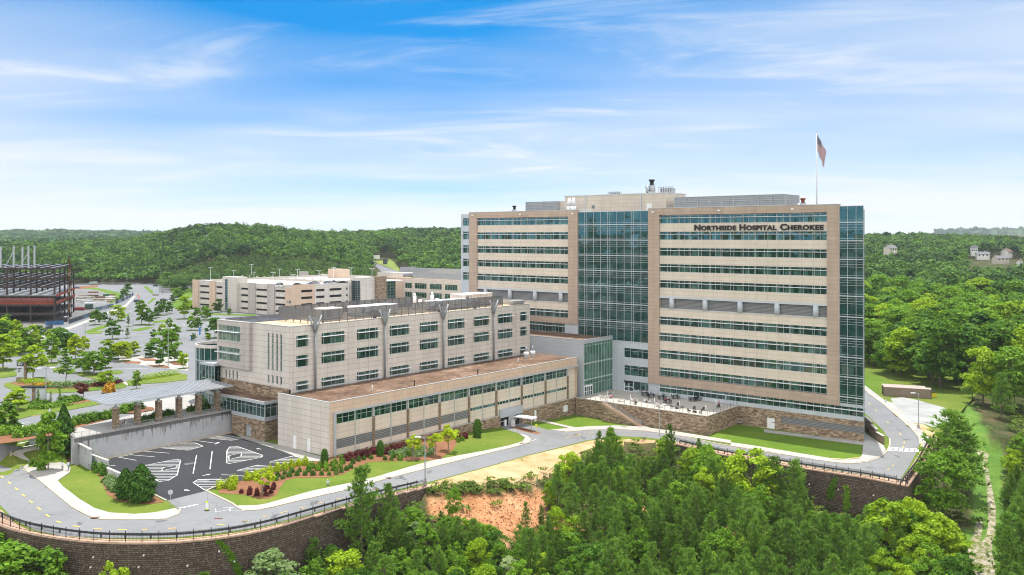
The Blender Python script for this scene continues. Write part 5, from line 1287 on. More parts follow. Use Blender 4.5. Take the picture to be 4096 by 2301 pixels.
hatch(Z0([(1590, 170), (1780, 125), (1960, 120), (2040, 155), (1890, 195)])); hatch(Z0([(2080, 72), (2280, 42), (2430, 75), (2330, 95)]))
for a, b in (((1940, 430), (1975, 245)), ((2110, 385), (2132, 205)), ((1450, 205), (1700, 225)), ((1300, 240), (1555, 262)), ((1190, 265), (1370, 297)), ((1190, 265), (1330, 235)), ((1950, 95), (2190, 128)), ((2225, 440), (2460, 455)), ((1050, 345), (1160, 350))): stripe(*Z0([a, b]), .17)
stripe(*Z0([(1800, 778), (1990, 740)]), .5)
for a, b in (((2180, 815), (2340, 785)), ((2310, 808), (2460, 805)), ((2310, 808), (2315, 775)), ((2240, 775), (2350, 772)), ((2165, 785), (2170, 820))): stripe(*Z0([a, b]), .14)
def arrow(a, b, fn=gp, mb=mk):
    a, b = fn(*a), fn(*b); t = (b-a).normalized(); s = Vector((-t.y, t.x, 0)); L = (b-a).length; m = a+t*L*.5
    mb.poly([a-s*.1, m-s*.1, m+s*.1, a+s*.1]); mb.poly([m-s*.42, b, m+s*.42])
for a, b in (((2035, 452), (2120, 433)), ((1905, 603), (1848, 592)), ((2160, 135), (2205, 112))): arrow(*Z0([a, b]))
arrow(*Z9([(365, 185), (315, 178)]))
for a, b in (((10, 455), (35, 475)), ((80, 512), (108, 535)), ((150, 572), (182, 597)), ((222, 638), (252, 660)), ((295, 702), (328, 725)), ((375, 770), (410, 797)), ((460, 840), (497, 866)), ((565, 908), (620, 928)), ((730, 955), (800, 967)), ((938, 985), (1028, 990)), ((1180, 993), (1275, 993)), ((1430, 992), (1480, 990)), ((1690, 982), (1770, 978)), ((2180, 948), (2260, 940)), ((2430, 915), (2500, 905))): stripe(*Z0([a, b]), .3, my)
for a, b in (((165, 915), (230, 905)), ((370, 870), (435, 855)), ((560, 825), (625, 810)), ((750, 778), (815, 765)), ((930, 730), (985, 718)), ((1110, 690), (1160, 680))): stripe(*Z9([a, b]), .22, my)
for a, b in (((1195, 1332), (1225, 1322)), ((1252, 1295), (1262, 1285)), ((1357, 1110), (1362, 1095)), ((1366, 1068), (1372, 1050)), ((1325, 965), (1335, 985)), ((1200, 850), (1210, 862)), ((1075, 730), (1095, 745)), ((1010, 660), (1030, 675))): stripe(*Z3([a, b]), .3, my)
stripe(*Z3([(640, 1228), (780, 1238)]), .3, my, .33); stripe(*Z3([(810, 1232), (925, 1218)]), .3, my, .33)
for a, b in (((1260, 765), (1300, 802)), ((1380, 880), (1420, 905)), ((1550, 1070), (1535, 1110))): stripe(*Z3([a, b]), .25, my, .33)
stripe(*Z3([(1202, 1140), (1490, 1155)]), .3); stripe(*Z3([(1215, 1108), (1502, 1120)]), .3)
for i in range(6):
    u = 1212+i*54
    for k in (0, 22): stripe(*Z3([(u+k, 1139+(u-1202)*.05), (u+k+12, 1110+(u-1202)*.045)]), .32)
stripe(*Z19([(570, 1295), (620, 1275)]), .2)
for a, b in (((920, 1262), (960, 1250)), ((1010, 1238), (1060, 1228)), ((1140, 1218), (1190, 1212))): stripe(*Z19([a, b]), .25, my)
g5 = lambda u, v: Vector((*P(u, v, 5), 5.06))
def st5(a, b, w, mb=mk):
    a, b = g5(*a), g5(*b); t = (b-a).normalized(); s = Vector((-t.y, t.x, 0))*w/2; mb.poly([a-s, b-s, b+s, a+s])
for a, b in (((500, 1042), (400, 1050)), ((550, 1070), (455, 1085)), ((300, 1110), (190, 1120)), ((290, 1295), (180, 1325))): arrow(*ZU([a, b]), fn=g5)
for a, b in (((720, 1120), (755, 1050)), ((890, 1075), (915, 1020)), ((1060, 995), (1040, 1040)), ((370, 1185), (425, 1105)), ((175, 1220), (235, 1135)), ((300, 650), (545, 715)), ((1130, 570), (1480, 565)), ((230, 1355), (420, 1320)), ((905, 1040), (1060, 1010)), ((900, 1060), (1055, 1025))): st5(*ZU([a, b]), .3)
for i in range(5): st5(*ZU([(930+i*25, 1022), (990+i*14, 1035)]), .18)
st5(*ZU([(170, 1065), (415, 1028)]), .35, my)
for i in range(26): st5(*ZT([(1340+(i % 13)*3-0, 1100-(i//13)*4), (1341, 1098)]), .01)
for r in range(5):
    for k in range(30):
        a = P(640, 1330, 5)+E2*(r*17.-14)-E1*(k*2.75); b = a+E2*5.
        if inside(a, up): q = (b-a).normalized(); s = Vector((-q.y, q.x))*.07; mk.poly([(p.x, p.y, 5.05) for p in (a-s, b-s, b+s, a+s)])
ms = MB()
for fn, x, y, r in ((Z9, 1780, 465, 1.3), (Z9, 1740, 475, .8), (Z9, 2050, 412, .8), (Z3, 1250, 850, .6), (Z3, 1315, 930, .7), (Z3, 1392, 1028, .7), (Z3, 1355, 1122, .8), (Z3, 1297, 1195, .8), (Z3, 1120, 1380, .8), (Z3, 1015, 1312, .6), (Z19, 1090, 1262, .9), (Z19b, 500, 120, .7), (Z0, 1620, 905, .8), (Z0, 520, 560, 1.), (Z0, 800, 930, .8), (Z9, 900, 720, .9), (Z9, 500, 850, .8), (Z0, 1900, 330, 1.4), (Z0, 2050, 500, 1.2)):
    c = G(*fn([(x, y)])[0]); d = random.uniform(0, 6); n = 14
    pts = [(c.x+r*random.uniform(.45, 1.1)*(1.7*math.cos(k*6.283/n)*math.cos(d)-.6*math.sin(k*6.283/n)*math.sin(d)), c.y+r*random.uniform(.45, 1.1)*(1.7*math.cos(k*6.283/n)*math.sin(d)+.6*math.sin(k*6.283/n)*math.cos(d))) for k in range(n)]
    for k in range(n): a, b = pts[k], pts[(k+1) % n]; ms.poly([(q[0], q[1], zg(*q)+.068) for q in ((c.x, c.y), a, b)])
tag(ms.build('road_stains', basic('oil_stain', (.13, .13, .13), .7, 0, .5, 2.)), kind='structure')
tag(mk.build('road_markings', M_paint), kind='structure'); tag(my.build('road_markings', M_yel), kind='structure')
# ---------------------------------------------------------------- terrain
TC = [(-4200, [(0, -14), (250, -14), (500, -6), (900, 25), (2000, 45), (14000, 55)]),
 (-2000, [(100, -14), (300, -10), (330, 4.8), (765, 4.8), (900, 12), (1300, 25), (2000, 35), (3200, 50), (14000, 60)]),
 (0, [(100, -14), (300, -14), (330, 4.8), (765, 4.8), (900, 13), (1100, 20), (1500, 22), (2200, 25), (3200, 47), (5000, 40), (14000, 40)]),
 (500, [(100, -14), (300, -14), (330, 4.8), (765, 4.8), (900, 15), (1100, 25), (1500, 24), (2200, 25), (3200, 46), (5000, 40), (14000, 40)]),
 (640, [(100, -14), (300, -14), (330, 4.8), (765, 4.8), (880, 18), (1050, 34), (1500, 28), (2200, 25), (3200, 40), (14000, 40)]),
 (780, [(100, -13), (300, -13), (330, 4.8), (730, 4.8), (850, 20), (1000, 43), (1500, 40), (14000, 40)]),
 (1000, [(100, -13), (300, -13), (330, 4.8), (620, 4.8), (800, 20), (1000, 42), (1500, 40), (14000, 40)]),
 (1250, [(100, -13), (152, -12), (330, -12), (420, 4.8), (615, 4.8), (750, 14), (1000, 31), (1300, 33), (14000, 40)]),
 (1450, [(100, -14), (150, -11), (162, -9), (330, -9), (420, 4.8), (615, 4.8), (800, 9), (1000, 18), (1250, 37), (14000, 40)]),
 (1700, [(100, -14), (130, -12), (140, -9.5), (150, -7), (158, -4.6), (165, -2.6), (168, -4.5), (176, -9), (330, -9), (420, 4.8), (615, 4.8), (800, 7.), (1000, 17.), (1300, 40), (14000, 40)]),
 (1950, [(100, -14), (130, -12.5), (145, -9.8), (158, -6.8), (168, -4.2), (172, -3.4), (175, -6), (185, -10), (420, 2), (800, 8), (1000, 30), (1400, 40), (14000, 40)]),
 (2200, [(100, -14), (140, -12.2), (155, -10.6), (168, -8.2), (178, -5.9), (184, -4.7), (188, -7), (200, -11), (500, 0), (1200, 35), (14000, 40)]),
 (2450, [(100, -14), (150, -12.5), (180, -9.5), (200, -7.), (213, -5.1), (217, -8), (230, -11), (500, -6), (1200, 33), (14000, 40)]),
 (2720, [(100, -14), (150, -13), (190, -11.5), (208, -10), (230, -11), (500, -6), (1200, 33), (14000, 40)]),
 (3455, [(100, -14), (200, -13), (230, -12), (300, -9), (420, -5.5), (600, 2), (750, 9), (950, 20), (1200, 32), (1500, 30), (2500, 25), (6000, 40), (14000, 40)]),
 (3700, [(100, -14), (175, -13.5), (200, -12), (225, -9), (245, -6.2), (320, -5.4), (420, -5.2), (600, 2), (750, 9), (950, 20), (1200, 32), (1500, 30), (2500, 25), (6000, 50), (14000, 40)]),
 (3900, [(100, -14), (160, -14), (190, -12.3), (225, -8.8), (262, -6.3), (320, -5.6), (420, -5), (600, 2), (750, 9), (950, 20), (1200, 30), (1500, 28), (2500, 25), (6000, 58), (14000, 40)]),
 (4100, [(100, -14), (160, -14), (200, -12.), (262, -7), (320, -5.), (420, -3), (600, 3), (750, 10), (950, 19), (1200, 28), (1500, 26), (2500, 25), (6000, 60), (14000, 40)]),
 (5600, [(100, -14), (250, -10), (420, 0), (900, 18), (1500, 28), (6000, 50), (14000, 40)]),
 (8300, [(0, -14), (250, -14), (500, -6), (900, 25), (2000, 45), (14000, 55)])]
GEN = TC[0][1]
BK = list(zip([wl_side[-1]]+far[:5], far[:5]))
def bank(x, y, z):
    # the open bank between the two retaining walls runs down from the edge of the plateau
    if not ((-30 < x < 60 and 130 < y < 235) or (90 < x < 200 and 225 < y < 430)): return z
    best = 1e9
    for a, b in BK if x > 75 else zip(mid, mid[1:]):
        dx, dy = b.x-a.x, b.y-a.y; L = dx*dx+dy*dy
        t = max(0, min(1, ((x-a.x)*dx+(y-a.y)*dy)/L)) if L else 0
        d = math.hypot(x-a.x-dx*t, y-a.y-dy*t)
        if d < best: best = d
    if inside((x, y), plate): return min(z, zg(x, y)-.10-min(best, 2.)*.3)
    return max(z, zg(x, y)-.06-(.40 if x < 75 else .12)*best)
def th(x, y): return bank(x, y, th0(x, y))
def th0(x, y):
    r = math.hypot(x, y); n = mnoise.noise((x*.006, y*.006, 3.))*4.*sstep((r-350)/400)+mnoise.noise((x*.05, y*.05, 9.))*.5
    if y > 0 and abs(x/y) < 1.74:
        u = U0+F*x/y; k = 0
        while k < len(TC)-2 and TC[k+1][0] < u: k += 1
        t = sstep((u-TC[k][0])/(TC[k+1][0]-TC[k][0])); t = .5*t+.5*max(0, min(1, (u-TC[k][0])/(TC[k+1][0]-TC[k][0])))
        w = sstep((abs(x/y)-1.2)/.5)
        z = interp(y, TC[k][1])*(1-t)+interp(y, TC[k+1][1])*t
        z = z*(1-w)+interp(r, GEN)*w
        if -360 < u-U0 < 60000 and 0: pass
        inflat = 300 < y < 770 and x < -20
        return z+(0 if inflat else n)
    return interp(r, GEN)+n
def thit(u, v, d0=105., d1=2500.): return hit(u, v, th, d0, d1)
clay = Z19b([(-500, 700), (-300, 640), (0, 625), (250, 650), (600, 600), (720, 600), (730, 760), (700, 880), (1180, 900), (1180, 980), (900, 960), (700, 1000), (540, 1060), (280, 1150), (0, 960), (-500, 900)])
clay2 = Z19b([(1480, 640), (1700, 640), (1800, 830), (1500, 800)]); clay5 = Z19b([(1180, 900), (1180, 980), (900, 985), (700, 990), (720, 850), (1000, 880)]); clay3 = Z27([(440, 920), (600, 930), (600, 1080), (460, 1080)]); clay4 = Z3b([(1280, 1150), (1350, 1160), (1350, 1200), (1290, 1200)])
weed = Z9([(2050, 640), (2050, 540), (2572, 520), (2572, 650)])
mead = Z3([(1170, 610), (1400, 570), (1700, 560), (2000, 660), (2130, 780), (2170, 900), (2300, 1100), (2380, 1230), (2350, 1447), (2100, 1447), (2080, 1100), (1950, 850), (1800, 720)])+[]
mead2 = Z3b([(2150, -20), (2330, 150), (2420, 300), (2360, 500), (2330, 900), (2450, 1300), (2600, 1500), (2000, 1500), (1960, 1150), (2060, 800), (2090, 500), (2080, 200)])
rs = [8, 40, 80, 100]; r = 110.
while r < 300: rs.append(r); r += 2.6
while r < 14000: rs.append(r); r *= 1.045
NA = 900; V = []; Fc = []; CL = []; MD = []
for r in rs:
    for i in range(NA):
        a = 2*math.pi*i/NA; x, y = r*math.sin(a), r*math.cos(a); z = th(x, y); V.append((x, y, z)); c = m_ = 0.
        if y > 90 and r < 420:
            u, v = px((x, y, z))
            if 1500 < u < 4096 and 1500 < v < 2400:
                if inside((u, v), clay) or inside((u, v), clay2) or inside((u, v), clay3) or inside((u, v), clay4): c = 1.
                if inside((u, v), mead) or inside((u, v), mead2): m_ = 1.
        CL.append(c); MD.append(m_)
for k in range(len(rs)-1):
    for i in range(NA):
        j = (i+1) % NA; a, b, c, d = k*NA+i, k*NA+j, (k+1)*NA+j, (k+1)*NA+i; Fc.append((d, c, b, a))
me = bpy.data.meshes.new('terrain'); me.from_pydata(V, [], Fc); me.polygons.foreach_set('use_smooth', [True]*len(Fc))
for nm, dat in (('clay', CL), ('meadow', MD)): at = me.attributes.new(nm, 'FLOAT', 'POINT'); at.data.foreach_set('value', dat)
def terrain_mat():
    m, nt, out = nodes('terrain_soil'); a = noise(nt, .12, 6, .65); b = noise(nt, 1.6, 6, .75); t = mixc(nt, .5, a, b)
    base = ramp(nt, t, [(.32, (.025, .03, .012, 1)), (.48, (.05, .065, .02, 1)), (.6, (.12, .09, .045, 1)), (.7, (.28, .16, .08, 1))])
    cl = ramp(nt, t, [(.34, (.16, .06, .025, 1)), (.45, (.36, .165, .075, 1)), (.56, (.48, .25, .125, 1)), (.68, (.58, .38, .23, 1))])
    md = ramp(nt, t, [(.36, (.05, .11, .018, 1)), (.5, (.10, .19, .03, 1)), (.62, (.16, .25, .045, 1)), (.72, (.34, .30, .12, 1))])
    A = nd(nt, 'Attribute', attribute_name='clay'); B = nd(nt, 'Attribute', attribute_name='meadow')
    c = mixc(nt, A.outputs['Fac'], base, cl); c = mixc(nt, B.outputs['Fac'], c, md); princ(nt, out, c, .95, 0, .1, b, 1.); return m
me.materials.append(terrain_mat()); tag(link(bpy.data.objects.new('terrain', me)), kind='structure')
# dirt track on the right and the road climbing the far hill
tr = [thit(*p) for p in Z3b([(1930, 1447), (2020, 1330), (2010, 1180), (2060, 1040), (2100, 890), (2160, 870), (2150, 1000), (2130, 1120), (2180, 1080), (2215, 960), (2205, 700), (2180, 430), (2140, 280), (2080, 170), (2110, 110), (2140, 150), (2220, 230), (2200, 330), (2240, 520), (2290, 780), (2290, 1000), (2250, 1130), (2270, 1300), (2350, 1447)])]
drape('dirt_track', [tr], th, .05, ground('chalky_track', [(.09, .14, .02), (.22, .20, .10), (.38, .33, .25), (.50, .45, .37)], (.4, 1.6), .5, stops=[.42, .47, .54, .68]), 2.)
ZM = lambda pts: [(1400+.17857*a, 1020+.17857*b) for a, b in pts]
fr_ = [thit(*p, 620., 2000.) for p in ZM([(430, 140), (520, 175), (900, 320), (1120, 390), (720, 400), (560, 270), (450, 170)])]
drape('hill_road', [fr_], th, .5, M_asph2, 8.)
fl_ = [thit(*p, 620., 2000.) for p in ZM([(440, 140), (640, 140), (900, 100), (1000, 180), (1110, 330), (1110, 390), (900, 310), (560, 175)])]
drape('hill_lawn', [fl_], th, .45, ground('dry_meadow', [(.10, .17, .03), (.20, .25, .05), (.34, .27, .12)], (.06, .5), .5), 8.)
# ---------------------------------------------------------------- big retaining walls
M_block = stone('dark_block', [(.075, .056, .043), (.11, .085, .066), (.15, .118, .094), (.20, .165, .135)], .55, .3, .05)
def retaining(name, line, label, zb=-15.5, steps=True):
    ln = resample(line, 3.)+[line[-1]]; t = empty(name, (ln[0].x, ln[0].y, zb), label, 'wall'); mb = MB(); cp = MB()
    acc = 0.
    UV = []
    for a, b in zip(ln, ln[1:]):
        if (b-a).length < .05: continue
        za = (zg(a.x, a.y)+zg(b.x, b.y))/2-.02; d = (b-a).normalized(); n = Vector((d.y, -d.x))
        q = [a, b, b-n*.6, a-n*.6]
        if (b-a).x*(-n).y-(b-a).y*(-n).x < 0: q = q[::-1]
        zt = math.floor(za/.2)*.2 if steps else za
        mb.hexa([xy(p+n*.6 if p in (a, b) else p, zb) for p in q], [xy(p+n*.1 if p in (a, b) else p, zt) for p in q])
        q2 = [p+(n*.22 if i in (0, 1) else -n*.15) for i, p in enumerate([a, b, b-n*.5, a-n*.5])]
        if (b-a).x*(-n).y-(b-a).y*(-n).x < 0: q2 = q2[::-1]
        cp.hexa([xy(p, zt+.003) for p in q2], [xy(p, zt+.16) for p in q2])
    mb.build('block_face', M_block, t); cp.build('cap', basic('pinkish_cap', (.28, .19, .15), .9, 0, .25, 1.5), t)
    return t, ln
RW1, l1 = retaining('retaining_wall', wl_left, 'long curved dark block retaining wall below the guardrail at bottom left')
RW2, l2 = retaining('retaining_wall', wl_right, 'straight dark block retaining wall below the road in front of the tower')
RW3, l3 = retaining('retaining_wall', wl_side, 'short dark block retaining wall running back along the right road bend')
def outlets(rw, pts, base):
    for u, v in pts:
        # find the wall point under this sight line
        best = None
        for a, b in zip(base, base[1:]):
            d = (b-a).normalized(); n = Vector((d.y, -d.x)); k = (u-U0)/F
            den = d.x-k*d.y
            if abs(den) < 1e-6: continue
            s = (k*a.y-a.x)/den
            if -.01 <= s <= (b-a).length+.01: best = (a+d*s, n)
        if best is None: continue
        p, n = best; z = H-(v-V0)/F*p.y; p = p+n*(.55*(-z)/15.5)
        mb = MB(); mb.cone(xy(p-n*.1, z), xy(p+n*.3, z-.05), .13, .13, 8); mb.build('drain_outlet', M_white, rw)
outlets(RW1, Z0([(948, 1258), (1450, 1240), (923, 1358), (1402, 1356), (1885, 1343), (2200, 1200), (2350, 1298), (485, 1295)]), l1)
outlets(RW2, Z3b([(420, 528), (712, 580), (1068, 640)]), l2)
# guardrails and picket fences
def barrier(line, off_g, off_f, glabel, flabel, gcol):
    g = resample(offset(line, off_g), 1.9); gr = empty('guardrail', xy(g[0], zg(*g[0])), glabel, 'guardrail')
    mb = MB()
    for a, b in zip(g, g[1:]):
        za, zb = zg(*a), zg(*b)
        for dz in (.5, .68): mb.bar(xy(a, za+dz), xy(b, zb+dz), .1, .14)
        mb.bar(xy(a, za+.59), xy(b, zb+.59), .04, .3)
    mb.build('beam', gcol, gr)
    pm = None
    for p in g[::1 if len(g) < 45 else 2]:
        if pm is None: q = MB(); q.box((0, 0, -.2), (.2, .2, .95)); po = q.build('post', gcol, gr); pm = po.data; po.matrix_parent_inverse = Matrix()
        else: po = link(bpy.data.objects.new('post', pm)); po.parent = gr
        po.location = Vector(xy(p, zg(*p)))-gr.location
    f = resample(offset(line, off_f), 2.45); fe = empty('picket_fence', xy(f[0], zg(*f[0])), flabel, 'fence'); mb = MB()
    for a, b in zip(f, f[1:]):
        za, zb = zg(*a), zg(*b)
        for dz in (.2, 1.12, 1.3): mb.bar(xy(a, za+dz), xy(b, zb+dz), .05, .05)
        for i in range(1, 12): t = i/12; p = a.lerp(b, t); z = za+(zb-za)*t; mb.bar(xy(p, z+.1), xy(p, z+1.45), .022)
    mb.build('picket_panel', M_black, fe); pm = None
    for p in f:
        if pm is None: q = MB(); q.box((0, 0, -.2), (.09, .09, 1.85)); po = q.build('post', M_black, fe); pm = po.data; po.matrix_parent_inverse = Matrix()
        else: po = link(bpy.data.objects.new('post', pm)); po.parent = fe
        po.location = Vector(xy(p, zg(*p)))-fe.location
M_dkrail = basic('dark_rail', (.075, .085, .09), .6, .3, .2)
barrier(wl_left, 1.9, .35, 'dark steel guardrail curving round the road bend above the left retaining wall', 'black picket fence on top of the curved left retaining wall', M_dkrail)
barrier(wl_right, 1.3, .3, 'dark guardrail along the road edge in front of the tower', 'black picket fence on top of the straight right retaining wall', M_dkrail)
barrier(wl_side, 1.3, .3, 'short dark guardrail at the outer right road corner', 'black picket fence on the short side retaining wall at far right', M_dkrail)
# low stepped wall by the tower corner
lw = empty('garden_wall', G3(*Z3([(1060, 1000)])[0]), 'stepped tan block wall between the tower corner paving and the right road', 'wall')
pts = [G(*p) for p in Z3([(968, 925), (1035, 985), (1080, 1030), (1150, 1072)])]
for (a, b, zt) in zip(pts, pts[1:], (3.3, 2.6, 1.9)):
    mb = MB(); d = (b-a).normalized(); n = Vector((-d.y, d.x)); q = [a, b, b+n*.5, a+n*.5]; mb.prism(q, zg(*a)-1, zg(*a)+zt); w_ = mb.build('wall', M_stone2, lw)
    q = [p+n*k for p, k in zip(q, (-.08, -.08, .08, .08))]; mb = MB(); mb.prism(q, zg(*a)+zt, zg(*a)+zt+.14); mb.build('cap', M_lime, w_)
# ---------------------------------------------------------------- vegetation
def leaf_mesh(name, P3, N3, size, asp, mats, rng, tint=None, tri=False, extra=None, bend=.0):
    """many small leaf faces, one per point, facing N3"""
    n = len(P3); N3 = N3/np.maximum(1e-6, np.linalg.norm(N3, axis=1, keepdims=True))
    R = rng.normal(size=(n, 3)); T = np.cross(N3, R); T /= np.maximum(1e-6, np.linalg.norm(T, axis=1, keepdims=True)); B = np.cross(N3, T)
    s = (size*rng.uniform(.65, 1.35, n))[:, None] if np.isscalar(size) else size[:, None]
    if tri: q = [P3-T*s*.5, P3+B*s*asp*.5-N3*s*.12, P3+T*s*.5]
    else: q = [P3-T*s*.5, P3-B*s*asp*.42+T*s*.08, P3+T*s*.5, P3+B*s*asp*.42+T*s*.08]
    k = len(q); V = np.stack(q, 1).reshape(-1, 3)
    if extra is not None: V = np.concatenate([V, extra[0]])
    me = bpy.data.meshes.new(name); nv = len(V); me.vertices.add(nv); me.vertices.foreach_set('co', V.astype(np.float32).ravel())
    me.loops.add(n*k); me.loops.foreach_set('vertex_index', np.arange(n*k, dtype=np.int32))
    me.polygons.add(n); me.polygons.foreach_set('loop_start', np.arange(0, n*k, k, dtype=np.int32))
    me.materials.append(mats)
    if tint is not None: at = me.attributes.new('tint', 'FLOAT', 'POINT'); at.data.foreach_set('value', np.repeat(tint, k).astype(np.float32))
    me.update(calc_edges=True); return me
def sphere_pts(rng, n): v = rng.normal(size=(n, 3)); return v/np.linalg.norm(v, axis=1, keepdims=True)
def broad_pts(rng, h, r, nclump, nleaf, shape='oval', z0=.28, flat=.8):
    """clumps of leaves through a crown volume: returns points and normals"""
    P_, N_ = [], []; k = 0
    while k < nclump:
        t = rng.uniform(0, 1); ang = rng.uniform(0, 2*math.pi)
        z = z0+(1-z0)*t
        prof = {'oval': math.sin(math.pi*min(1, .12+.86*t))**.7, 'cone': (1-t)**.75*1.05+.08, 'spread': math.sin(math.pi*min(1, .28+.66*t))**.6, 'vase': .35+.65*t if t < .8 else 1-(t-.8)*3, 'tall': math.sin(math.pi*min(1, .2+.78*t))**.5}[shape]
        rr = r*prof*math.sqrt(rng.uniform(.15, 1.)); k += 1
        c = np.array([rr*math.cos(ang), rr*math.sin(ang), z*h]); cr = r*rng.uniform(.22, .42)
        d = sphere_pts(rng, nleaf); d[:, 2] = np.where(d[:, 2] < -.3, -d[:, 2]*.6, d[:, 2])
        rad = cr*rng.uniform(.55, 1.08, (nleaf, 1)); p = c+d*rad*np.array([1, 1, flat])
        n = d*.9+np.array([0, 0, .5])+rng.normal(size=(nleaf, 3))*.6
        P_.append(p); N_.append(n)
    return np.concatenate(P_), np.concatenate(N_)
def trunk_mesh(rng, h, r0, top=.8, limbs=6, spread=.25, mat=None, multi=1):
    mb = MB()
    for m in range(multi):
        off = Vector((rng.normal()*.12*(multi > 1)*h*.15, rng.normal()*.12*(multi > 1)*h*.15, 0)); p = Vector((0, 0, -.3))+off*.3; k = 4
        pts = [p]
        for i in range(1, k+1): pts.append(Vector((off.x*(1+i*.4)+rng.normal()*h*.008, off.y*(1+i*.4)+rng.normal()*h*.008, h*top*i/k)))
        for i in range(k): mb.cone(pts[i], pts[i+1], r0*(1-.8*i/k), r0*(1-.8*(i+1)/k), 6, 0, False)
        for i in range(limbs):
            a = rng.uniform(0, 6.28); z = h*rng.uniform(.3, top*.9); L = h*spread*rng.uniform(.6, 1.1); b = Vector((off.x, off.y, z)); mb.cone(b, b+Vector((math.cos(a)*L, math.sin(a)*L, L*.65)), r0*.4, r0*.1, 5, 0, False)
    o = mb.build('trunk', mat, link_=False); return o.data
M_bark = basic('bark', (.13, .10, .075), .9, 0, .3, 3.)
M_barkg = basic('pale_bark', (.24, .21, .17), .9, 0, .3, 3.)
FO = {'dark': foliage('foliage_dark', (.03, .09, .008), (.11, .24, .022)), 'mid': foliage('foliage_mid', (.045, .125, .008), (.20, .36, .026)), 'lime': foliage('foliage_lime', (.12, .235, .008), (.36, .50, .024)),
      'yellow': foliage('foliage_yellow', (.20, .30, .008), (.50, .60, .02)), 'pine': foliage('pine_needles', (.06, .13, .02), (.21, .37, .06), .25), 'maroon': foliage('foliage_maroon', (.05, .010, .012), (.15, .028, .026), .2),
      'conif': foliage('cypress_needles', (.012, .042, .006), (.06, .15, .016), .15), 'orange': foliage('foliage_orange', (.30, .19, .02), (.65, .32, .03)), 'pale': foliage('foliage_pale', (.14, .24, .06), (.48, .58, .28), .25), 'grey': foliage('foliage_grey_green', (.09, .16, .05), (.26, .36, .14))}
LIB = {}
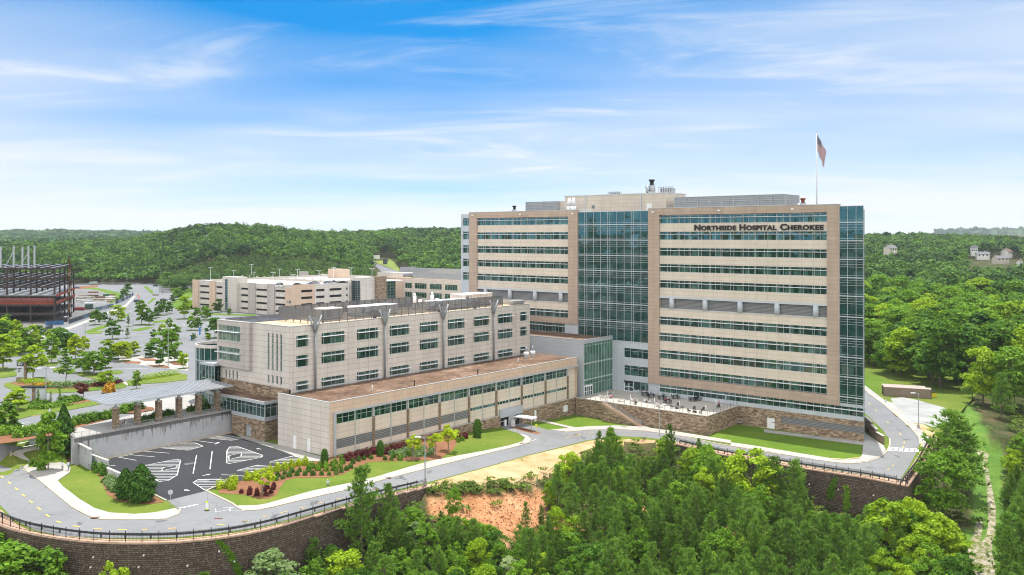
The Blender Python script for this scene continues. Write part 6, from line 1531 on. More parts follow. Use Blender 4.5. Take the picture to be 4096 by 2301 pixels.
def lib(kind, i):
    """crown and trunk meshes of one variant at its natural height (metres)"""
    key = (kind, i)
    if key in LIB: return LIB[key]
    rng = np.random.default_rng(hash(kind) % 1000 if False else sum(map(ord, kind))*31+i)
    if kind.startswith('broad'):
        h = 10.; sh = ['oval', 'tall', 'oval', 'spread', 'tall'][i % 5]; r = [2.9, 2.4, 3.3, 3.4, 2.7][i % 5]
        P3, N3 = broad_pts(rng, h*.93, r, 46, 100, sh, .18); m = {'broad': 'mid', 'broadlime': 'lime', 'broaddark': 'dark', 'broadpale': 'pale', 'broadgrey': 'grey'}[kind]
        c = leaf_mesh('crown', P3, N3, .35, 1.25, FO[m], rng); t = trunk_mesh(rng, h, .16, .8, 8, .22, M_bark)
    elif kind == 'forest' or kind == 'forestlime':
        h = 18.; r = [4.6, 5.2, 4.2, 5.6][i % 4]; P3, N3 = broad_pts(rng, h*.95, r, 50, 76, ['oval', 'spread', 'tall', 'oval'][i % 4], .25)
        c = leaf_mesh('crown', P3, N3, .66, 1.2, FO['mid' if kind == 'forest' else 'lime'], rng); t = trunk_mesh(rng, h, .26, .8, 6, .2, M_bark)
    elif kind == 'forestdark':
        h = 18.; r = [4.4, 5.][i % 2]; P3, N3 = broad_pts(rng, h*.95, r, 40, 46, 'oval', .2); c = leaf_mesh('crown', P3, N3, .85, 1.2, FO['dark'], rng); t = trunk_mesh(rng, h, .26, .8, 6, .2, M_bark)
    elif kind == 'pine':
        h = 9.; P_, D_ = [], []; nW = 15; lean = rng.normal(size=2)*.02
        for w_ in range(nW):
            z = h*(.2+.76*w_/(nW-1)); t = (z/h-.2)/.78; L = 2.15*(1-t)**.72*rng.uniform(.8, 1.15)+.18
            for b in range(int(rng.integers(4, 7))):
                a = rng.uniform(0, 6.28); l = L*rng.uniform(.65, 1.15); up = .25+.5*t
                for s in np.linspace(.38, 1., 4 if l > 1 else 2):
                    P_.append([lean[0]*z+math.cos(a)*l*s+rng.normal()*.12, lean[1]*z+math.sin(a)*l*s+rng.normal()*.12, z+l*s*up*s+rng.normal()*.1]); D_.append([math.cos(a)*.45, math.sin(a)*.45, .85])
        for k in range(4): P_.append([lean[0]*h, lean[1]*h, h*(.93+.02*k)]); D_.append([0, 0, 1.])
        C = np.array(P_); D = np.array(D_); nb = 15; C = np.repeat(C, nb, 0); D = np.repeat(D, nb, 0)
        d = D+rng.normal(size=C.shape)*.55; d /= np.linalg.norm(d, axis=1, keepdims=True); n = len(C)
        L_ = rng.uniform(.28, .55, (n, 1)); sd_ = np.cross(d, rng.normal(size=C.shape)); sd_ /= np.linalg.norm(sd_, axis=1, keepdims=True)
        V = np.stack([C-sd_*.045-d*.05, C+sd_*.045-d*.05, C+d*L_+sd_*.03, C+d*L_-sd_*.03], 1).reshape(-1, 3)
        me = bpy.data.meshes.new('crown'); me.vertices.add(len(V)); me.vertices.foreach_set('co', V.astype(np.float32).ravel()); me.loops.add(n*4); me.loops.foreach_set('vertex_index', np.arange(n*4, dtype=np.int32)); me.polygons.add(n); me.polygons.foreach_set('loop_start', np.arange(0, n*4, 4, dtype=np.int32)); me.materials.append(FO['pine']); me.update(calc_edges=True)
        c = me; t = trunk_mesh(rng, h, .12, .93, 14, .12, M_bark)
    elif kind in ('street', 'streetlime', 'streetyellow', 'streetdark'):
        h = 7.; r = [1.9, 2.3, 1.6][i % 3]; P3, N3 = broad_pts(rng, h*.95, r, 34, 56, ['oval', 'spread', 'oval'][i % 3], .2)
        c = leaf_mesh('crown', P3, N3, .5, 1.2, FO[{'street': 'mid', 'streetlime': 'lime', 'streetyellow': 'yellow', 'streetdark': 'dark'}[kind]], rng); t = trunk_mesh(rng, h, .11, .75, 5, .18, M_barkg)
    elif kind == 'layered':
        h = 8.; P_, N_ = [], []
        for k in range(9):
            z = h*(.3+.68*k/8); R = 2.3*(1-.75*k/8)*rng.uniform(.8, 1.2)
            for b in range(5):
                a = rng.uniform(0, 6.28); m = 34; s = rng.uniform(.1, 1., m); w_ = rng.normal(size=m)*.3*s
                P_.append(np.stack([np.cos(a)*R*s-np.sin(a)*w_, np.sin(a)*R*s+np.cos(a)*w_, z+R*s*.18+rng.normal(size=m)*.12], 1)); N_.append(np.tile([0, 0, 1.], (m, 1))+rng.normal(size=(m, 3))*.35)
        c = leaf_mesh('crown', np.concatenate(P_), np.concatenate(N_), .42, 1.2, FO['mid'], rng); t = trunk_mesh(rng, h, .1, .95, 6, .15, M_bark)
    elif kind == 'acer':
        h = 3.2; P3, N3 = broad_pts(rng, h, 1.7, 18, 50, 'vase', .35); c = leaf_mesh('crown', P3, N3, .26, 1.4, FO['maroon'], rng); t = trunk_mesh(rng, h, .07, .7, 5, .3, M_bark)
    elif kind in ('myrtle', 'myrtlelime'):
        h = 3.6; P3, N3 = broad_pts(rng, h, 1.25, 20, 50, 'oval', .42); c = leaf_mesh('crown', P3, N3, .24, 1.3, FO['yellow'], rng); t = trunk_mesh(rng, h, .05, .75, 4, .15, M_barkg, 3)
    elif kind in ('cone', 'juniper', 'holly'):
        h = 6.; n = 4200; t_ = rng.uniform(0, 1, n)**1.25; a = rng.uniform(0, 6.28, n); R = {'cone': 1.75*(1-t_)**.85+.05, 'juniper': 2.2*np.sin(np.pi*np.minimum(1, .18+.80*t_))**.8*(1-.35*t_)+.05, 'holly': 1.5*np.sin(np.pi*np.minimum(1, .22+.74*t_))**.45}[kind]
        lump = 1+.16*np.sin(a*5+t_*23+i)+.12*np.sin(a*9-t_*31); rr = R*lump*rng.uniform(.72, 1.05, n)
        P3 = np.stack([rr*np.cos(a), rr*np.sin(a), .05*h+t_*h*.95], 1); N3 = np.stack([np.cos(a), np.sin(a), .55+0*a], 1)+rng.normal(size=(n, 3))*.45
        c = leaf_mesh('crown', P3, N3, .27, 1.5, FO['conif' if kind != 'holly' else 'dark'], rng); t = trunk_mesh(rng, h, .12, .6, 0, .1, M_bark)
    elif kind.startswith('shrub'):
        h = 1.; n = 520; d = sphere_pts(rng, n); d[:, 2] = np.abs(d[:, 2]); lump = 1+.12*np.sin(d[:, 0]*7+i)+.12*np.sin(d[:, 1]*8)
        P3 = d*np.array([.62, .62, .95])*(lump*rng.uniform(.7, 1.05, n))[:, None]; N3 = d+np.array([0, 0, .5])+rng.normal(size=(n, 3))*.4
        c = leaf_mesh('crown', P3, N3, .17, 1.3, FO[{'shrub': 'mid', 'shrublime': 'yellow', 'shrubdark': 'dark', 'shrubred': 'maroon', 'shrubgrass': 'grey', 'shruborange': 'orange'}[kind]], rng); t = None
    else: raise KeyError(kind)
    LIB[key] = (c, t, h); return LIB[key]
NV = {'broad': 5, 'broadlime': 4, 'broaddark': 3, 'broadpale': 2, 'broadgrey': 2, 'forest': 4, 'forestlime': 3, 'forestdark': 2, 'pine': 5, 'street': 3, 'streetlime': 3, 'streetyellow': 2, 'streetdark': 2, 'layered': 2, 'acer': 1, 'myrtle': 2, 'cone': 1, 'juniper': 2, 'holly': 1, 'shrub': 3, 'shrublime': 2, 'shrubdark': 2, 'shrubred': 2, 'shrubgrass': 2, 'shruborange': 1}
def plant(kind, name, loc, height, label, cat, group=None, wide=1., i=None):
    i = random.randrange(NV[kind]) if i is None else i
    c, t, h = lib(kind, i); s = height/h; rz = random.uniform(0, 6.28)
    if t is None or name == 'shrub':
        o = link(bpy.data.objects.new(name, c)); o.location = loc; o.scale = (s*wide, s*wide, s); o.rotation_euler[2] = rz; tag(o, label, cat, group); return o
    e = empty(name, loc, label, cat, group, rz); e.scale = (s*wide, s*wide, s)
    for nm, me in (('crown', c), ('trunk', t)):
        o = link(bpy.data.objects.new(nm, me)); o.parent = e
    return e
ORD = ['first', 'second', 'third', 'fourth', 'fifth', 'sixth', 'seventh', 'eighth', 'ninth', 'tenth', 'eleventh', 'twelfth', 'thirteenth', 'fourteenth', 'fifteenth', 'sixteenth', 'seventeenth', 'eighteenth', 'nineteenth', 'twentieth']
def nth(i):
    if i < 20: return ORD[i]
    t, o = divmod(i+1, 10); b = {2: 'twent', 3: 'thirt', 4: 'fort', 5: 'fift', 6: 'sixt'}[t]
    return b+'ieth' if o == 0 else b+'y-'+ORD[o-1]
# ---- street and car park trees: (u, v of the foot, v of the top, kind, width factor) in survey coordinates
ST = [(ZU, 30, 580, 230, 'streetlime', 1.15), (ZU, 330, 670, 340, 'streetlime', 1.), (ZU, 330, 345, 130, 'streetlime', .9), (ZU, 515, 512, 210, 'street', .85), (ZU, 760, 472, 230, 'streetyellow', .9), (ZU, 845, 402, 240, 'streetyellow', .9), (ZU, 655, 725, 365, 'layered', .8),
      (ZU, 840, 605, 400, 'street', 1.), (ZU, 942, 625, 385, 'street', 1.5), (ZU, 1062, 742, 570, 'streetlime', 1.), (ZU, 1372, 775, 580, 'street', .8), (ZU, 60, 1175, 900, 'street', 1.1), (ZU, 180, 985, 765, 'streetlime', 1.5), (ZU, 1840, 565, 395, 'streetlime', 1.), (ZU, 1235, 492, 285, 'streetyellow', 1.), (ZU, 1350, 440, 290, 'streetyellow', 1.1),
      (ZU, 1500, 455, 315, 'streetdark', 1.1), (ZU, 1120, 470, 260, 'streetlime', 1.2), (ZU, 1640, 430, 170, 'street', 1.2), (ZU, 600, 400, 150, 'streetdark', 1.1), (ZU, 700, 395, 200, 'streetdark', 1.), (ZU, 130, 420, 190, 'streetlime', 1.1), (ZU, 230, 400, 160, 'street', 1.), (ZU, 1060, 560, 360, 'street', 1.), (ZU, 1750, 500, 330, 'street', .9), (ZU, 1280, 460, 320, 'streetlime', .9), (ZU, 1600, 540, 360, 'streetdark', .8),
      (ZT, 955, 1255, 1100, 'street', .85), (ZT, 1110, 1240, 1180, 'streetdark', 1.), (ZT, 1420, 1255, 1000, 'street', .8), (ZT, 1500, 1258, 1105, 'streetdark', .8), (ZT, 1190, 1215, 1040, 'streetlime', 1.), (ZT, 1050, 1225, 1130, 'streetdark', 1.), (ZT, 1290, 1275, 1165, 'layered', .7), (ZT, 1575, 1185, 1080, 'streetdark', .9), (ZT, 1590, 1150, 1020, 'streetdark', .7), (ZT, 1640, 1160, 1015, 'streetdark', .7), (ZT, 1700, 1145, 1025, 'streetdark', .7),
      (ZT, 1850, 1195, 970, 'streetlime', .9), (ZT, 1995, 1065, 955, 'streetdark', 1.2), (ZT, 2070, 1215, 1075, 'street', .9), (ZT, 1985, 1185, 1080, 'street', .9), (ZT, 2190, 1130, 995, 'streetdark', 1.), (ZT, 2310, 1145, 1088, 'street', .9), (ZT, 2415, 1065, 925, 'streetdark', 1.2), (ZT, 2540, 1055, 945, 'streetdark', 1.2), (ZT, 2490, 1115, 1015, 'streetlime', 1.),
      (ZT, 1920, 1310, 1165, 'street', .9), (ZT, 1990, 1310, 1190, 'streetdark', .8), (ZT, 2165, 1300, 1190, 'street', .9), (ZT, 1700, 1300, 1180, 'street', .9), (ZT, 1130, 1400, 1220, 'streetdark', 1.), (ZT, 1280, 1390, 1290, 'layered', .9), (ZT, 1540, 1390, 1300, 'streetdark', .9), (ZT, 1640, 1420, 1250, 'streetlime', .9), (ZT, 1760, 1400, 1250, 'street', .8), (ZT, 1940, 1410, 1340, 'streetdark', 1.2), (ZT, 2100, 1390, 1335, 'streetlime', 1.2), (ZT, 2210, 1380, 1330, 'streetlime', 1.),
      (Z8, 35, 445, 340, 'streetdark', 1.1), (Z8, 190, 455, 365, 'streetdark', 1.), (Z8, 410, 435, 295, 'streetdark', 1.25), (Z8, 565, 440, 310, 'streetdark', 1.25), (Z8, 720, 455, 340, 'streetdark', 1.15), (Z8, 530, 500, 385, 'streetlime', 1.1), (Z8, 1055, 470, 345, 'streetdark', 1.3), (Z8, 1345, 430, 355, 'streetlime', 1.), (Z8, 1240, 420, 385, 'streetlime', 1.), (Z8, 60, 575, 440, 'streetdark', .9), (Z8, 290, 525, 465, 'street', .9), (Z8, 150, 760, 560, 'streetdark', 1.), (Z8, 460, 500, 450, 'street', 1.), (Z8, 80, 780, 715, 'streetlime', 1.3),
      (ZT, 20, 1400, 1225, 'streetdark', 1.2), (ZT, 120, 1330, 1215, 'streetdark', 1.2), (ZT, 60, 1470, 1360, 'streetlime', 1.2), (ZT, 1240, 960, 890, 'streetdark', 1.2), (ZT, 1290, 920, 840, 'streetdark', 1.2), (ZT, 1260, 985, 900, 'streetdark', 1.1), (ZT, 1790, 1000, 890, 'streetdark', 1.2), (ZT, 1830, 930, 810, 'streetdark', 1.2), (ZT, 1750, 900, 760, 'streetdark', 1.2), (ZT, 1680, 880, 730, 'streetdark', 1.), (ZT, 1000, 1195, 1130, 'streetdark', 1.), (ZT, 1180, 1030, 985, 'streetdark', 1.1), (ZT, 1220, 1010, 950, 'streetdark', 1.1), (ZT, 1740, 1030, 950, 'streetdark', 1.2)]
for k in range(26):
    x = random.uniform(-120, 560); y = random.uniform(130, 460)
    if x > 420 and y > 300: continue
    ST.append((ZU, x, y, y-random.uniform(120, 200)*(.7+.3*y/460), random.choice(['streetlime', 'street', 'streetlime', 'streetyellow', 'streetdark']), 1.05))
st = []
for fn, x, y0, y1, kd, wd in ST:
    (u, v), (_, vt) = fn([(x, y0), (x, y1)]); p = P(u, v, 5); hh = (v-vt)/F*p.y*1.0
    st.append((u, p, hh, kd, wd))
S5('planted_islands', [[(lambda q: (U0+F*q.x/q.y, V0+F*(H-5)/q.y))(p+E2*(2.6*hh/7*math.cos(k*.6283))+E1*(1.5*hh/7*math.sin(k*.6283))) for k in range(10)] for u, p, hh, kd, wd in st if p.y > 225], M_grass, .137, .15)
wordk = {'street': ('street_tree', 'fresh green young tree'), 'streetlime': ('street_tree', 'light green young tree'), 'streetyellow': ('street_tree', 'yellow green young tree'), 'streetdark': ('street_tree', 'dark green round tree'), 'layered': ('street_tree', 'young tree with airy layered branches')}
zone = lambda p: ('near the entrance drive' if p.y < 245 else 'in the near car park islands' if p.y < 330 else 'in the middle car park' if p.y < 430 else 'along the road before the parking deck' if p.y < 560 else 'by the far road bend')
from collections import defaultdict
buck = defaultdict(list)
for s in st: buck[(s[3], zone(s[1]))].append(s)
for (kd, zn), L in buck.items():
    L.sort(key=lambda s: s[0])
    for i, (u, p, hh, kd_, wd) in enumerate(L):
        plant(kd, 'street_tree', (p.x, p.y, 5.02), hh, ('%s %s' % (wordk[kd][1], zn) if len(L) == 1 else '%s %s, %s from left' % (wordk[kd][1], zn, nth(i))), 'tree', 'planted trees of the car parks', wd*1.3)
# single ornamental trees
def at5(fn, x, y): (u, v), = fn([(x, y)]); p = P(u, v, 5); return (p.x, p.y, 5.05), p.y
def hpx(fn, y0, y1, D): return abs(y0-y1)*.39813/F*D
l_, D_ = at5(ZU, 838, 868); plant('acer', 'maple_tree', l_, hpx(ZU, 868, 720, D_), 'dark maroon maple on the mulch between the two drives', 'tree', wide=1.1)
for x, y0, y1, lb in ((385, 945, 780, 'left'), (510, 925, 800, 'middle'), (600, 915, 760, 'right')):
    l_, D_ = at5(ZU, x, y0); plant('layered', 'spindly_tree', l_, hpx(ZU, y0, y1, D_), 'thin dark spindly evergreen on the entrance island, %s one of three' % lb, 'tree', 'spindly evergreens', .55)
l_, D_ = at5(ZU, 1095, 810); plant('shruborange', 'shrub', l_, 2.6, 'orange leaved bush behind the canopy roof edge', 'shrub')
p = G3(*ZU([(640, 1400)])[0]); plant('cone', 'conifer', p, hpx(ZU, 1400, 925, p.y), 'tall pointed dark green conifer beside the left end of the concrete wall', 'tree', wide=.98)
p = G3(*Z0([(487, 400)])[0]); plant('street', 'street_tree', p, hpx(Z0, 400, -180, p.y), 'leafy green tree on the mulch bed beside the curving footpath', 'tree', wide=.85, i=0)
p = G3(*Z0([(640, 230)])[0]); plant('streetlime', 'street_tree', p, 5.2, 'low bushy green tree at the foot of the tall conifer', 'tree', wide=1.3)
for x, y0, y1, lb, w_ in ((1262, 680, 385, 'left', 1.), (1420, 705, 345, 'right, larger', 1.1)):
    p = G3(*Z0([(x, y0)])[0]); plant('juniper', 'juniper_shrub', p, hpx(Z0, y0, y1, p.y)*1.03, 'broad dark juniper on the mulch point by the car park, %s one' % lb, 'shrub', 'pair of junipers', w_, 0 if lb == 'left' else 1)
for x, y0, y1, lb in ((1000, 340, 180, 'at the podium corner'), (1560, 250, 95, 'against the podium stone base near the middle'),):
    p = G3(*Z9([(x, y0)])[0]); plant('holly', 'holly_shrub', p, hpx(Z9, y0, y1, p.y), 'upright oval dark green holly '+lb, 'shrub', 'upright hollies', .9)
p = G3(*Z9([(2535, 60)])[0]); plant('holly', 'holly_shrub', p, 4.2, 'upright oval dark green holly left of the garage entrance', 'shrub', 'upright hollies', .9)
for x, y0, y1, lb in ((378, 640, 385, 'near the car park exit'), (1890, 280, 50, 'left of the tall lamp'), (2115, 255, 40, 'right of the tall lamp'), (2240, 200, -55, 'farthest along the podium bed')):
    p = G3(*Z9([(x, y0)])[0]); plant('myrtle', 'ornamental_tree', p, hpx(Z9, y0, y1, p.y), 'small yellow green multi stem tree in the mulch bed, '+lb, 'tree', 'small yellow green bed trees', 1.1)
# bed shrubs
def bed(fn, pts, kind, h, nm, lab, grp, wide=1.):
    pts = sorted(pts)
    for i, (x, y) in enumerate(pts):
        p = G3(*fn([(x, y)])[0]); plant(kind, 'shrub', p, h*random.uniform(.85, 1.15), lab+(', %s from the left' % nth(i) if len(pts) > 1 else ''), 'shrub', grp, wide*random.uniform(.9, 1.1))
bed(Z9, [(230, 490), (310, 470), (450, 430), (522, 405), (602, 388), (665, 368), (740, 350), (807, 340), (90, 540), (70, 590), (100, 520), (40, 570)], 'shrublime', 1.75, 'shrub', 'bright yellow green clipped shrub along the car park kerb', 'yellow green kerb shrubs', .62)
bed(Z0, [(2215, 575), (2345, 530), (2335, 585), (2488, 490), (2560, 480)], 'shrublime', 1.6, 'shrub', 'loose yellow green shrub beside the car park exit kerb', 'yellow green exit shrubs', .8)
bed(Z9, [(510, 495), (583, 482), (530, 460), (600, 435), (645, 460), (673, 418), (725, 447), (750, 410), (805, 443), (838, 410), (883, 445), (970, 443), (1047, 443), (1117, 433), (1170, 415), (1222, 395), (1263, 373), (1285, 325), (1343, 302), (1398, 290), (1468, 280), (1607, 290), (1672, 292), (1697, 267)], 'shrubdark', 1.0, 'shrub', 'small dark clipped shrub dotted over the long mulch bed', 'dotted small shrubs', .8)
bed(Z9, [(850, 380), (880, 370), (935, 395), (950, 370), (1018, 400), (1015, 370), (1098, 395), (1080, 350), (1110, 330), (1160, 370), (1180, 330), (1175, 300), (1760, 290), (1850, 250), (2340, 110), (2385, 95)], 'shrub', 1.3, 'shrub', 'loose green shrub in the mulch bed before the podium', 'loose green bed shrubs', .75)
bed(Z9, [(165, 625), (245, 640), (250, 610), (322, 650), (395, 605), (412, 650), (420, 580), (463, 625), (485, 590), (490, 560), (322, 615)], 'shrubred', .95, 'shrub', 'low dark red shrub on the mulch by the car park exit', 'red exit shrubs', .8)
bed(Z9, [(1205, 295), (1262, 285), (1340, 265), (1402, 255), (1560+60, 225), (1680, 200), (1745, 190), (1800, 175), (2340, 85), (2410, 70), (1490, 225)], 'shrubred', 1.5, 'shrub', 'dark red barberry bush along the podium stone base', 'red barberries', 1.1)
bed(Z9, [(1680, 240), (1740, 225), (1795, 215), (1840, 215), (1785, 250), (1905, 215), (1965, 200), (1990, 175), (1935, 250), (2000, 245), (2060, 235), (2070, 200), (1830, 195)], 'shrubgrass', 1.1, 'shrub', 'grey green ornamental grass clump around the tall lamp', 'grass clumps at the podium', 1.35)
bed(Z0, [(1105, 490), (1065, 510), (1155, 515), (1095, 540), (1135, 550), (1130, 585), (1170, 605), (1160, 580)], 'shrubgrass', 1.15, 'shrub', 'pale mounded grass clump beside the low garden wall', 'grass mounds by the junipers', 1.3)
bed(Z0, [(845, 280), (890, 310), (935, 345), (980, 375), (1020, 410), (1060, 440)], 'shrubdark', 2., 'shrub', 'dark rounded hedge shrub in a row along the garden walls', 'garden wall hedge row', 1.)
bed(Z0, [(330, 345), (370, 360), (430, 350), (415, 395), (680, 250), (720, 270), (640, 200), (740, 200)], 'shrub', 1.3, 'shrub', 'small green shrub near the footpath bend', 'footpath shrubs')
def bed5(fn, pts, kind, h, lab, grp, wide=1.):
    pts = sorted(pts)
    for i, (x, y) in enumerate(pts):
        l_, D_ = at5(fn, x, y); plant(kind, 'shrub', l_, h*random.uniform(.85, 1.15), lab+(', %s from the left' % nth(i) if len(pts) > 1 else ''), 'shrub', grp, wide)
bed5(ZU, [(750, 1130), (800, 1115), (850, 1110), (905, 1095), (950, 1085), (1010, 1075), (1065, 1065), (1130, 1060), (200, 1250), (260, 1245), (310, 1235), (350, 1215), (405, 1205), (455, 1195), (1240, 1010), (1290, 990), (1350, 985), (1400, 975), (1250, 985)], 'shrub', 1.9, 'rounded green shrub along the drive before the canopy', 'drive side shrubs', 1.1)
bed5(ZU, [(30, 1190), (90, 1180), (150, 1170), (60, 1225), (120, 1215), (10, 1230)], 'shrub', 1.6, 'rounded green shrub at the left edge below the upper drive', 'left edge shrubs', 1.4)
bed5(ZU, [(340, 960), (420, 965), (500, 960), (580, 940), (660, 915), (720, 905), (800, 890), (380, 920), (460, 925), (640, 885), (740, 880)], 'shrub', 1.2, 'low spreading shrub on the entrance island', 'entrance island shrubs', 1.8)
bed5(ZU, [(560, 755), (620, 760), (680, 750), (730, 755), (790, 750), (840, 745)], 'shrubgrass', 1.7, 'light green tall grass clump on the long island', 'long island grasses', 1.3)
bed5(ZU, [(960, 745), (1010, 735), (1060, 740), (1110, 725), (1170, 715), (1200, 705)], 'shrubred', 1.1, 'low dark red shrub at the right end of the long island', 'long island red shrubs', 1.6)
bed5(ZU, [(350, 745), (390, 748), (430, 748), (475, 745)], 'shruborange', 1.1, 'orange yellow flowering clump on the long island', 'flower clumps', 1.4)
bed5(ZU, [(1400, 1110), (1450, 1100), (1530, 1080), (1580, 1065), (1660, 1050), (1700, 1040), (1920, 1000), (1980, 985), (2060, 980)], 'shrubdark', 1.6, 'dark planter shrub along the railing under the canopy', 'canopy planter shrubs', 1.2)
bed5(ZU, [(2080, 900), (2110, 890)], 'shrub', 2.2, 'green bush between the rotunda and the entrance', 'entrance bushes', 1.2)
# clipped hedges: one leafy volume each
def hedge(fn, line, w_, h, kind, label):
    pts = [Vector(P(*fn([q])[0], 5)) for q in line]; ln = resample(pts, .35); rng = np.random.default_rng(len(ln)); n = len(ln)*30
    k = rng.integers(0, len(ln), n); c = np.array([[p.x, p.y] for p in ln])[k]; i = np.minimum(k, len(ln)-2); t = np.array([[ln[j+1].x-ln[j].x, ln[j+1].y-ln[j].y] for j in i]); t /= np.linalg.norm(t, axis=1, keepdims=True); nn = np.stack([-t[:, 1], t[:, 0]], 1)
    a = rng.uniform(-.15, math.pi+.15, n); off = np.cos(a)*w_/2; z = np.sin(a)*h*rng.uniform(.85, 1.05, n); z = np.maximum(z, rng.uniform(.05, .3, n))
    P3 = np.column_stack([c+nn*off[:, None], 5+z]); N3 = np.column_stack([nn*np.cos(a)[:, None], np.sin(a)+.3])+rng.normal(size=(n, 3))*.35
    me = leaf_mesh('hedge', P3, N3, .3, 1.3, FO[kind], rng); o = link(bpy.data.objects.new('hedge', me)); tag(o, label, 'hedge', 'clipped hedges')
hedge(ZU, [(210, 720), (300, 705), (400, 715), (470, 730)], 3.2, 1.3, 'lime', 'broad light green hedge behind the parking sign')
hedge(ZU, [(260, 765), (400, 770), (540, 755)], 2.2, .9, 'mid', 'low darker hedge in front of the orange flowers')
hedge(ZU, [(870, 730), (980, 718), (1080, 708), (1195, 698)], 1.8, 1.3, 'mid', 'long clipped green hedge at the right of the long island')
hedge(ZU, [(1440, 680), (1600, 655), (1785, 625)], 2., 1.5, 'lime', 'clipped green hedge left of the glass rotunda')
hedge(ZU, [(310, 970), (450, 975), (600, 950), (720, 930)], 2., 1., 'mid', 'low curved hedge on the entrance island')

# ---------------------------------------------------------------- woods
def topline(u): return interp(u, TLN)
TLN = [(-200, 2120), (-60, 2140), (20, 2148), (60, 2160), (150, 2185), (195, 2230), (210, 2330), (395, 2340), (420, 2262), (470, 2258), (520, 2300), (620, 2310), (690, 2285), (830, 2290), (880, 2300), (960, 2292), (1010, 2270), (1050, 2200), (1085, 2180), (1110, 2160), (1140, 2120), (1200, 2100), (1260, 2088), (1340, 2050), (1385, 1990), (1500, 2000), (1530, 1990), (1600, 2020), (1690, 2010), (1740, 2030), (1800, 2050), (1880, 2065), (1960, 2080), (2050, 2080), (2170, 2110), (2195, 2040), (2205, 1930), (2230, 1870), (2290, 1830), (2330, 1850), (2400, 1745), (2460, 1720), (2500, 1790), (2560, 1840), (2620, 1800), (2660, 1750), (2720, 1790), (2800, 1790), (2850, 1785), (2890, 1800), (2925, 1845), (2960, 1830), (3000, 1785), (3040, 1800), (3085, 1840), (3140, 1870), (3180, 1850), (3212, 1890), (3222, 1960), (3245, 2000), (3300, 2040), (3400, 2060), (3460, 2065), (3500, 2000), (3560, 1985), (3640, 1980), (3680, 2010), (3720, 2050), (3800, 2070), (3850, 2130), (3885, 2340), (4010, 2340), (4030, 1900), (4060, 1750), (4200, 1600), (4600, 1500)]
HEAD = [ # trees the eye picks out: u, v foot, v top, kind, width, label
 (1446, 2052, 1872, 'pine', .95, 'tall open pine rising in front of the road beside the left guardrail'),
 (1560, 2040, 1938, 'pine', .9, 'small pine by the end of the left guardrail'),
 (1812, 2075, 1946, 'broad', .75, 'slim bright green tree on the red clay bank'),
 (2103, 2135, 2010, 'pine', .75, 'thin pine sapling alone on the red clay, left of two'), (2167, 2155, 2026, 'pine', .7, 'thin pine sapling alone on the red clay, right of two'),
 (2445, 1850, 1704, 'broad', .8, 'bright green tree tip overlapping the road at the middle of the picture'), (2397, 1850, 1728, 'pine', .9, 'dark pine just left of the bright tree tip at the road'), (2275, 1960, 1795, 'broadlime', 1., 'bright leafy tree at the upper left corner of the middle wood'),
 (2656, 1860, 1740, 'broadlime', 1.15, 'bright leafy tree at the left end of the right guardrail'), (2681, 1830, 1702, 'pine', .6, 'thin dark pine standing in front of the pavement'), (2797, 1870, 1758, 'pine', .5, 'slender pine poking above the right guardrail'),
 (2840, 1990, 1780, 'broad', 1.05, 'rounded bright green tree below the right guardrail'), (3005, 2040, 1778, 'broadlime', 1.15, 'large yellow green tree hiding part of the right guardrail'), (3090, 2060, 1832, 'pine', 1.05, 'dark pine right of the large yellow green tree'), (3180, 2070, 1842, 'pine', 1.0, 'dark narrow pine at the left end of the bare block wall'),
 (3545, 2240, 1990, 'broadlime', 1.5, 'wide yellow green tree in front of the wall corner'), (3655, 2200, 1972, 'broadlime', .8, 'yellow green tree touching the wall corner'), (3760, 2290, 2052, 'broadlime', 1.3, 'large yellow green tree left of the chalky track'),
 (3776, 2080, 1780, 'broad', 1.1, 'full bright green tree right of the side retaining wall'), (3815, 1985, 1652, 'pine', 1.5, 'broad dark pine behind the side retaining wall'), (3850, 1990, 1690, 'pine', 1.3, 'second broad dark pine close to the track'),
 (2230, 2050, 1862, 'pine', .95, 'grey green pine at the left edge of the middle wood'), (2198, 2040, 1918, 'broadlime', .9, 'yellow green bushy tree at the left edge of the middle wood'), (2620, 2000, 1905, 'broad', 1.3, 'round bright green tree in the middle of the dark pines'),
 (1085, 2330, 2188, 'broadgrey', 1.4, 'large grey green leafy tree at the foot of the left block wall'), (470, 2330, 2258, 'broadlime', .8, 'small bright sapling at the bottom edge before the block wall'), (430, 2345, 2246, 'broadlime', .55, 'narrow bright sapling tip in front of the left block wall'), (2035, 2345, 2225, 'broadpale', 1.2, 'tree with creamy white blossom at the bottom edge'),
 (80, 2330, 2150, 'broad', 1.6, 'dense rounded green tree in the bottom left corner'), (-30, 2320, 2130, 'broad', 1.5, 'leafy tree cut by the left edge at the bottom corner'), (150, 2340, 2195, 'broad', 1.3, 'lower green tree right of the bottom left corner tree')]
PL = []
plate2 = plate
for u, v0, v1, kd, wd, lab in HEAD:
    # foot from the terrain, size from the picture height
    p = None
    q = thit(u, v0, 105., 330.)
    if q.y > 300: q = Vector(((u-U0)/F*170., 170.))
    while inside(q, plate2): q = Vector((q.x*(q.y-1.5)/q.y, q.y-1.5)); near_ = True
    if inside((q.x*1.03, q.y*1.03), plate2): q = q*.97
    z = th(q.x, q.y); hh = H-(v1-V0)/F*q.y-z
    nm = 'pine_tree' if kd == 'pine' else 'broadleaf_tree'
    plant(kd, nm, (q.x, q.y, z-.05), hh, lab, 'tree', None, wd*min(1.6, (1. if kd != 'pine' else 1.05))); PL.append((q.x, q.y, hh*.24*wd))
rngw = random.Random(5)
front = smooth([Vector((-200, 150))]+list(wl_left)+list(mid)+list(wl_right)+list(wl_side[1:])+[Vector((97.8, 237)), Vector((103, 258))], 0)
plate2 = plate
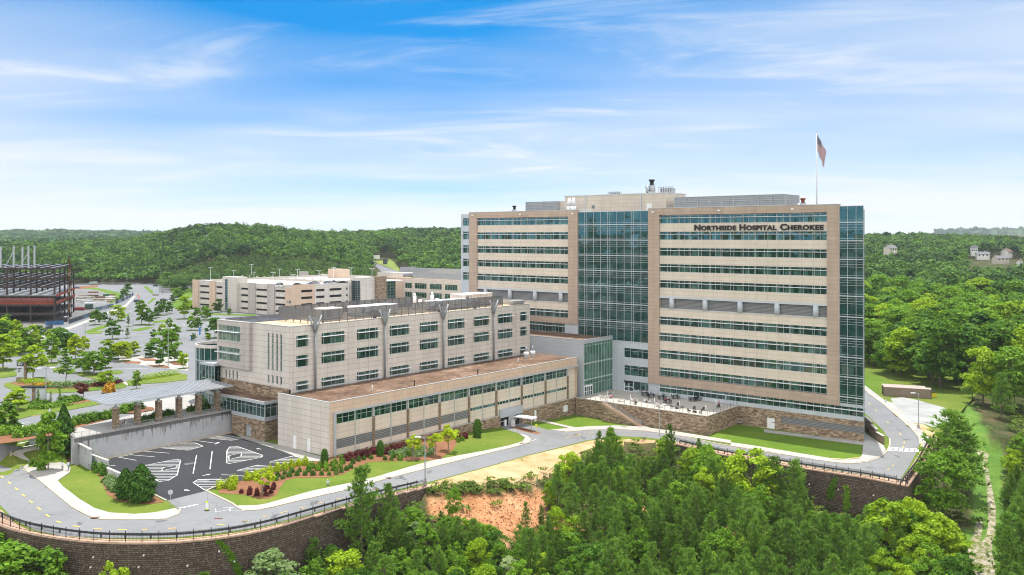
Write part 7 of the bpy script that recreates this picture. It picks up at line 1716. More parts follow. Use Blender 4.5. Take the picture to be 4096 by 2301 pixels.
def free(x, y, r):
    for a, b, c in PL:
        if (a-x)**2+(b-y)**2 < (c+r)**2*.68: return False
    return True
grid = {}
cand = []
for _ in range(9000):
    u = rngw.uniform(-160, 4330); D = rngw.uniform(118, 262)**1.; x = (u-U0)/F*D; cand.append((D, x, u))
cand.sort()
npine = nbroad = 0
for D, x, u in cand:
    y = D
    if inside((x, y), plate2): continue
    z = th(x, y); uf, vf = px((x, y, z))
    if uf > 3860 and not (uf > 4000+0*vf): 
        if 3850 < uf < 4020: continue
    if inside((uf, vf), clay) or inside((uf, vf), clay2) or inside((uf, vf), clay4): continue
    if inside((uf, vf), mead): continue
    if 3560 < uf < 4020 and vf < 2000 and uf > 3700: continue
    pp = .18 if u < 1100 else .5 if u < 1900 else .30 if (u < 2350 and vf > 2140) else .80 if u < 3230 else .72 if u < 3480 else .12 if u < 3880 else .85
    kd = 'pine' if rngw.random() < pp else rngw.choice(['broad', 'broad', 'broad', 'broadlime', 'broaddark', 'broaddark'] if u < 2400 else ['broad', 'broad', 'broadlime', 'broaddark'])
    if u < 1750 and kd != 'pine' and rngw.random() < .06: kd = 'broadgrey'
    h = rngw.uniform(6., 10.5) if kd == 'pine' else rngw.uniform(4.5, 9.5); wr = .24*h if kd == 'pine' else .28*h
    # keep the skyline of the wood
    ok = False
    for _k in range(7):
        du = wr*.75/D*F; tl = max(topline(uf-du), topline(uf), topline(uf+du)) if False else max(topline(uf), min(topline(uf-du), topline(uf+du)))
        vt = V0+F*(H-z-h)/D
        if vt >= tl: ok = True; break
        h *= .86; wr *= .86
    if not ok or h < 2.6: continue
    if inside((uf, (vf+vt)/2), clay) and rngw.random() < .85: continue
    if vt > 2325: continue
    wr = max(wr, .8)
    if not free(x, y, wr): continue
    if kd == 'pine' and npine >= 262: continue
    if kd != 'pine' and nbroad >= 268: continue
    if kd == 'pine': npine += 1
    else: nbroad += 1
    PL.append((x, y, wr)); zn = ('below the curved wall' if u < 1000 else 'left of the red clay' if u < 1700 else 'below the red clay' if u < 2250 and vf > 2100 else 'on the bank beside the red clay' if u < 2250 else 'below the patio road' if u < 2900 else 'below the straight block wall' if u < 3500 else 'beside the chalky track' if u < 3900 else 'right of the chalky track')
    zn2 = zn+(', near the bottom edge' if vf > 2200 else '')
    desc = {'pine': 'soft dark green young pine', 'broad': 'fresh green leafy tree', 'broadlime': 'bright yellow green leafy tree', 'broaddark': 'dark green leafy tree', 'broadgrey': 'grey green leafy tree'}[kd]
    plant(kd, 'pine_tree' if kd == 'pine' else 'broadleaf_tree', (x, y, z-.05), h, desc+' '+zn2, 'tree', ('pines ' if kd == 'pine' else desc[:-5]+'trees ')+zn2, rngw.uniform(.95, 1.2))
# right hand forest edge: individual big trees
nf = 0
for D0 in range(252, 640, 8):
    u = 3340+rngw.uniform(0, 40)
    while u < 4330:
        D = D0+rngw.uniform(-3.5, 3.5); x = (u-U0)/F*D; y = D; z = th(x, y); uf, vf = px((x, y, z)); step = rngw.uniform(8.5, 13)/D*F; uu = u; u += step
        edge = interp(uf, [(3400, 1462), (3480, 1490), (3560, 1512), (3640, 1540), (3720, 1560), (3800, 1568), (3860, 1590), (3920, 1640), (3990, 1700), (4060, 1760), (4300, 1800)])
        if vf > edge or inside((uf, vf), mead) and vf > 1570: continue
        if nf >= 290: continue
        kd = rngw.choice(['forest', 'forest', 'forestlime', 'forestdark', 'forest']); h = rngw.uniform(15, 24)
        if D < 330 and rngw.random() < .2 or uf > 3950 and D < 290 and rngw.random() < .6: kd = 'pine'; h = rngw.uniform(9, 13)
        nf += 1; nfD = D0; far_ = 'at the right forest edge' if vf > edge-45 else 'deep in the right hand forest'
        if vf > edge-45: far_ += ' behind the container' if uf < 3740 else ' above the gravel' if uf < 3880 else ' at far right'
        desc = {'forest': 'tall green broad crowned tree', 'forestlime': 'tall light green crowned tree', 'forestdark': 'tall dark green crowned tree', 'pine': 'dark pine'}[kd]
        plant(kd, 'forest_tree' if kd != 'pine' else 'pine_tree', (x, y, z-.1), h, desc+' '+far_, 'tree', desc+'s '+far_, rngw.uniform(1.05, 1.35))
# far woods: one mass
def mass(name, spots, per, size, matn, seed, label=None):
    rng = np.random.default_rng(seed); n = len(spots); S = np.array(spots)   # x,y,z,h,r,tint
    k = np.repeat(np.arange(n), per); m = len(k)
    ncl = 9; cl = rng.integers(0, ncl, m); cdir = rng.normal(size=(n, ncl, 3)); cdir /= np.linalg.norm(cdir, axis=2, keepdims=True); cdir[:, :, 2] = np.abs(cdir[:, :, 2])*.9
    cz = rng.uniform(.5, .82, (n, ncl)); cc = cdir*rng.uniform(.35, .75, (n, ncl, 1))
    d = sphere_pts(rng, m); d[:, 2] = np.abs(d[:, 2])
    cpos = cc[k, cl]; base = S[k]
    loc = np.empty((m, 3)); rr = base[:, 4]; hh = base[:, 3]
    loc[:, 0] = base[:, 0]+rr*(cpos[:, 0]+d[:, 0]*.45); loc[:, 1] = base[:, 1]+rr*(cpos[:, 1]+d[:, 1]*.45); loc[:, 2] = base[:, 2]+hh*(.62+.25*cpos[:, 2]+.14*d[:, 2])-(1-cpos[:, 2])*hh*.22*rng.uniform(0, 1, m)
    N3 = d+np.array([0, 0, .6])+rng.normal(size=(m, 3))*.4
    me = leaf_mesh(name, loc, N3, size*rr/4.5*rng.uniform(.7, 1.3, m), 1.2, foliage(*matn, attr=True), rng, tint=base[:, 5]); o = link(bpy.data.objects.new(name, me)); tag(o, kind='stuff'); 
    if label: o['label'] = label
    return o
MF_ = ('far_foliage', (.008, .036, .007), (.115, .235, .024), .2)
MP_ = ('far_pine', (.024, .062, .012), (.105, .19, .026), .2)
nearL, farL, pines = [], [], []
rw_px = ZM([(420, 120), (640, 95), (860, 60), (1000, 140), (1130, 300), (1130, 420), (560, 420), (430, 220)])
hs_px = [(3540, 985, 3580, 1012), (3870, 990, 4096, 1062)]
def addrow(u0, u1, D0, D1, sp_, lst, hr, pine=False):
    D = D0
    while D < D1:
        s = sp_*(1+max(0, D-900)/1500.); u = u0+rngw.uniform(0, s/D*F)
        while u < u1:
            d = D+rngw.uniform(-.4, .4)*s; x = (u-U0)/F*d; z = th(x, d); uu = u; u += s*rngw.uniform(.75, 1.25)/d*F
            uf, vf = px((x, d, z)); h = rngw.uniform(*hr); vt = V0+F*(H-z-h)/d
            if inside((uf, vf), rw_px) or inside((uf, (vf+vt)/2), rw_px) or inside((uf, vt), rw_px): continue
            blocked = False
            for a, b, c, e in hs_px:
                if a-12 < uf < c+12 and vt < e and vf > b and d < 960 and vt < e-6: blocked = True
            if blocked: continue
            lst.append((x, d, z, h*rngw.uniform(.8, 1.15), s*.6*rngw.uniform(.7, 1.25), max(0, min(1, .5+.55*mnoise.noise((x*.012, d*.012, 2.))+rngw.gauss(0, .3)))))
        D += s*.85
addrow(-130, 760, 772, 1250, 9., nearL, (14, 20)); addrow(700, 1500, 800, 1150, 9., nearL, (14, 21)); addrow(1100, 1860, 900, 1350, 9.5, nearL, (15, 22)); addrow(1640, 1860, 660, 900, 9., nearL, (14, 19))
addrow(640, 1480, 632, 800, 5., pines, (8, 12), True); addrow(480, 700, 775, 850, 5.5, pines, (8, 11), True); addrow(1440, 1560, 640, 860, 5., pines, (8, 12), True)
addrow(-130, 640, 738, 772, 9., nearL, (9, 15)); addrow(3430, 4330, nfD+6, 1350, 9.5, nearL, (13, 20)); addrow(-130, 760, 1250, 2200, 15., farL, (14, 19)); addrow(-130, 760, 2250, 3500, 22., farL, (15, 20)); addrow(3440, 4330, 1350, 2600, 18., farL, (14, 19)); addrow(3800, 4330, 5400, 6300, 45., farL, (16, 22)); addrow(1240, 1860, 1350, 1700, 14., farL, (15, 20)); addrow(700, 1250, 1150, 1300, 12., farL, (14, 18))
mass('far_woodland', nearL, 120, 1.55, MF_, 3); mass('distant_woodland', farL, 46, 2.6, ('distant_foliage', (.012, .05, .016), (.07, .16, .04), .2), 4); mass('pine_plantation', pines, 60, 1.5, MP_, 5)
# ring of woods around and behind the viewpoint (seen in the tower glass)
ring_ = []
for _ in range(2600):
    a = rngw.uniform(0, 2*math.pi); r = rngw.uniform(70, 900)**1.; x, y = r*math.sin(a), r*math.cos(a)
    if y > 60: continue
    if r < 220 and rngw.random() < .35: continue
    ring_.append((x, y, th(x, y), rngw.uniform(9, 18), rngw.uniform(5., 9.), rngw.random()))
mass('surrounding_woodland', ring_, 60, 3., MF_, 6)
# undergrowth between the near trees
und = []
for _ in range(5200):
    u = rngw.uniform(-150, 4300); D = rngw.uniform(125, 262); x = (u-U0)/F*D
    if inside((x, D), plate2): continue
    z = th(x, D); uf, vf = px((x, D, z))
    if inside((uf, vf), clay) and not inside((uf, vf), weed) and rngw.random() < .9: continue
    if inside((uf, vf), clay2) or inside((uf, vf), clay3) or inside((uf, vf), clay4) or inside((uf, vf), mead): continue
    if 3840 < uf < 4030 and rngw.random() < .9: continue
    h = rngw.uniform(.7, 1.7); und.append((x, D, z-.3*h, h*1.5, h*rngw.uniform(.8, 1.4), rngw.random()))
for _ in range(170):
    i = rngw.random(); u, v = weed[0][0]+(weed[2][0]-weed[0][0])*i+rngw.uniform(-60, 120), rngw.uniform(1936, 1985); q = thit(u, v, 120, 200); 
    if inside((q.x, q.y), plate2): continue
    h = rngw.uniform(.5, 1.2); und.append((q.x, q.y, th(q.x, q.y)-.2, h*1.5, h*.8, rngw.random()))
mass('undergrowth', und, 44, 1.35, ('undergrowth_foliage', (.045, .09, .014), (.19, .27, .04), .25), 8)
cp_ = []
for _ in range(2600):
    D = rngw.uniform(145, 178); x = (rngw.uniform(1680, 2420)-U0)/F*D; z = th(x, D)
    if inside(px((x, D, z)), clay) and not inside((x, D), plate2): cp_.append((x, D, z+.05))
A = np.array(cp_); rng = np.random.default_rng(9); me = leaf_mesh('clay_clods', A, rng.normal(size=A.shape)+np.array([0, -.4, .5]), .42, 1., basic('clay_clod', (.36, .17, .08), .95, 0, .45, 1.2), rng); tag(link(bpy.data.objects.new('clay_clods', me)), kind='stuff')
# vines on the block wall
for pts, rw, base, lab in ((Z0([(2190, 1100), (2270, 1170), (2330, 1270), (2380, 1360), (2410, 1440)]), RW1, l1, 'long leafy vine trailing down the curved block wall'), (Z3b([(680, 470), (655, 540), (640, 600), (625, 660)]), RW2, l2, 'leafy vine patch high on the straight block wall'), (Z3b([(795, 550), (795, 650), (798, 720), (792, 790)]), RW2, l2, 'thin dark vine hanging down the straight block wall')):
    P_ = []
    for (u, v), (u2, v2) in zip(pts, pts[1:]):
        for k in range(90):
            t = rngw.random(); uu, vv = u+(u2-u)*t+rngw.gauss(0, 7), v+(v2-v)*t+rngw.gauss(0, 5); best = None
            for a, b in zip(base, base[1:]):
                d = (b-a).normalized(); n = Vector((d.y, -d.x)); kk = (uu-U0)/F; den = d.x-kk*d.y
                if abs(den) < 1e-6: continue
                s = (kk*a.y-a.x)/den
                if 0 <= s <= (b-a).length: best = (a+d*s, n)
            if best:
                p, n = best; z = H-(vv-V0)/F*p.y; p = p+n*(.55*(-z)/15.5+.12); P_.append((p.x, p.y, z, n.x, n.y))
    A = np.array(P_); rng = np.random.default_rng(3); N3 = np.column_stack([A[:, 3:5], np.full(len(A), .4)])+rng.normal(size=(len(A), 3))*.4
    me = leaf_mesh('vine', A[:, :3], N3, .34, 1.3, FO['mid'], rng); tag(link(bpy.data.objects.new('vine', me)), lab, 'vine', 'wall vines')
# ---------------------------------------------------------------- lamps, vehicles, street furniture
def lamp_post(p, h, label, group, arms=1, rz=0., base=.0, mat=None):
    t = empty('street_lamp', p, label, 'street lamp', group, 0); x, y, z = p; m = mat or M_gal
    if base: mb = MB(); mb.cone((x, y, z-.3), (x, y, z+base), .36, .36, 12); mb.build('concrete_base', M_conc, t)
    mb = MB(); mb.cone((x, y, z+base), (x, y, z+h), .13, .09, 8); d = Vector((math.cos(rz), math.sin(rz), 0))
    for k in ((1,) if arms == 1 else (1, -1)): mb.bar((x, y, z+h-.1), (x+d.x*1.0*k, y+d.y*1.0*k, z+h), .1)
    mb.build('pole', m, t)
    for k in ((1,) if arms == 1 else (1, -1)):
        mb = MB(); a = Vector((x, y, z+h+.02))+d*(.8*k); mb.bar(a, a+d*(1.15*k), .5, .16); mb.build('lamp_head', M_white, t)
    return t
# tall lamps along the lower road
for fn, x, yb, yt, lab, base, rz in ((Z9, 2010, 545, 62, 'tall grey street lamp by the end of the left guardrail', .9, 3.0), (Z19, 1852, 1230, 930, 'tall thin street lamp in front of the patio stairs', 0, 0.4), (Z3, 1512, 918, 560, 'tall street lamp on a concrete base beside the gravel pad', 1.1, 3.1), (Z19, 360, 1310, 1280, None, 0, 0)):
    p = G3(*fn([(x, yb)])[0]); h = abs(yb-yt)*.39813/F*p.y
    if lab: lamp_post(p, h, lab, None, 1, rz, base)
lampl = [(ZU, 462, 915, 562, 2), (ZU, 1690, 560, 160, 2), (ZU, 1588, 530, 388, 1), (ZU, 1125, 400, 150, 2), (ZU, 858, 235, 110, 1), (ZU, 683, 130, 48, 1), (ZT, 1338, 1290, 1120, 1), (ZT, 1730, 1130, 1035, 1), (ZT, 1715, 900, 772, 1), (ZT, 1275, 880, 742, 1), (ZT, 2120, 1310, 1240, 1), (ZT, 2070, 1250, 1160, 1), (ZT, 2380, 1085, 965, 1), (Z8, 370, 450, 335, 1), (ZT, 1145, 840, 748, 1), (ZU, 1880, 200, 130, 1), (ZU, 2345, 1050, 1050, 0)]
lampl = sorted([(fn([(x, yb)])[0][0], fn, x, yb, yt, a) for fn, x, yb, yt, a in lampl if a], key=lambda q: q[0])
for i, (_, fn, x, yb, yt, a) in enumerate(lampl):
    l_, D_ = at5(fn, x, yb); lamp_post(Vector(l_), hpx(fn, yb, yt, D_), 'slim grey lamp post of the upper car parks, %s from the left' % nth(i), 'car park lamps', a, .3 if a == 2 else 3.)
decl = sorted([(1100+.155*x, 1060+.155*yt, dd) for x, yt, dd in ((120, 110, -60), (455, 248, -4), (578, 122, -58), (1136, 152, -56), (1512, 62, -60), (1963, 75, -62), (2505, 95, -62))]+[(1016, 1089, -40), (1092, 1090, -24), (935, 1083, -30), (1006, 1085, -70), (842, 1110, -20), (1292, 1100, -10)])
for i, (u, vt, dd) in enumerate(decl):
    s = DL.su(u, dd); p = DL.at(s, dd); zt_ = H-(vt-V0)/F*p.y; zb_ = 19.56
    if u > 1450: zb_ = 5.
    if zt_ < zb_+3: zt_ = zb_+7
    lamp_post(Vector((p.x, p.y, zb_)), zt_-zb_, 'white lamp post on the parking deck roof, %s from the left' % nth(i), 'deck roof lamps', 2, -.68, 0, M_white)
# cars: one body, glasshouse, wheels
CARC = {'black': (.012, .012, .013), 'white': (.75, .76, .78), 'silver': (.45, .46, .48), 'grey': (.14, .15, .16), 'blue': (.05, .10, .22), 'red': (.28, .02, .02), 'navy': (.015, .025, .06)}
def car(p, rz, col, kind, label, group):
    t = empty('parked_car', p, label, 'pickup' if kind == 'pickup' else 'car', group, rz); m = basic('car_paint_'+col, CARC[col], .25, .1, .03); L, Wd, hb, hr = {'sedan': (4.7, 1.8, .95, 1.45), 'suv': (4.8, 1.9, 1.1, 1.75), 'pickup': (5.6, 1.95, 1.1, 1.8)}[kind]
    def pr(outl, w, name, mat, par):
        bm = bmesh.new(); vs = [[bm.verts.new((x, s*w/2*(k if len(q) > 2 else 1), z)) for q in outl for x, z, k in [(q[0], q[1], q[2] if len(q) > 2 else 1)]] for s in (-1, 1)]
        bm.faces.new(vs[0]); bm.faces.new(vs[1][::-1]); n = len(outl)
        for i in range(n): j = (i+1) % n; bm.faces.new((vs[0][j], vs[0][i], vs[1][i], vs[1][j]))
        bmesh.ops.recalc_face_normals(bm, faces=bm.faces)
        if name == 'body': bmesh.ops.bevel(bm, geom=[e for e in bm.edges], offset=.07, segments=2, affect='EDGES', clamp_overlap=True)
        me = bpy.data.meshes.new(name); bm.to_mesh(me); bm.free(); me.materials.append(mat); o = link(bpy.data.objects.new(name, me)); o.parent = par; return o
    h = L/2
    bed = kind == 'pickup'
    body = pr([(-h, .35), (-h, hb), (-h*.55, hb+.05), (h*.3, hb+.02), (h*.95, hb*.82), (h, .5), (h*.98, .3), (-h*.95, .3)], Wd, 'body', m, t)
    if bed: roof = [(-h*.12, hb, 1.), (-h*.08, hr, .82), (h*.12, hr, .82), (h*.36, hb, 1.)]
    else: roof = [(-h*(.8 if kind == 'sedan' else .97), hb, 1.), (-h*(.42 if kind == 'sedan' else .82), hr-.06, .8), (h*.02, hr-.06, .8), (h*.40, hb, 1.)]
    pr(roof, Wd*.93, 'glasshouse', basic('car_glass', (.01, .012, .014), .08, 0, .05, spec=.6), t)
    r2 = [(q[0]*.96+.0, hr-.08) for q in roof[1:3]]; pr([(r2[0][0], hr-.09), (r2[0][0], hr), (r2[1][0], hr), (r2[1][0], hr-.09)], Wd*.78, 'roof', m, t)
    for x in (-h*.62, h*.62):
        for s in (-1, 1):
            mb = MB(); mb.cone((x, s*(Wd/2-.2), .33), (x, s*(Wd/2+.02), .33), .34, .34, 12); w_ = mb.build('wheel', M_black, t); w_.matrix_parent_inverse = Matrix(); mb = MB(); mb.cone((x, s*(Wd/2+.021), .33), (x, s*(Wd/2+.03), .33), .19, .19, 10); r_ = mb.build('rim', M_gal, w_); r_.matrix_parent_inverse = Matrix()
    for s in (-1, 1): mb = MB(); mb.box((h*.97, s*Wd*.36, hb*.62), (.12, .32, .14)); o_ = mb.build('headlight', M_white, t); o_.matrix_parent_inverse = Matrix()
    return t
aE1 = math.atan2(E1.y, E1.x); aE2 = math.atan2(E2.y, E2.x)
DK = [(85, 515, -6, 'black', 'suv'), (130, 540, -3, 'white', 'suv'), (590, 500, -6, 'black', 'sedan'), (920, 485, -9, 'blue', 'sedan'), (1045, 455, -14, 'silver', 'sedan'), (1060, 500, -6, 'silver', 'suv'), (1310, 500, -4, 'white', 'suv'), (1370, 450, -13, 'navy', 'sedan'), (1480, 470, -9, 'silver', 'suv'), (1500, 435, -18, 'black', 'sedan'), (1595, 460, -12, 'grey', 'sedan'), (1765, 455, -10, 'black', 'suv'), (1860, 440, -14, 'white', 'sedan')]
for i, (x, y, dd, col, kd) in enumerate(DK):
    u, v = 1100+.155*x, 1060+.155*y; q = P(u, v, 20.2); car((q.x, q.y, 19.52), aE2+(.0 if i % 3 else math.pi), col, kd, '%s %s parked on the deck roof, %s car from the left' % (col, 'off-roader' if kd == 'suv' else 'saloon', nth(i)), 'cars on the parking deck roof')
s_ = DL.su(833, -6); q = DL.at(s_, -6); car((q.x, q.y, 19.52), aE1, 'white', 'sedan', 'white saloon alone at the far left end of the deck roof', 'cars on the parking deck roof')
for u, v, col, kd, rz, lab in ((258.6, 1203.5, 'black', 'sedan', 2.2, 'black car driving on the road bend beside the wide median'), (258+.4*993, 800+.398*1020, 'black', 'suv', 1.2, 'black car on the right hand lane of the far road bend'), (.398*1385, 800+.398*1030, 'navy', 'suv', 1.2, 'dark car on the left lane near the orange barrels'), (.398*775, 800+.398*890, 'blue', 'sedan', 0., 'small blue car parked beyond the building site'), (.398*570, 800+.398*900, 'white', 'sedan', 0.1, 'white car parked behind the steel frame'), (.398*385, 800+.398*905, 'blue', 'suv', 0.1, 'bright blue car seen through the steel frame'), (.398*80, 1250+.398*950, 'white', 'sedan', .4, 'white car half hidden by trees at the left edge')):
    q = P(u, v, 5)
    if 'wide median' in lab: continue
    car((q.x, q.y, 5.04), rz, col, kd, lab, None)
# construction site bits
def site_box(x, y, sx, sy, sz, col, rz, label, cat, name):
    l_, D_ = at5(ZT, x, y); t = empty(name, l_, label, cat, None, rz); m = basic('site_paint_'+'_'.join(str(int(c*100)) for c in col), col, .6)
    mb = MB(); mb.box((0, 0, .45), (sx, sy, sz-.45)); mb.build('body', m, t).matrix_parent_inverse = Matrix(); mb = MB(); mb.box((0, 0, 0), (sx*.9, sy*.8, .45)); mb.build('base', M_black, t).matrix_parent_inverse = Matrix(); mb = MB(); mb.box((sx*.2, 0, sz), (sx*.3, sy*.7, .3)); mb.build('top', M_gal, t).matrix_parent_inverse = Matrix()
site_box(960, 1090, 11, 3, 3.4, (.7, .72, .74), .35, 'white site trailer beside the building site gate', 'trailer', 'site_trailer'); site_box(895, 1100, 4, 2.4, 2.8, (.05, .10, .07), .4, 'dark green truck cab at the building site', 'truck', 'site_truck'); site_box(800, 1110, 5, 2, 1.6, (.3, .05, .04), .2, 'red machine in front of the steel frame', 'machine', 'site_machine'); site_box(940, 855, 6, 2.6, 2.6, (.25, .30, .24), 0, 'pale green storage box at the far edge of the building site', 'storage box', 'storage_box')
site_box(1065, 975, 3.4, 1.8, 1.8, (.03, .12, .06), .6, 'small green tractor among the lumber piles', 'tractor', 'site_tractor'); site_box(640, 1225, 4.5, 2., 2.2, (.02, .02, .025), .3, 'black machine in the shade under the steel frame', 'machine', 'site_machine')
PI_ = [(930, 935, (.22, .14, .08)), (830, 965, (.36, .33, .30)), (880, 985, (.40, .36, .30)), (1010, 985, (.16, .11, .08)), (1100, 985, (.55, .54, .52)), (820, 1015, (.5, .5, .5)), (990, 1010, (.26, .21, .16)), (1070, 1030, (.30, .24, .18)), (860, 1030, (.42, .42, .43)), (960, 1040, (.20, .16, .13)), (1110, 960, (.24, .17, .12)), (1090, 1005, (.6, .6, .58)), (800, 995, (.30, .27, .24)), (1040, 1055, (.5, .48, .45)), (930, 970, (.14, .10, .07)), (1120, 1010, (.34, .28, .22))]
for i, (x, y, c) in enumerate(sorted(PI_)):
    l_, D_ = at5(ZT, x, y); mb = MB(); a = random.uniform(-.4, .6)
    for k in range(3):
        for j in range(4): mb.box((l_[0]+j*.75*math.sin(-a)+random.uniform(-.3, .3), l_[1]+j*.75*math.cos(a), l_[2]+k*.32), (random.uniform(4, 7), .6, .3), a+random.uniform(-.06, .06))
    tag(mb.build('material_pile', basic('pile_%d' % i, c, .9, 0, .25, 1.)), 'stacked building material on the site gravel, %s pile from the left' % nth(i), 'building material', 'piles of building material')
def banner(pts, label, cols):
    t = empty('site_fence', at5(ZT, *pts[0])[0], label, 'fence', 'site fences'); L = [Vector(at5(ZT, *q)[0]) for q in pts]
    for i, (a, b) in enumerate(zip(L, L[1:])):
        n = max(1, int((b-a).length/8))
        for k in range(n):
            p, q = a.lerp(b, k/n), a.lerp(b, (k+1)/n); mb = MB(); up3 = Vector((0, 0, 2.)); mb.bar(p+Vector((0, 0, 1.1)), q+Vector((0, 0, 1.1)), .06, 1.9); mb.build('banner', basic('banner_%d' % cols[(i+k) % len(cols)], [(.035, .045, .06), (.06, .11, .17), (.16, .2, .24), (.03, .10, .22)][cols[(i+k) % len(cols)]], .7, 0, .35, .8), t)
            mb = MB(); mb.cone(p, p+Vector((0, 0, 2.3)), .05, .05, 6); mb.build('fence_post', M_gal, t)
banner([(435, 1340), (530, 1290)], 'dark site fence at the foot of the steel frame near the trees', [0]); banner([(690, 1250), (790, 1215), (930, 1165)], 'dark banner site fence along the pavement', [0, 0, 1]); banner([(455, 1268), (640, 1258)], 'bright blue banner site fence under the steel frame', [3, 3, 2]); banner([(960, 1120), (1140, 1080)], 'blue printed banner fence beside the site gate', [1, 2, 1]); banner([(1160, 1050), (1250, 1015), (1340, 960)], 'grey banner fence along the road bend', [0, 2])
for i in range(4):
    l_, D_ = at5(ZT, 1386+i*4, 960+i*9); t = empty('traffic_drum', l_, 'orange traffic drum at the road bend, %s of four' % nth(i), 'traffic drum', 'orange drums'); mb = MB(); mb.cone(l_, (l_[0], l_[1], l_[2]+1.1), .5, .4, 10); mb.build('drum', basic('safety_orange', (.7, .12, .03)), t); mb = MB(); mb.cone((l_[0], l_[1], l_[2]+.5), (l_[0], l_[1], l_[2]+.7), .48, .46, 10); mb.build('reflective_band', M_white, t)
# signs on the upper level
def mono(x, y, w_, h, label, head, letter, rz=0.):
    l_, D_ = at5(ZU, x, y); t = empty('sign_pylon', l_, label, 'sign', None); mb = MB(); mb.box(l_, (w_*1.1, .9, .9), rz); mb.box((l_[0]+w_*.62, l_[1]+.1, l_[2]+.0), (.5, .8, h), rz); mb.build('stone_support', M_stone2, t)
    mb = MB(); mb.box((l_[0], l_[1]-.1, l_[2]+.9), (w_, .5, h-.9), rz); mb.build('panel', basic('sign_silver', (.5, .53, .57), .5), t); mb = MB(); mb.box((l_[0], l_[1]-.11, l_[2]+h-head), (w_+.04, .56, head+.05), rz); hd = mb.build('head_panel', basic('sign_slate', (.045, .06, .075), .5), t)
    fr_ = Fr((l_[0]-w_/2, l_[1]-.4), (1, 0), (0, -1))
    if letter:
        mb = MB(); c = fr_.at(w_*.5, .0); 
        for k in range(24): a0, a1 = k*math.pi/12, (k+1)*math.pi/12; r = head*.36; mb.bar((c.x+r*math.cos(a0), c.y, l_[2]+h-head*.45+r*math.sin(a0)), (c.x+r*math.cos(a1), c.y, l_[2]+h-head*.45+r*math.sin(a1)), .12, .12)
        mb.build('ring', M_wl, t); flat_text(fr_, w_*.36, w_*.68, l_[2]+h-head*.66, head*.42, letter, t, .04, M_wl)
    mb = MB()
    for k in range(3): fr_.box(mb, w_*.15, w_*(.75-.12*k), .01, .02, l_[2]+h-head-.7-k*.45, l_[2]+h-head-.5-k*.45)
    mb.build('text_lines', M_letter, t)
mono(210, 685, 1.9, 5.6, 'tall silver parking sign with a white P in a circle beside the drive', 1.6, 'P'); 
l_, D_ = at5(ZU, 345, 905); t = empty('gate_sign', l_, 'low dark roofed double sign panel beside the spindly evergreens', 'sign'); mb = MB(); mb.box((l_[0], l_[1], l_[2]+.4), (5.6, .4, 3.1)); mb.build('panel', MATS['sign_silver'], t); mb = MB(); mb.box((l_[0], l_[1]-.05, l_[2]), (.7, .7, 3.6)); mb.build('stone_support', M_stone2, t); mb = MB(); mb.box((l_[0], l_[1], l_[2]+3.5), (6.2, 1., .35)); mb.build('dark_cap', M_black, t); mb = MB(); mb.box((l_[0], l_[1], l_[2]), (5.4, .3, .4)); mb.build('base', M_stone2, t)
p = G3(*Z0([(345, 195)])[0]); t = empty('road_sign', p, 'square grey sign board on posts seen from behind at the footpath', 'sign'); mb = MB(); mb.box((p.x, p.y, p.z+1.4), (1.75, .12, 2.1), .5); mb.build('board', basic('sign_back', (.38, .42, .46), .5), t); mb = MB()
for k in (-.75, .75): mb.box((p.x+k*math.cos(.5), p.y+k*math.sin(.5), p.z), (.1, .16, 3.5), .5)
mb.build('post', M_gal, t)
p = G3(*Z0([(1712, 775)])[0]); t = empty('stop_sign', p, 'stop sign seen from behind on a post at the car park exit', 'sign'); mb = MB(); mb.cone(p, (p.x, p.y, p.z+2.9), .05, .05, 8); mb.build('post', M_gal, t); mb = MB(); c = Vector((p.x, p.y, p.z+2.65)); dn = Vector((.25, -.95, 0)).normalized(); mb.cone(c-dn*.03, c+dn*.03, .42, .42, 8); mb.build('plate', M_alu, t)
p = G3(*Z0([(2080, 800)])[0]); t = empty('crossing_marker', p, 'yellow green pedestrian crossing marker standing in the road', 'road marker'); mb = MB(); mb.box((p.x, p.y, p.z), (.75, .45, .12)); mb.build('base', M_black, t); mb = MB(); mb.box((p.x, p.y, p.z+.12), (.42, .05, 1.15)); mb.build('panel', M_white, t); mb = MB(); mb.box((p.x, p.y, p.z+1.27), (.36, .06, .3)); mb.box((p.x, p.y-.01, p.z+.121), (.46, .07, .2)); mb.build('yellow_band', basic('fluorescent', (.65, .72, .03)), t)
def hydrant(p, label):
    t = empty('fire_hydrant', p, label, 'fire hydrant', 'fire hydrants'); mb = MB(); mb.cone(p, p+Vector((0, 0, .85)), .18, .17, 10); mb.cone(p+Vector((0, 0, .85)), p+Vector((0, 0, 1.05)), .22, .06, 10); mb.build('barrel', basic('hydrant_silver', (.5, .52, .54), .4, .3), t, True); mb = MB(); mb.cone(p+Vector((-.36, 0, .6)), p+Vector((.36, 0, .6)), .1, .1, 8); mb.build('nozzle', M_gal, t)
hydrant(G3(*Z9([(1033, 545)])[0]), 'silver fire hydrant on the lawn below the mulch bed'); hydrant(G3(*Z3([(1182, 655)])[0]), 'dark fire hydrant beside the right road pavement'); hydrant(Vector(at5(ZU, 500, 1215-200)[0]), 'pale fire hydrant on the entrance island lawn')
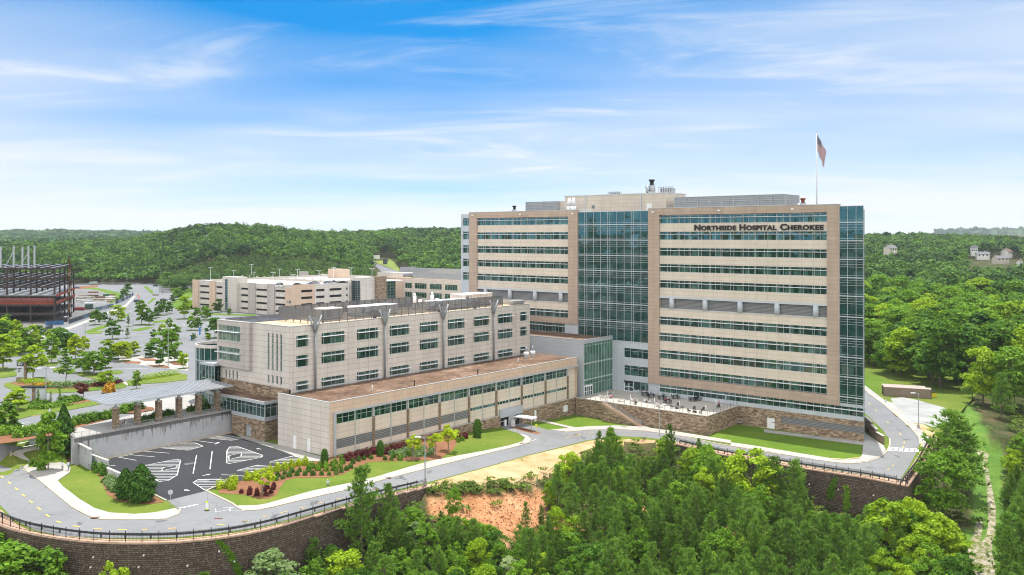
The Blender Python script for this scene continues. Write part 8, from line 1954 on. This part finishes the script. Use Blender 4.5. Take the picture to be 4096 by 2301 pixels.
for i, (fn, x, y) in enumerate(((Z0, 2195, 880), (Z0, 955, 878), (Z0, 130, 315), (Z9, 1635, 478), (Z9, 1510, 582), (Z19, 1010, 1228), (Z19, 465, 1322), (Z19, 1500, 1157))):
    p = G3(*fn([(x, y)])[0]); mb = MB(); mb.box((p.x, p.y, p.z+.035 if i in (0, 4, 5) else p.z+.16), (1.3, .6, .03), [0, .1, -.8, .45, .4, .2, .5, -.2][i]); tag(mb.build('drain_cover', basic('rust_iron', (.16, .08, .05), .8, .2)), ['dark storm drain grate in the road below the exit', 'rusty kerb drain on the left pavement bend', 'rusty kerb drain where the left pavement starts', 'rusty drain at the kerb left of the tall lamp', 'dark manhole by the left guardrail end', 'dark manhole in the road before the garage entrance', 'rusty drain at the garage drive corner', 'rusty drain plate on the pavement by the stairs'][i], 'drain cover', 'drain covers')
# garage entrance: shelter, barriers, bollard
ps = [G3(*q) for q in Z19([(478, 1165), (540, 1180)])]; t = empty('ticket_shelter', (ps[0]+ps[1])/2, 'small flat roofed white shelter before the garage entrance', 'shelter'); ax = (ps[1]-ps[0]).normalized()
for k in (-1, 1): q = (ps[0]+ps[1])/2+ax*1.7*k; mb = MB(); mb.cone(q, q+Vector((0, 0, 2.9)), .09, .09, 8); mb.build('post', M_gal, t)
mb = MB(); q = (ps[0]+ps[1])/2; mb.box((q.x, q.y, q.z+2.9), (5.4, 2.6, .28), math.atan2(ax.y, ax.x)); mb.build('roof', M_white, t)
for i, (x, y, x2, y2) in enumerate(((297, 1140, 250, 1110), (383, 1145, 455, 1080))):
    p = G3(*Z19([(x, y)])[0]); t = empty('barrier_gate', p, 'white barrier gate at the garage mouth, %s one' % ('left' if i == 0 else 'right'), 'barrier', 'garage barriers'); mb = MB(); mb.box(p, (.7, .8, 1.6), .9); mb.build('cabinet', M_white, t); mb = MB(); d = E2*2.6*(1 if i else -1); mb.bar(p+Vector((0, 0, 1.25)), p+Vector((d.x, d.y, 2.3 if i else 1.4)), .09); mb.build('arm', M_white, t)
p = G3(*Z19([(615, 1200)])[0]); t = empty('traffic_post', p, 'yellow post with sign on the garage traffic island', 'road marker'); mb = MB(); mb.cone(p, p+Vector((0, 0, 1.5)), .06, .06, 8); mb.build('post', basic('yellow_paint', (.65, .55, .04)), t); mb = MB(); mb.box((p.x, p.y, p.z+1.4), (.5, .06, .55)); mb.build('plate', MATS['fluorescent'], t)
q = BF.su(1900+.398*900); p = BF.at(q, .3); t = empty('electric_cabinet', xy(p, zg(p.x, p.y)), 'white wall mounted cabinet with meter near the podium end', 'cabinet'); mb = MB(); BF.box(mb, q-.75, q+.75, .02, .5, -3.3, -1.6); mb.build('box', M_white, t); mb = MB(); BF.box(mb, q+.9, q+1.3, .02, .3, -3.1, -2.3); BF.box(mb, q+1., q+1.1, .02, .2, -4.6, -3.1); mb.build('meter', M_gal, t)
p = VR.at(4.2, 1.8); t = empty('picnic_bench', xy(p, 0.1), 'weathered wooden picnic bench in the stone recess by the car park', 'bench'); mb = MB(); mb.box(xy(p, .78), (2., .8, .08), .5); mb.build('table_top', basic('grey_wood', (.14, .11, .08)), t); mb = MB()
for k in (-.75, .75): mb.box((p.x-k*math.sin(.5), p.y+k*math.cos(.5), .5), (2., .28, .06), .5)
mb.build('seat', MATS['grey_wood'], t); mb = MB(); mb.box(xy(p, .12), (.12, 1.6, .66), .5); mb.build('leg', MATS['grey_wood'], t)
# containers
def container(pa, pb, w_, h, label):
    d = (pb-pa); L = d.length; d.normalize(); n = Vector((-d.y, d.x)); z = -5.2; t = empty('shipping_container', xy((pa+pb)/2, z), label, 'container', 'long containers'); f = Fr(pa, d, -n); mb = MB(); f.box(mb, 0, L, -w_, 0, z, z+h); mb.build('body', lines('corrugated_tan', (.30, .235, .18), (.20, .15, .115), .28, True), t)
    mb = MB(); f.box(mb, -.05, L+.05, -w_-.05, .05, z+h, z+h+.12); mb.build('roof', basic('faded_roof', (.42, .32, .28), .8, 0, .15), t); mb = MB(); f.box(mb, -.06, 0, -w_+.15, -.15, z+.1, z+h-.1); mb.build('end_door', basic('container_door', (.16, .10, .07)), t)
    mb = MB(); [f.box(mb, s-.1, s+.1, .001, .06, z, z+h) for s in (.1, L-.1)]; mb.build('corner_post', basic('corner_tan', (.22, .17, .13)), t)
ca0, ca1 = [P(u, v, -5.2) for u, v in Z3([(1162, 595), (1640, 625)])]
container(ca0, ca1, 3.0, 3.0, 'long tan corrugated container, the nearer of two by the gravel pad'); nn_ = Vector((-(ca1-ca0).y, (ca1-ca0).x)).normalized(); container(ca0+nn_*3.35-(ca1-ca0).normalized()*.4, ca1+nn_*3.35-(ca1-ca0).normalized()*1.5, 3.0, 2.95, 'long tan corrugated container, the farther of two by the gravel pad')
p = P(*Z3([(1655, 605)])[0], -5.2); t = empty('waste_bin', xy(p, -5.2), 'yellow waste container at the right end of the tan containers', 'waste bin'); mb = MB(); mb.box(xy(p, -5.2), (1.5, 2, 1.7)); mb.build('bin', MATS['yellow_paint'], t); mb = MB(); mb.box(xy(p, -3.49), (1.6, 2.1, .15)); mb.build('lid', M_black, t)
# emergency call posts, blue
for i, (x, yb, yt) in enumerate(((600, 365, 275), (1925, 275, 235), (2008, 225, 150))):
    l_, D_ = at5(ZU, x, yb); h = hpx(ZU, yb, yt, D_); t = empty('call_post', l_, 'blue emergency call post in the car park, %s of three from the left' % nth(i), 'call post', 'blue call posts'); mb = MB(); mb.cone(l_, (l_[0], l_[1], l_[2]+h), .3, .3, 10); mb.build('column', basic('call_blue', (.02, .16, .5), .5), t); mb = MB(); mb.cone((l_[0], l_[1], l_[2]+h), (l_[0], l_[1], l_[2]+h+.3), .2, .15, 8); mb.build('beacon', M_white, t)
# signs by the hill road
l2_ = thit(*ZM([(588, 140)])[0], 620., 2000.); zz = th(l2_.x, l2_.y); t = empty('road_sign', xy(l2_, zz), 'pale rectangular sign at the hill road junction', 'sign'); mb = MB(); mb.box(xy(l2_, zz+2.2), (8., .3, 4.5)); mb.build('panel', M_white, t); mb = MB(); mb.box(xy(l2_, zz), (.5, .25, 2.2)); mb.build('post', M_gal, t)
l2_ = thit(*ZM([(790, 236)])[0], 620., 2000.); zz = th(l2_.x, l2_.y); t = empty('road_sign', xy(l2_, zz), 'dark square sign on the grass beside the hill road', 'sign'); mb = MB(); mb.box(xy(l2_, zz+1.4), (4.6, .3, 5)); mb.build('panel', MATS['sign_slate'], t); mb = MB(); mb.box(xy(l2_, zz), (.5, .25, 1.4)); mb.build('post', M_gal, t)

# ---------------------------------------------------------------- people, patio furniture
def skin_body(joints, edges, radii, name, sub=1):
    me = bpy.data.meshes.new(name); me.from_pydata(joints, edges, []); o = link(bpy.data.objects.new(name, me)); m = o.modifiers.new('s', 'SKIN'); m.use_smooth_shade = True
    for v, r in zip(me.skin_vertices[0].data, radii): v.radius = r if isinstance(r, tuple) else (r, r)
    me.skin_vertices[0].data[0].use_root = True
    sb = o.modifiers.new('d', 'SUBSURF'); sb.levels = sb.render_levels = sub
    dg = bpy.context.evaluated_depsgraph_get(); out = bpy.data.meshes.new_from_object(o.evaluated_get(dg)); bpy.data.objects.remove(o); bpy.data.meshes.remove(me); out.name = name; return out
def figure(pose):
    if pose in ('walk', 'stand'):
        k = 1. if pose == 'walk' else .25
        J = [(0, 0, .96), (0, 0, 1.18), (0, -.01, 1.40), (0, .0, 1.50), (0, .03, 1.57), (0, .035, 1.68),
             (-.20, 0, 1.41), (-.26, -.10*k, 1.13), (-.25, .12*k, .90), (-.24, .16*k, .80), (.20, 0, 1.41), (.26, .10*k, 1.13), (.25, .20*k, .90), (.24, .22*k, .80),
             (-.10, 0, .90), (-.11, .20*k, .50), (-.11, .22*k, .09), (-.11, .36*k+.08, .04), (.10, 0, .90), (.11, .02*k, .49), (.11, -.28*k, .10), (.11, -.16*k+.06, .04)]
    else:
        J = [(0, 0, .52), (0, .0, .74), (0, .02, .96), (0, .05, 1.06), (0, .09, 1.13), (0, .10, 1.24),
             (-.20, .02, .97), (-.27, .08, .72), (-.20, .32, .70), (-.15, .40, .72), (.20, .02, .97), (.27, .08, .72), (.20, .32, .70), (.15, .40, .72),
             (-.10, .06, .50), (-.12, .46, .50), (-.12, .44, .09), (-.12, .58, .04), (.10, .06, .50), (.12, .46, .50), (.12, .40, .09), (.12, .54, .04)]
    E = [(0, 1), (1, 2), (2, 3), (3, 4), (4, 5), (2, 6), (6, 7), (7, 8), (8, 9), (2, 10), (10, 11), (11, 12), (12, 13), (0, 14), (14, 15), (15, 16), (16, 17), (0, 18), (18, 19), (19, 20), (20, 21)]
    R = [(.16, .11), (.145, .10), (.17, .105), (.06, .06), (.085, .095), (.075, .085), .065, .048, .036, .03, .065, .048, .036, .03, .09, .062, .042, .035, .09, .062, .042, .035]
    return skin_body(J, E, R, 'body')
FIG = {k: figure(k) for k in ('walk', 'stand', 'sit')}
SKIN = {'light': basic('skin_light', (.50, .30, .22), .6, 0, .05), 'dark': basic('skin_dark', (.14, .075, .045), .6, 0, .05)}
def person(p, rz, pose, top, legs, skin, hair, label, group=None):
    me = FIG[pose].copy(); me.materials.clear()
    ms = [SKIN[skin], basic('cloth_'+'_'.join('%d' % (c*100) for c in top), top, .85, 0, .1, 4.), basic('cloth_'+'_'.join('%d' % (c*100) for c in legs), legs, .85, 0, .1, 4.), M_black]
    for m in ms: me.materials.append(m)
    up = 0 if pose != 'sit' else -.44
    for f in me.polygons:
        c = f.center; z = c.z-up
        if pose == 'sit':
            k = 0 if c.z > 1.05 else 3 if c.z < .10 else 2 if (c.z < .60 and (c.y > .02 or c.z < .5)) else 1
            if k == 1 and c.y > .20: k = 0
        else: k = 0 if z > 1.49 else 3 if z < .09 else 2 if z < .94 and abs(c.x) < .2 else 0 if (abs(c.x) > .2 and z < .98) else 1
        f.material_index = k
    t = empty('person', p, label, 'person', group, rz); b = link(bpy.data.objects.new('body', me)); b.parent = t
    top_z, hy = (1.70, .0) if pose != 'sit' else (1.26, .08)
    bm = bmesh.new(); bmesh.ops.create_uvsphere(bm, u_segments=10, v_segments=7, radius=.118); bmesh.ops.transform(bm, matrix=Matrix.Translation((0, hy-.012, top_z-.045)), verts=bm.verts); bmesh.ops.delete(bm, geom=[v for v in bm.verts if v.co.z < top_z-.12 or (v.co.y > hy+.05 and v.co.z < top_z-.01)], context='VERTS')
    hm = bpy.data.meshes.new('hair'); bm.to_mesh(hm); bm.free(); hm.materials.append(basic('hair_'+hair, {'dark': (.018, .012, .01), 'brown': (.07, .035, .018), 'red': (.22, .05, .03), 'white': (.6, .6, .6)}[hair], .6, 0, .1)); h = link(bpy.data.objects.new('hair', hm)); h.parent = t
    return t
wht = (.68, .70, .74); nav = (.02, .03, .07)
for x, y, lab, tp, rz in ((627, 403, 'person in white coat and dark trousers walking away, left on the footpath', wht, .25), (687, 400, 'person in pale blue shirt and blue trousers walking away, right on the footpath', (.55, .62, .70), .1)):
    p = G3(*Z0([(x, y)])[0]); person((p.x, p.y, p.z+.15), rz, 'walk', tp, nav if x < 650 else (.05, .12, .26), 'light', 'dark', lab, 'pair on the footpath')
p = G3(*Z0([(422, 118)])[0]); person((p.x, p.y, p.z+.02), 2.4, 'walk', (.10, .09, .07), (.03, .03, .035), 'dark', 'dark', 'person in dark clothes carrying bags behind the grey sign board')
# patio furniture prototypes, at the origin
def fproto(name, parts):
    t = empty(name); 
    for nm, mb, m in parts: o = mb.build(nm, m, t); o.matrix_parent_inverse = Matrix()
    return t
def clone(t, loc, rz, label, cat, group):
    c = t.copy(); COL.objects.link(c); c.location = loc; c.rotation_euler[2] = rz
    for ch in t.children: k = ch.copy(); COL.objects.link(k); k.parent = c
    return tag(c, label, cat, group)
def legs4(mb, a, b, z0, z1, r=.025):
    for x in (-a, a):
        for y in (-b, b): mb.box((x, y, z0), (r*2, r*2, z1-z0))
M_brz = basic('bronze_wicker', (.05, .034, .026), .7); M_ttop = basic('tan_table_top', (.42, .27, .20), .7); M_dtop = basic('dark_table_top', (.03, .032, .035), .6)
a = MB(); a.box((0, 0, .72), (.9, .9, .05)); b = MB(); b.box((0, 0, .0), (.55, .55, .04)); b.cone((0, 0, .04), (0, 0, .72), .04, .04, 8); T_tan = fproto('patio_table', [('table_top', a, M_ttop), ('leg', b, M_gal)])
a = MB(); a.box((0, 0, .98), (1.1, 1.1, .05)); b = MB(); legs4(b, .45, .45, 0, .98, .03); T_dark = fproto('patio_table', [('table_top', a, M_dtop), ('leg', b, M_black)])
a = MB(); a.box((0, 0, .42), (.48, .48, .05)); b = MB(); b.box((0, -.23, .47), (.46, .04, .42)); c = MB(); legs4(c, .2, .2, 0, .42); C_wh = fproto('patio_chair', [('seat', a, M_white), ('backrest', b, M_white), ('leg', c, M_gal)])
a = MB(); a.box((0, 0, .66), (.46, .46, .06)); b = MB(); b.box((0, -.22, .72), (.46, .05, .42)); c = MB(); legs4(c, .2, .2, 0, .66, .03); C_dk = fproto('bar_chair', [('seat', a, M_black), ('backrest', b, M_black), ('leg', c, M_black)])
a = MB(); a.box((0, .02, .30), (.66, .66, .12)); b = MB(); b.hexa([(-.33, -.34, .36), (.33, -.34, .36), (.33, -.24, .36), (-.33, -.24, .36)], [(-.33, -.52, .92), (.33, -.52, .92), (.33, -.44, .92), (-.33, -.44, .92)]); c = MB(); legs4(c, .3, .3, 0, .30, .03)
for s in (-.36, .36): c.box((s, 0, .52), (.07, .62, .05)); c.box((s, .28, 0), (.05, .05, .52))
C_lg = fproto('lounge_chair', [('seat', a, M_brz), ('backrest', b, M_brz), ('frame', c, M_brz)])
a = MB(); a.box((0, 0, .38), (1.15, .6, .05)); b = MB(); b.box((0, 0, 0), (.95, .45, .38)); T_lg = fproto('low_table', [('table_top', a, M_brz), ('base', b, M_brz)])
Zp = lambda x, y: PZ(2300+.15528*x, 1500+.15528*y, TZ-.02)
Zq = lambda x, y: PZ(2600+.15528*x, 1500+.15528*y, TZ-.02)
first = {}
def put(t, loc, rz, label, cat, group):
    if t.name not in first: first[t.name] = 1; t.location = loc; t.rotation_euler[2] = rz; return tag(t, label, cat, group)
    return clone(t, loc, rz, label, cat, group)
tabs = [(Zp, 715, 595, 0), (Zp, 910, 600, 0), (Zp, 920, 500, 0), (Zp, 1180, 690, 0), (Zp, 1530, 690, 0), (Zp, 1860, 720, 0), (Zp, 2170, 830, 0), (Zp, 1710, 470, 0), (Zp, 2110, 555, 0)]
for i, (fn, x, y, _) in enumerate(sorted(tabs, key=lambda q: q[1])):
    p = fn(x, y); put(T_tan, p, -.68, 'small square tan patio table, %s from the left on the terrace' % nth(i), 'table', 'small patio tables')
    for k in (0, 1):
        if i == 1 and k: continue
        d = (E1*.75*(1 if k else -1)); put(C_wh, (p.x+d.x, p.y+d.y, p.z), -.68+(math.pi/2 if k else -math.pi/2), 'pale chair on the %s of the %s small patio table' % ('right' if k else 'left', nth(i)), 'chair', 'pale patio chairs')
dts = [(Zp, 1800, 545), (Zp, 1960, 590), (Zq, 300, 630), (Zq, 450, 730), (Zq, 650, 620), (Zq, 1100, 680), (Zq, 1240, 660)]
for i, (fn, x, y) in enumerate(dts):
    p = fn(x, y); put(T_dark, p, -.68, 'dark high patio table in the tower shade, %s from the left' % nth(i), 'table', 'dark high tables')
    for k, d in enumerate((E1*.95, -E1*.95, E2*.95, -E2*.95)):
        put(C_dk, (p.x+d.x, p.y+d.y, p.z), math.atan2(-d.y, -d.x)-math.pi/2, 'dark high chair at the %s side of the %s dark table' % (('right', 'left', 'far', 'near')[k], nth(i)), 'chair', 'dark high chairs')
lcs = [(Zp, 1555, 760, 2.6), (Zq, 575, 855, -1.3), (Zq, 725, 810, 2.9), (Zq, 820, 875, 1.2), (Zq, 1010, 955, -1.), (Zq, 1140, 905, 2.9), (Zq, 1355, 925, 2.2), (Zq, 1295, 995, 1.4), (Zq, 1760, 850, 2.6)]
for i, (fn, x, y, rz) in enumerate(lcs): put(C_lg, fn(x, y), rz, 'brown woven lounge chair on the sunny terrace edge, %s from the left' % nth(i), 'lounge chair', 'brown lounge chairs')
for i, (x, y) in enumerate(((690, 870), (1150, 970))): put(T_lg, Zq(x, y), -.68, 'low brown table between lounge chairs, %s one' % ('left' if i == 0 else 'right'), 'table', 'low brown tables')
for i, (fn, x, y) in enumerate(((Zp, 828, 690), (Zp, 1428, 755), (Zp, 2048, 840), (Zq, 762, 935), (Zq, 1440, 1035), (Zq, 1700, 890), (Zq, 1955, 770))):
    p = fn(x, y); t = empty('bollard_light', p, 'slim white bollard light on the terrace edge, %s from the left' % nth(i), 'bollard light', 'terrace bollard lights'); mb = MB(); mb.cone(p, p+Vector((0, 0, 1.5)), .07, .07, 8); mb.build('post', M_gal, t); mb = MB(); mb.cone(p+Vector((0, 0, 1.5)), p+Vector((0, 0, 2.55)), .1, .1, 8); mb.build('lamp_tube', M_white, t)
PP = [(Zp, 955, 620, .6, 'sit', (.55, .16, .18), (.03, .03, .04), 'light', 'white', 'person in a red patterned top seated at the left small table'), (Zp, 1800, 700, -1.2, 'sit', (.45, .60, .70), (.03, .03, .05), 'light', 'red', 'person in a pale blue top with red hair seated at a small table'), (Zp, 1895, 705, 1.6, 'sit', (.05, .04, .05), (.05, .06, .1), 'light', 'dark', 'dark haired person in black seated at a small table'), (Zp, 2090, 800, -1.2, 'sit', wht, (.03, .03, .05), 'light', 'dark', 'person in white with dark hair seated near the lamp pole'), (Zp, 2150, 810, 1.8, 'sit', (.60, .58, .56), (.4, .4, .42), 'light', 'red', 'person in cream with red hair seated near the lamp pole'),
      (Zp, 1855, 525, 3.0, 'sit', (.58, .50, .55), nav, 'light', 'dark', 'person in a pale pink shirt at the leftmost dark table'), (Zp, 1960, 560, 2.2, 'sit', (.03, .14, .42), nav, 'light', 'dark', 'person in bright blue scrubs at the second dark table'), (Zq, 340, 610, 2.8, 'sit', (.05, .22, .55), nav, 'light', 'dark', 'person in sky blue scrubs seen from behind at a dark table'), (Zq, 380, 560, 2.0, 'sit', (.5, .54, .6), nav, 'light', 'brown', 'person in a grey white top at the far side of a dark table'), (Zq, 425, 740, 0.3, 'stand', (.28, .03, .05), (.02, .02, .025), 'light', 'dark', 'person in a dark red top standing by a dark table'),
      (Zq, 640, 560, 2.9, 'sit', (.55, .42, .48), nav, 'light', 'dark', 'person in a pink top at the table by the windows'), (Zq, 1230, 660, 2.4, 'stand', (.02, .04, .09), (.02, .03, .06), 'dark', 'dark', 'person in dark navy scrubs standing by the tower windows'), (Zq, 1110, 650, .2, 'sit', wht, (.4, .4, .42), 'light', 'brown', 'person in white seated at the dark table near the tower'), (Zq, 1785, 790, 2.4, 'sit', (.55, .20, .26), nav, 'light', 'dark', 'person in a pink red top in a lounge chair by the right railing')]
for fn, x, y, rz, pose, tp, lg, sk, hr, lab in PP:
    p = fn(x, y); person((p.x, p.y, p.z+(.0 if pose == 'stand' else .19 if 'dark table' in lab or 'windows' in lab else -.02)), rz, pose, tp, lg, sk, hr, lab, None)
# two people at a small table under the canopy, and one farther along
for x, y, rz, tp, lab in ((1188, 1155, -1.2, (.03, .03, .04), 'person in black seated left of the small table under the canopy'), (1255, 1140, 1.4, (.16, .05, .05), 'person in dark red seated right of the small table under the canopy')):
    l_, D_ = at5(ZU, x, y); person((l_[0], l_[1], 5.1), rz, 'sit', tp, (.03, .035, .06), 'light', 'dark', lab); clone(C_wh, (l_[0], l_[1]-.05, 5.1), rz, 'white chair under the person %s the canopy table' % ('left of' if x < 1200 else 'right of'), 'chair', 'canopy chairs')
l_, D_ = at5(ZU, 1218, 1148); clone(T_tan, (l_[0], l_[1], 5.1), 0, 'small table between two seated people under the canopy', 'table', None)
l_, D_ = at5(ZU, 1920, 990); person((l_[0], l_[1], 5.1), 1.2, 'walk', (.45, .40, .50), (.05, .05, .08), 'light', 'dark', 'person in a lilac top walking under the far end of the canopy')
for i, (x, y) in enumerate(((1560, 955), (1632, 952))):
    l_, D_ = at5(ZT, x, y); person((l_[0], l_[1], 5.05), 1., 'stand', (.55, .68, .05), (.05, .06, .09), 'light', 'dark', 'road worker in a yellow safety vest by the median sign, %s one' % ('left' if i == 0 else 'right'), 'road workers')
l_, D_ = at5(ZT, 1565, 960); t = empty('median_sign', l_, 'tall pale sign pylon on the road median by the bend', 'sign'); mb = MB(); mb.box((l_[0], l_[1], l_[2]+.6), (3.6, .5, 6.8)); mb.build('panel', MATS['sign_silver'], t); mb = MB(); mb.box(l_, (4., .8, .6)); mb.build('base', M_stone2, t); mb = MB(); mb.box((l_[0], l_[1]-.26, l_[2]+6.), (3.6, .02, 1.4)); mb.build('head_panel', MATS['sign_slate'], t)
# ---------------------------------------------------------------- sky, sun, camera
HAZE = .00006; CLOUD_LOC = (11, 5, 0); FILL_CLOUD = (10.8, 10.2, 9.5, 1)  # bright back cloud is added out of view as fill light for facades
SUN_EL, SUN_AZ = 75., 6.          # degrees; azimuth measured from +Y towards +X
sd = bpy.data.lights.new('sun', 'SUN'); sd.energy = 3.7; sd.angle = math.radians(.53); sd.color = (1., .955, .88)
so = link(bpy.data.objects.new('sun', sd))
dv = Vector((math.sin(math.radians(SUN_AZ))*math.cos(math.radians(SUN_EL)), math.cos(math.radians(SUN_AZ))*math.cos(math.radians(SUN_EL)), math.sin(math.radians(SUN_EL))))
so.rotation_euler = dv.to_track_quat('Z', 'Y').to_euler(); so.location = (0, 0, 300)
w = bpy.data.worlds.new('World'); SC.world = w; w.use_nodes = True; nt = w.node_tree; nt.nodes.clear()
out = nt.nodes.new('ShaderNodeOutputWorld'); bg = nt.nodes.new('ShaderNodeBackground')
tc = nt.nodes.new('ShaderNodeTexCoord')
sky = nt.nodes.new('ShaderNodeTexSky'); sky.sky_type = 'NISHITA'; sky.sun_disc = False
sky.sun_elevation = math.radians(SUN_EL); sky.sun_rotation = math.radians(SUN_AZ); sky.altitude = 300; sky.air_density = 1.; sky.dust_density = .6; sky.ozone_density = 3.
def mth(op, a, b=None, c=None):
    n = nd(nt, 'Math', operation=op)
    for s, x in zip(n.inputs, (a, b, c)):
        if x is None: continue
        if hasattr(x, 'default_value'): nt.links.new(x, s)
        else: s.default_value = x
    return n.outputs[0]
sp = nd(nt, 'SeparateXYZ'); nt.links.new(tc.outputs['Generated'], sp.inputs[0])
# the deep blue of this sky comes down low: sample the sky higher than the sight line
def sm(x, lo, hi):
    n = nd(nt, 'MapRange', interpolation_type='SMOOTHSTEP'); nt.links.new(x, n.inputs[0]); n.inputs[1].default_value = lo; n.inputs[2].default_value = hi; return n.outputs[0]
up_ = mth('MULTIPLY', sp.outputs[2], 2.4)
cb = nd(nt, 'CombineXYZ'); nt.links.new(sp.outputs[0], cb.inputs[0]); nt.links.new(sp.outputs[1], cb.inputs[1]); nt.links.new(up_, cb.inputs[2])
nm = nd(nt, 'VectorMath', operation='NORMALIZE'); nt.links.new(cb.outputs[0], nm.inputs[0]); nt.links.new(nm.outputs[0], sky.inputs[0])
blue = mixc(nt, 1., sky.outputs[0], mixc(nt, sm(sp.outputs[2], .02, .24), (.34, .62, .80, 1), (.02, .55, .80, 1)), 'MULTIPLY')
# thin high cloud: streaky noise on a plane overhead
inv = mth('DIVIDE', 1., mth('MAXIMUM', mth('ADD', sp.outputs[2], .09), .02))
cv = nd(nt, 'CombineXYZ'); nt.links.new(mth('MULTIPLY', sp.outputs[0], inv), cv.inputs[0]); nt.links.new(mth('MULTIPLY', sp.outputs[1], inv), cv.inputs[1])
mp = nd(nt, 'Mapping'); mp.inputs['Rotation'].default_value = (0, 0, math.radians(-24)); mp.inputs['Scale'].default_value = (.75, 1.35, 1); mp.inputs['Location'].default_value = CLOUD_LOC; nt.links.new(cv.outputs[0], mp.inputs[0])
n1 = noise(nt, .8, 10, .6, mp.outputs[0], 1.6); n2 = noise(nt, .34, 3, .5, mp.outputs[0])
wisp = mth('MULTIPLY', sm(n1, .45, .74), sm(n2, .38, .60))
veil = mth('MAXIMUM', mth('ADD', mth('ADD', mth('MULTIPLY', mth('SUBTRACT', .232, sp.outputs[2]), 3.5), mth('MULTIPLY', mth('SUBTRACT', mth('ABSOLUTE', mth('ADD', sp.outputs[0], .06)), .1), .62)), mth('MULTIPLY', mth('SUBTRACT', n2, .5), 1.5)), 0.)
veil = mth('MINIMUM', veil, .97)
back = sm(mth('SUBTRACT', mth('MULTIPLY', mth('ABSOLUTE', sp.outputs[0]), .75), sp.outputs[1]), -.3, .25)  # where the added fill cloud lies: behind and beside the view
cov = mth('SUBTRACT', 1., mth('MULTIPLY', mth('SUBTRACT', 1., veil), mth('SUBTRACT', 1., mth('MULTIPLY', wisp, .9))))
high = sm(sp.outputs[2], .3, .75)
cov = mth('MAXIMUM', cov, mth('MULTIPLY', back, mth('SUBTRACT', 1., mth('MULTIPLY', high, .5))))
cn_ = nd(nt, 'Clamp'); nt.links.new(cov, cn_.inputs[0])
ccol = mixc(nt, back, (4.1, 4.25, 4.4, 1), mixc(nt, sm(sp.outputs[2], .04, .14), (2.2, 4.6, 6.2, 1), FILL_CLOUD))  # added fill cloud out of view, blue near the horizon for the glass
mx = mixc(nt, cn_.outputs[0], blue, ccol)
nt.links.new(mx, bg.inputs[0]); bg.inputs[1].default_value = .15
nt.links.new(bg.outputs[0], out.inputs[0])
mb = MB(); mb.box((0, 6000, -45), (9000, 14000, 210)); hz = mb.build('haze', []) ; hz['kind'] = 'stuff'
hm_, hn, ho = nodes('haze_air'); pv = hn.nodes.new('ShaderNodeVolumePrincipled'); pv.inputs['Color'].default_value = (.86, .93, 1, 1); pv.inputs['Density'].default_value = HAZE; hn.links.new(pv.outputs[0], ho.inputs['Volume']); hz.data.materials.append(hm_)
cd = bpy.data.cameras.new('camera'); cam = link(bpy.data.objects.new('camera', cd)); SC.camera = cam
cam.location = (0, 0, H); cam.rotation_euler = (math.radians(90), 0, 0)
cd.sensor_width = 36; cd.lens = F/4096*36; cd.shift_y = -(1150.5-V0)/4096; cd.clip_start = 1.; cd.clip_end = 30000
vs = SC.view_settings; vs.view_transform = 'Standard'; vs.look = 'None'; vs.exposure = .62; vs.gamma = 1
SC.cycles.filter_width = 1.1; SC.cycles.max_bounces = 6; SC.cycles.diffuse_bounces = 3; SC.cycles.glossy_bounces = 3; SC.cycles.transparent_max_bounces = 6; SC.cycles.transmission_bounces = 3
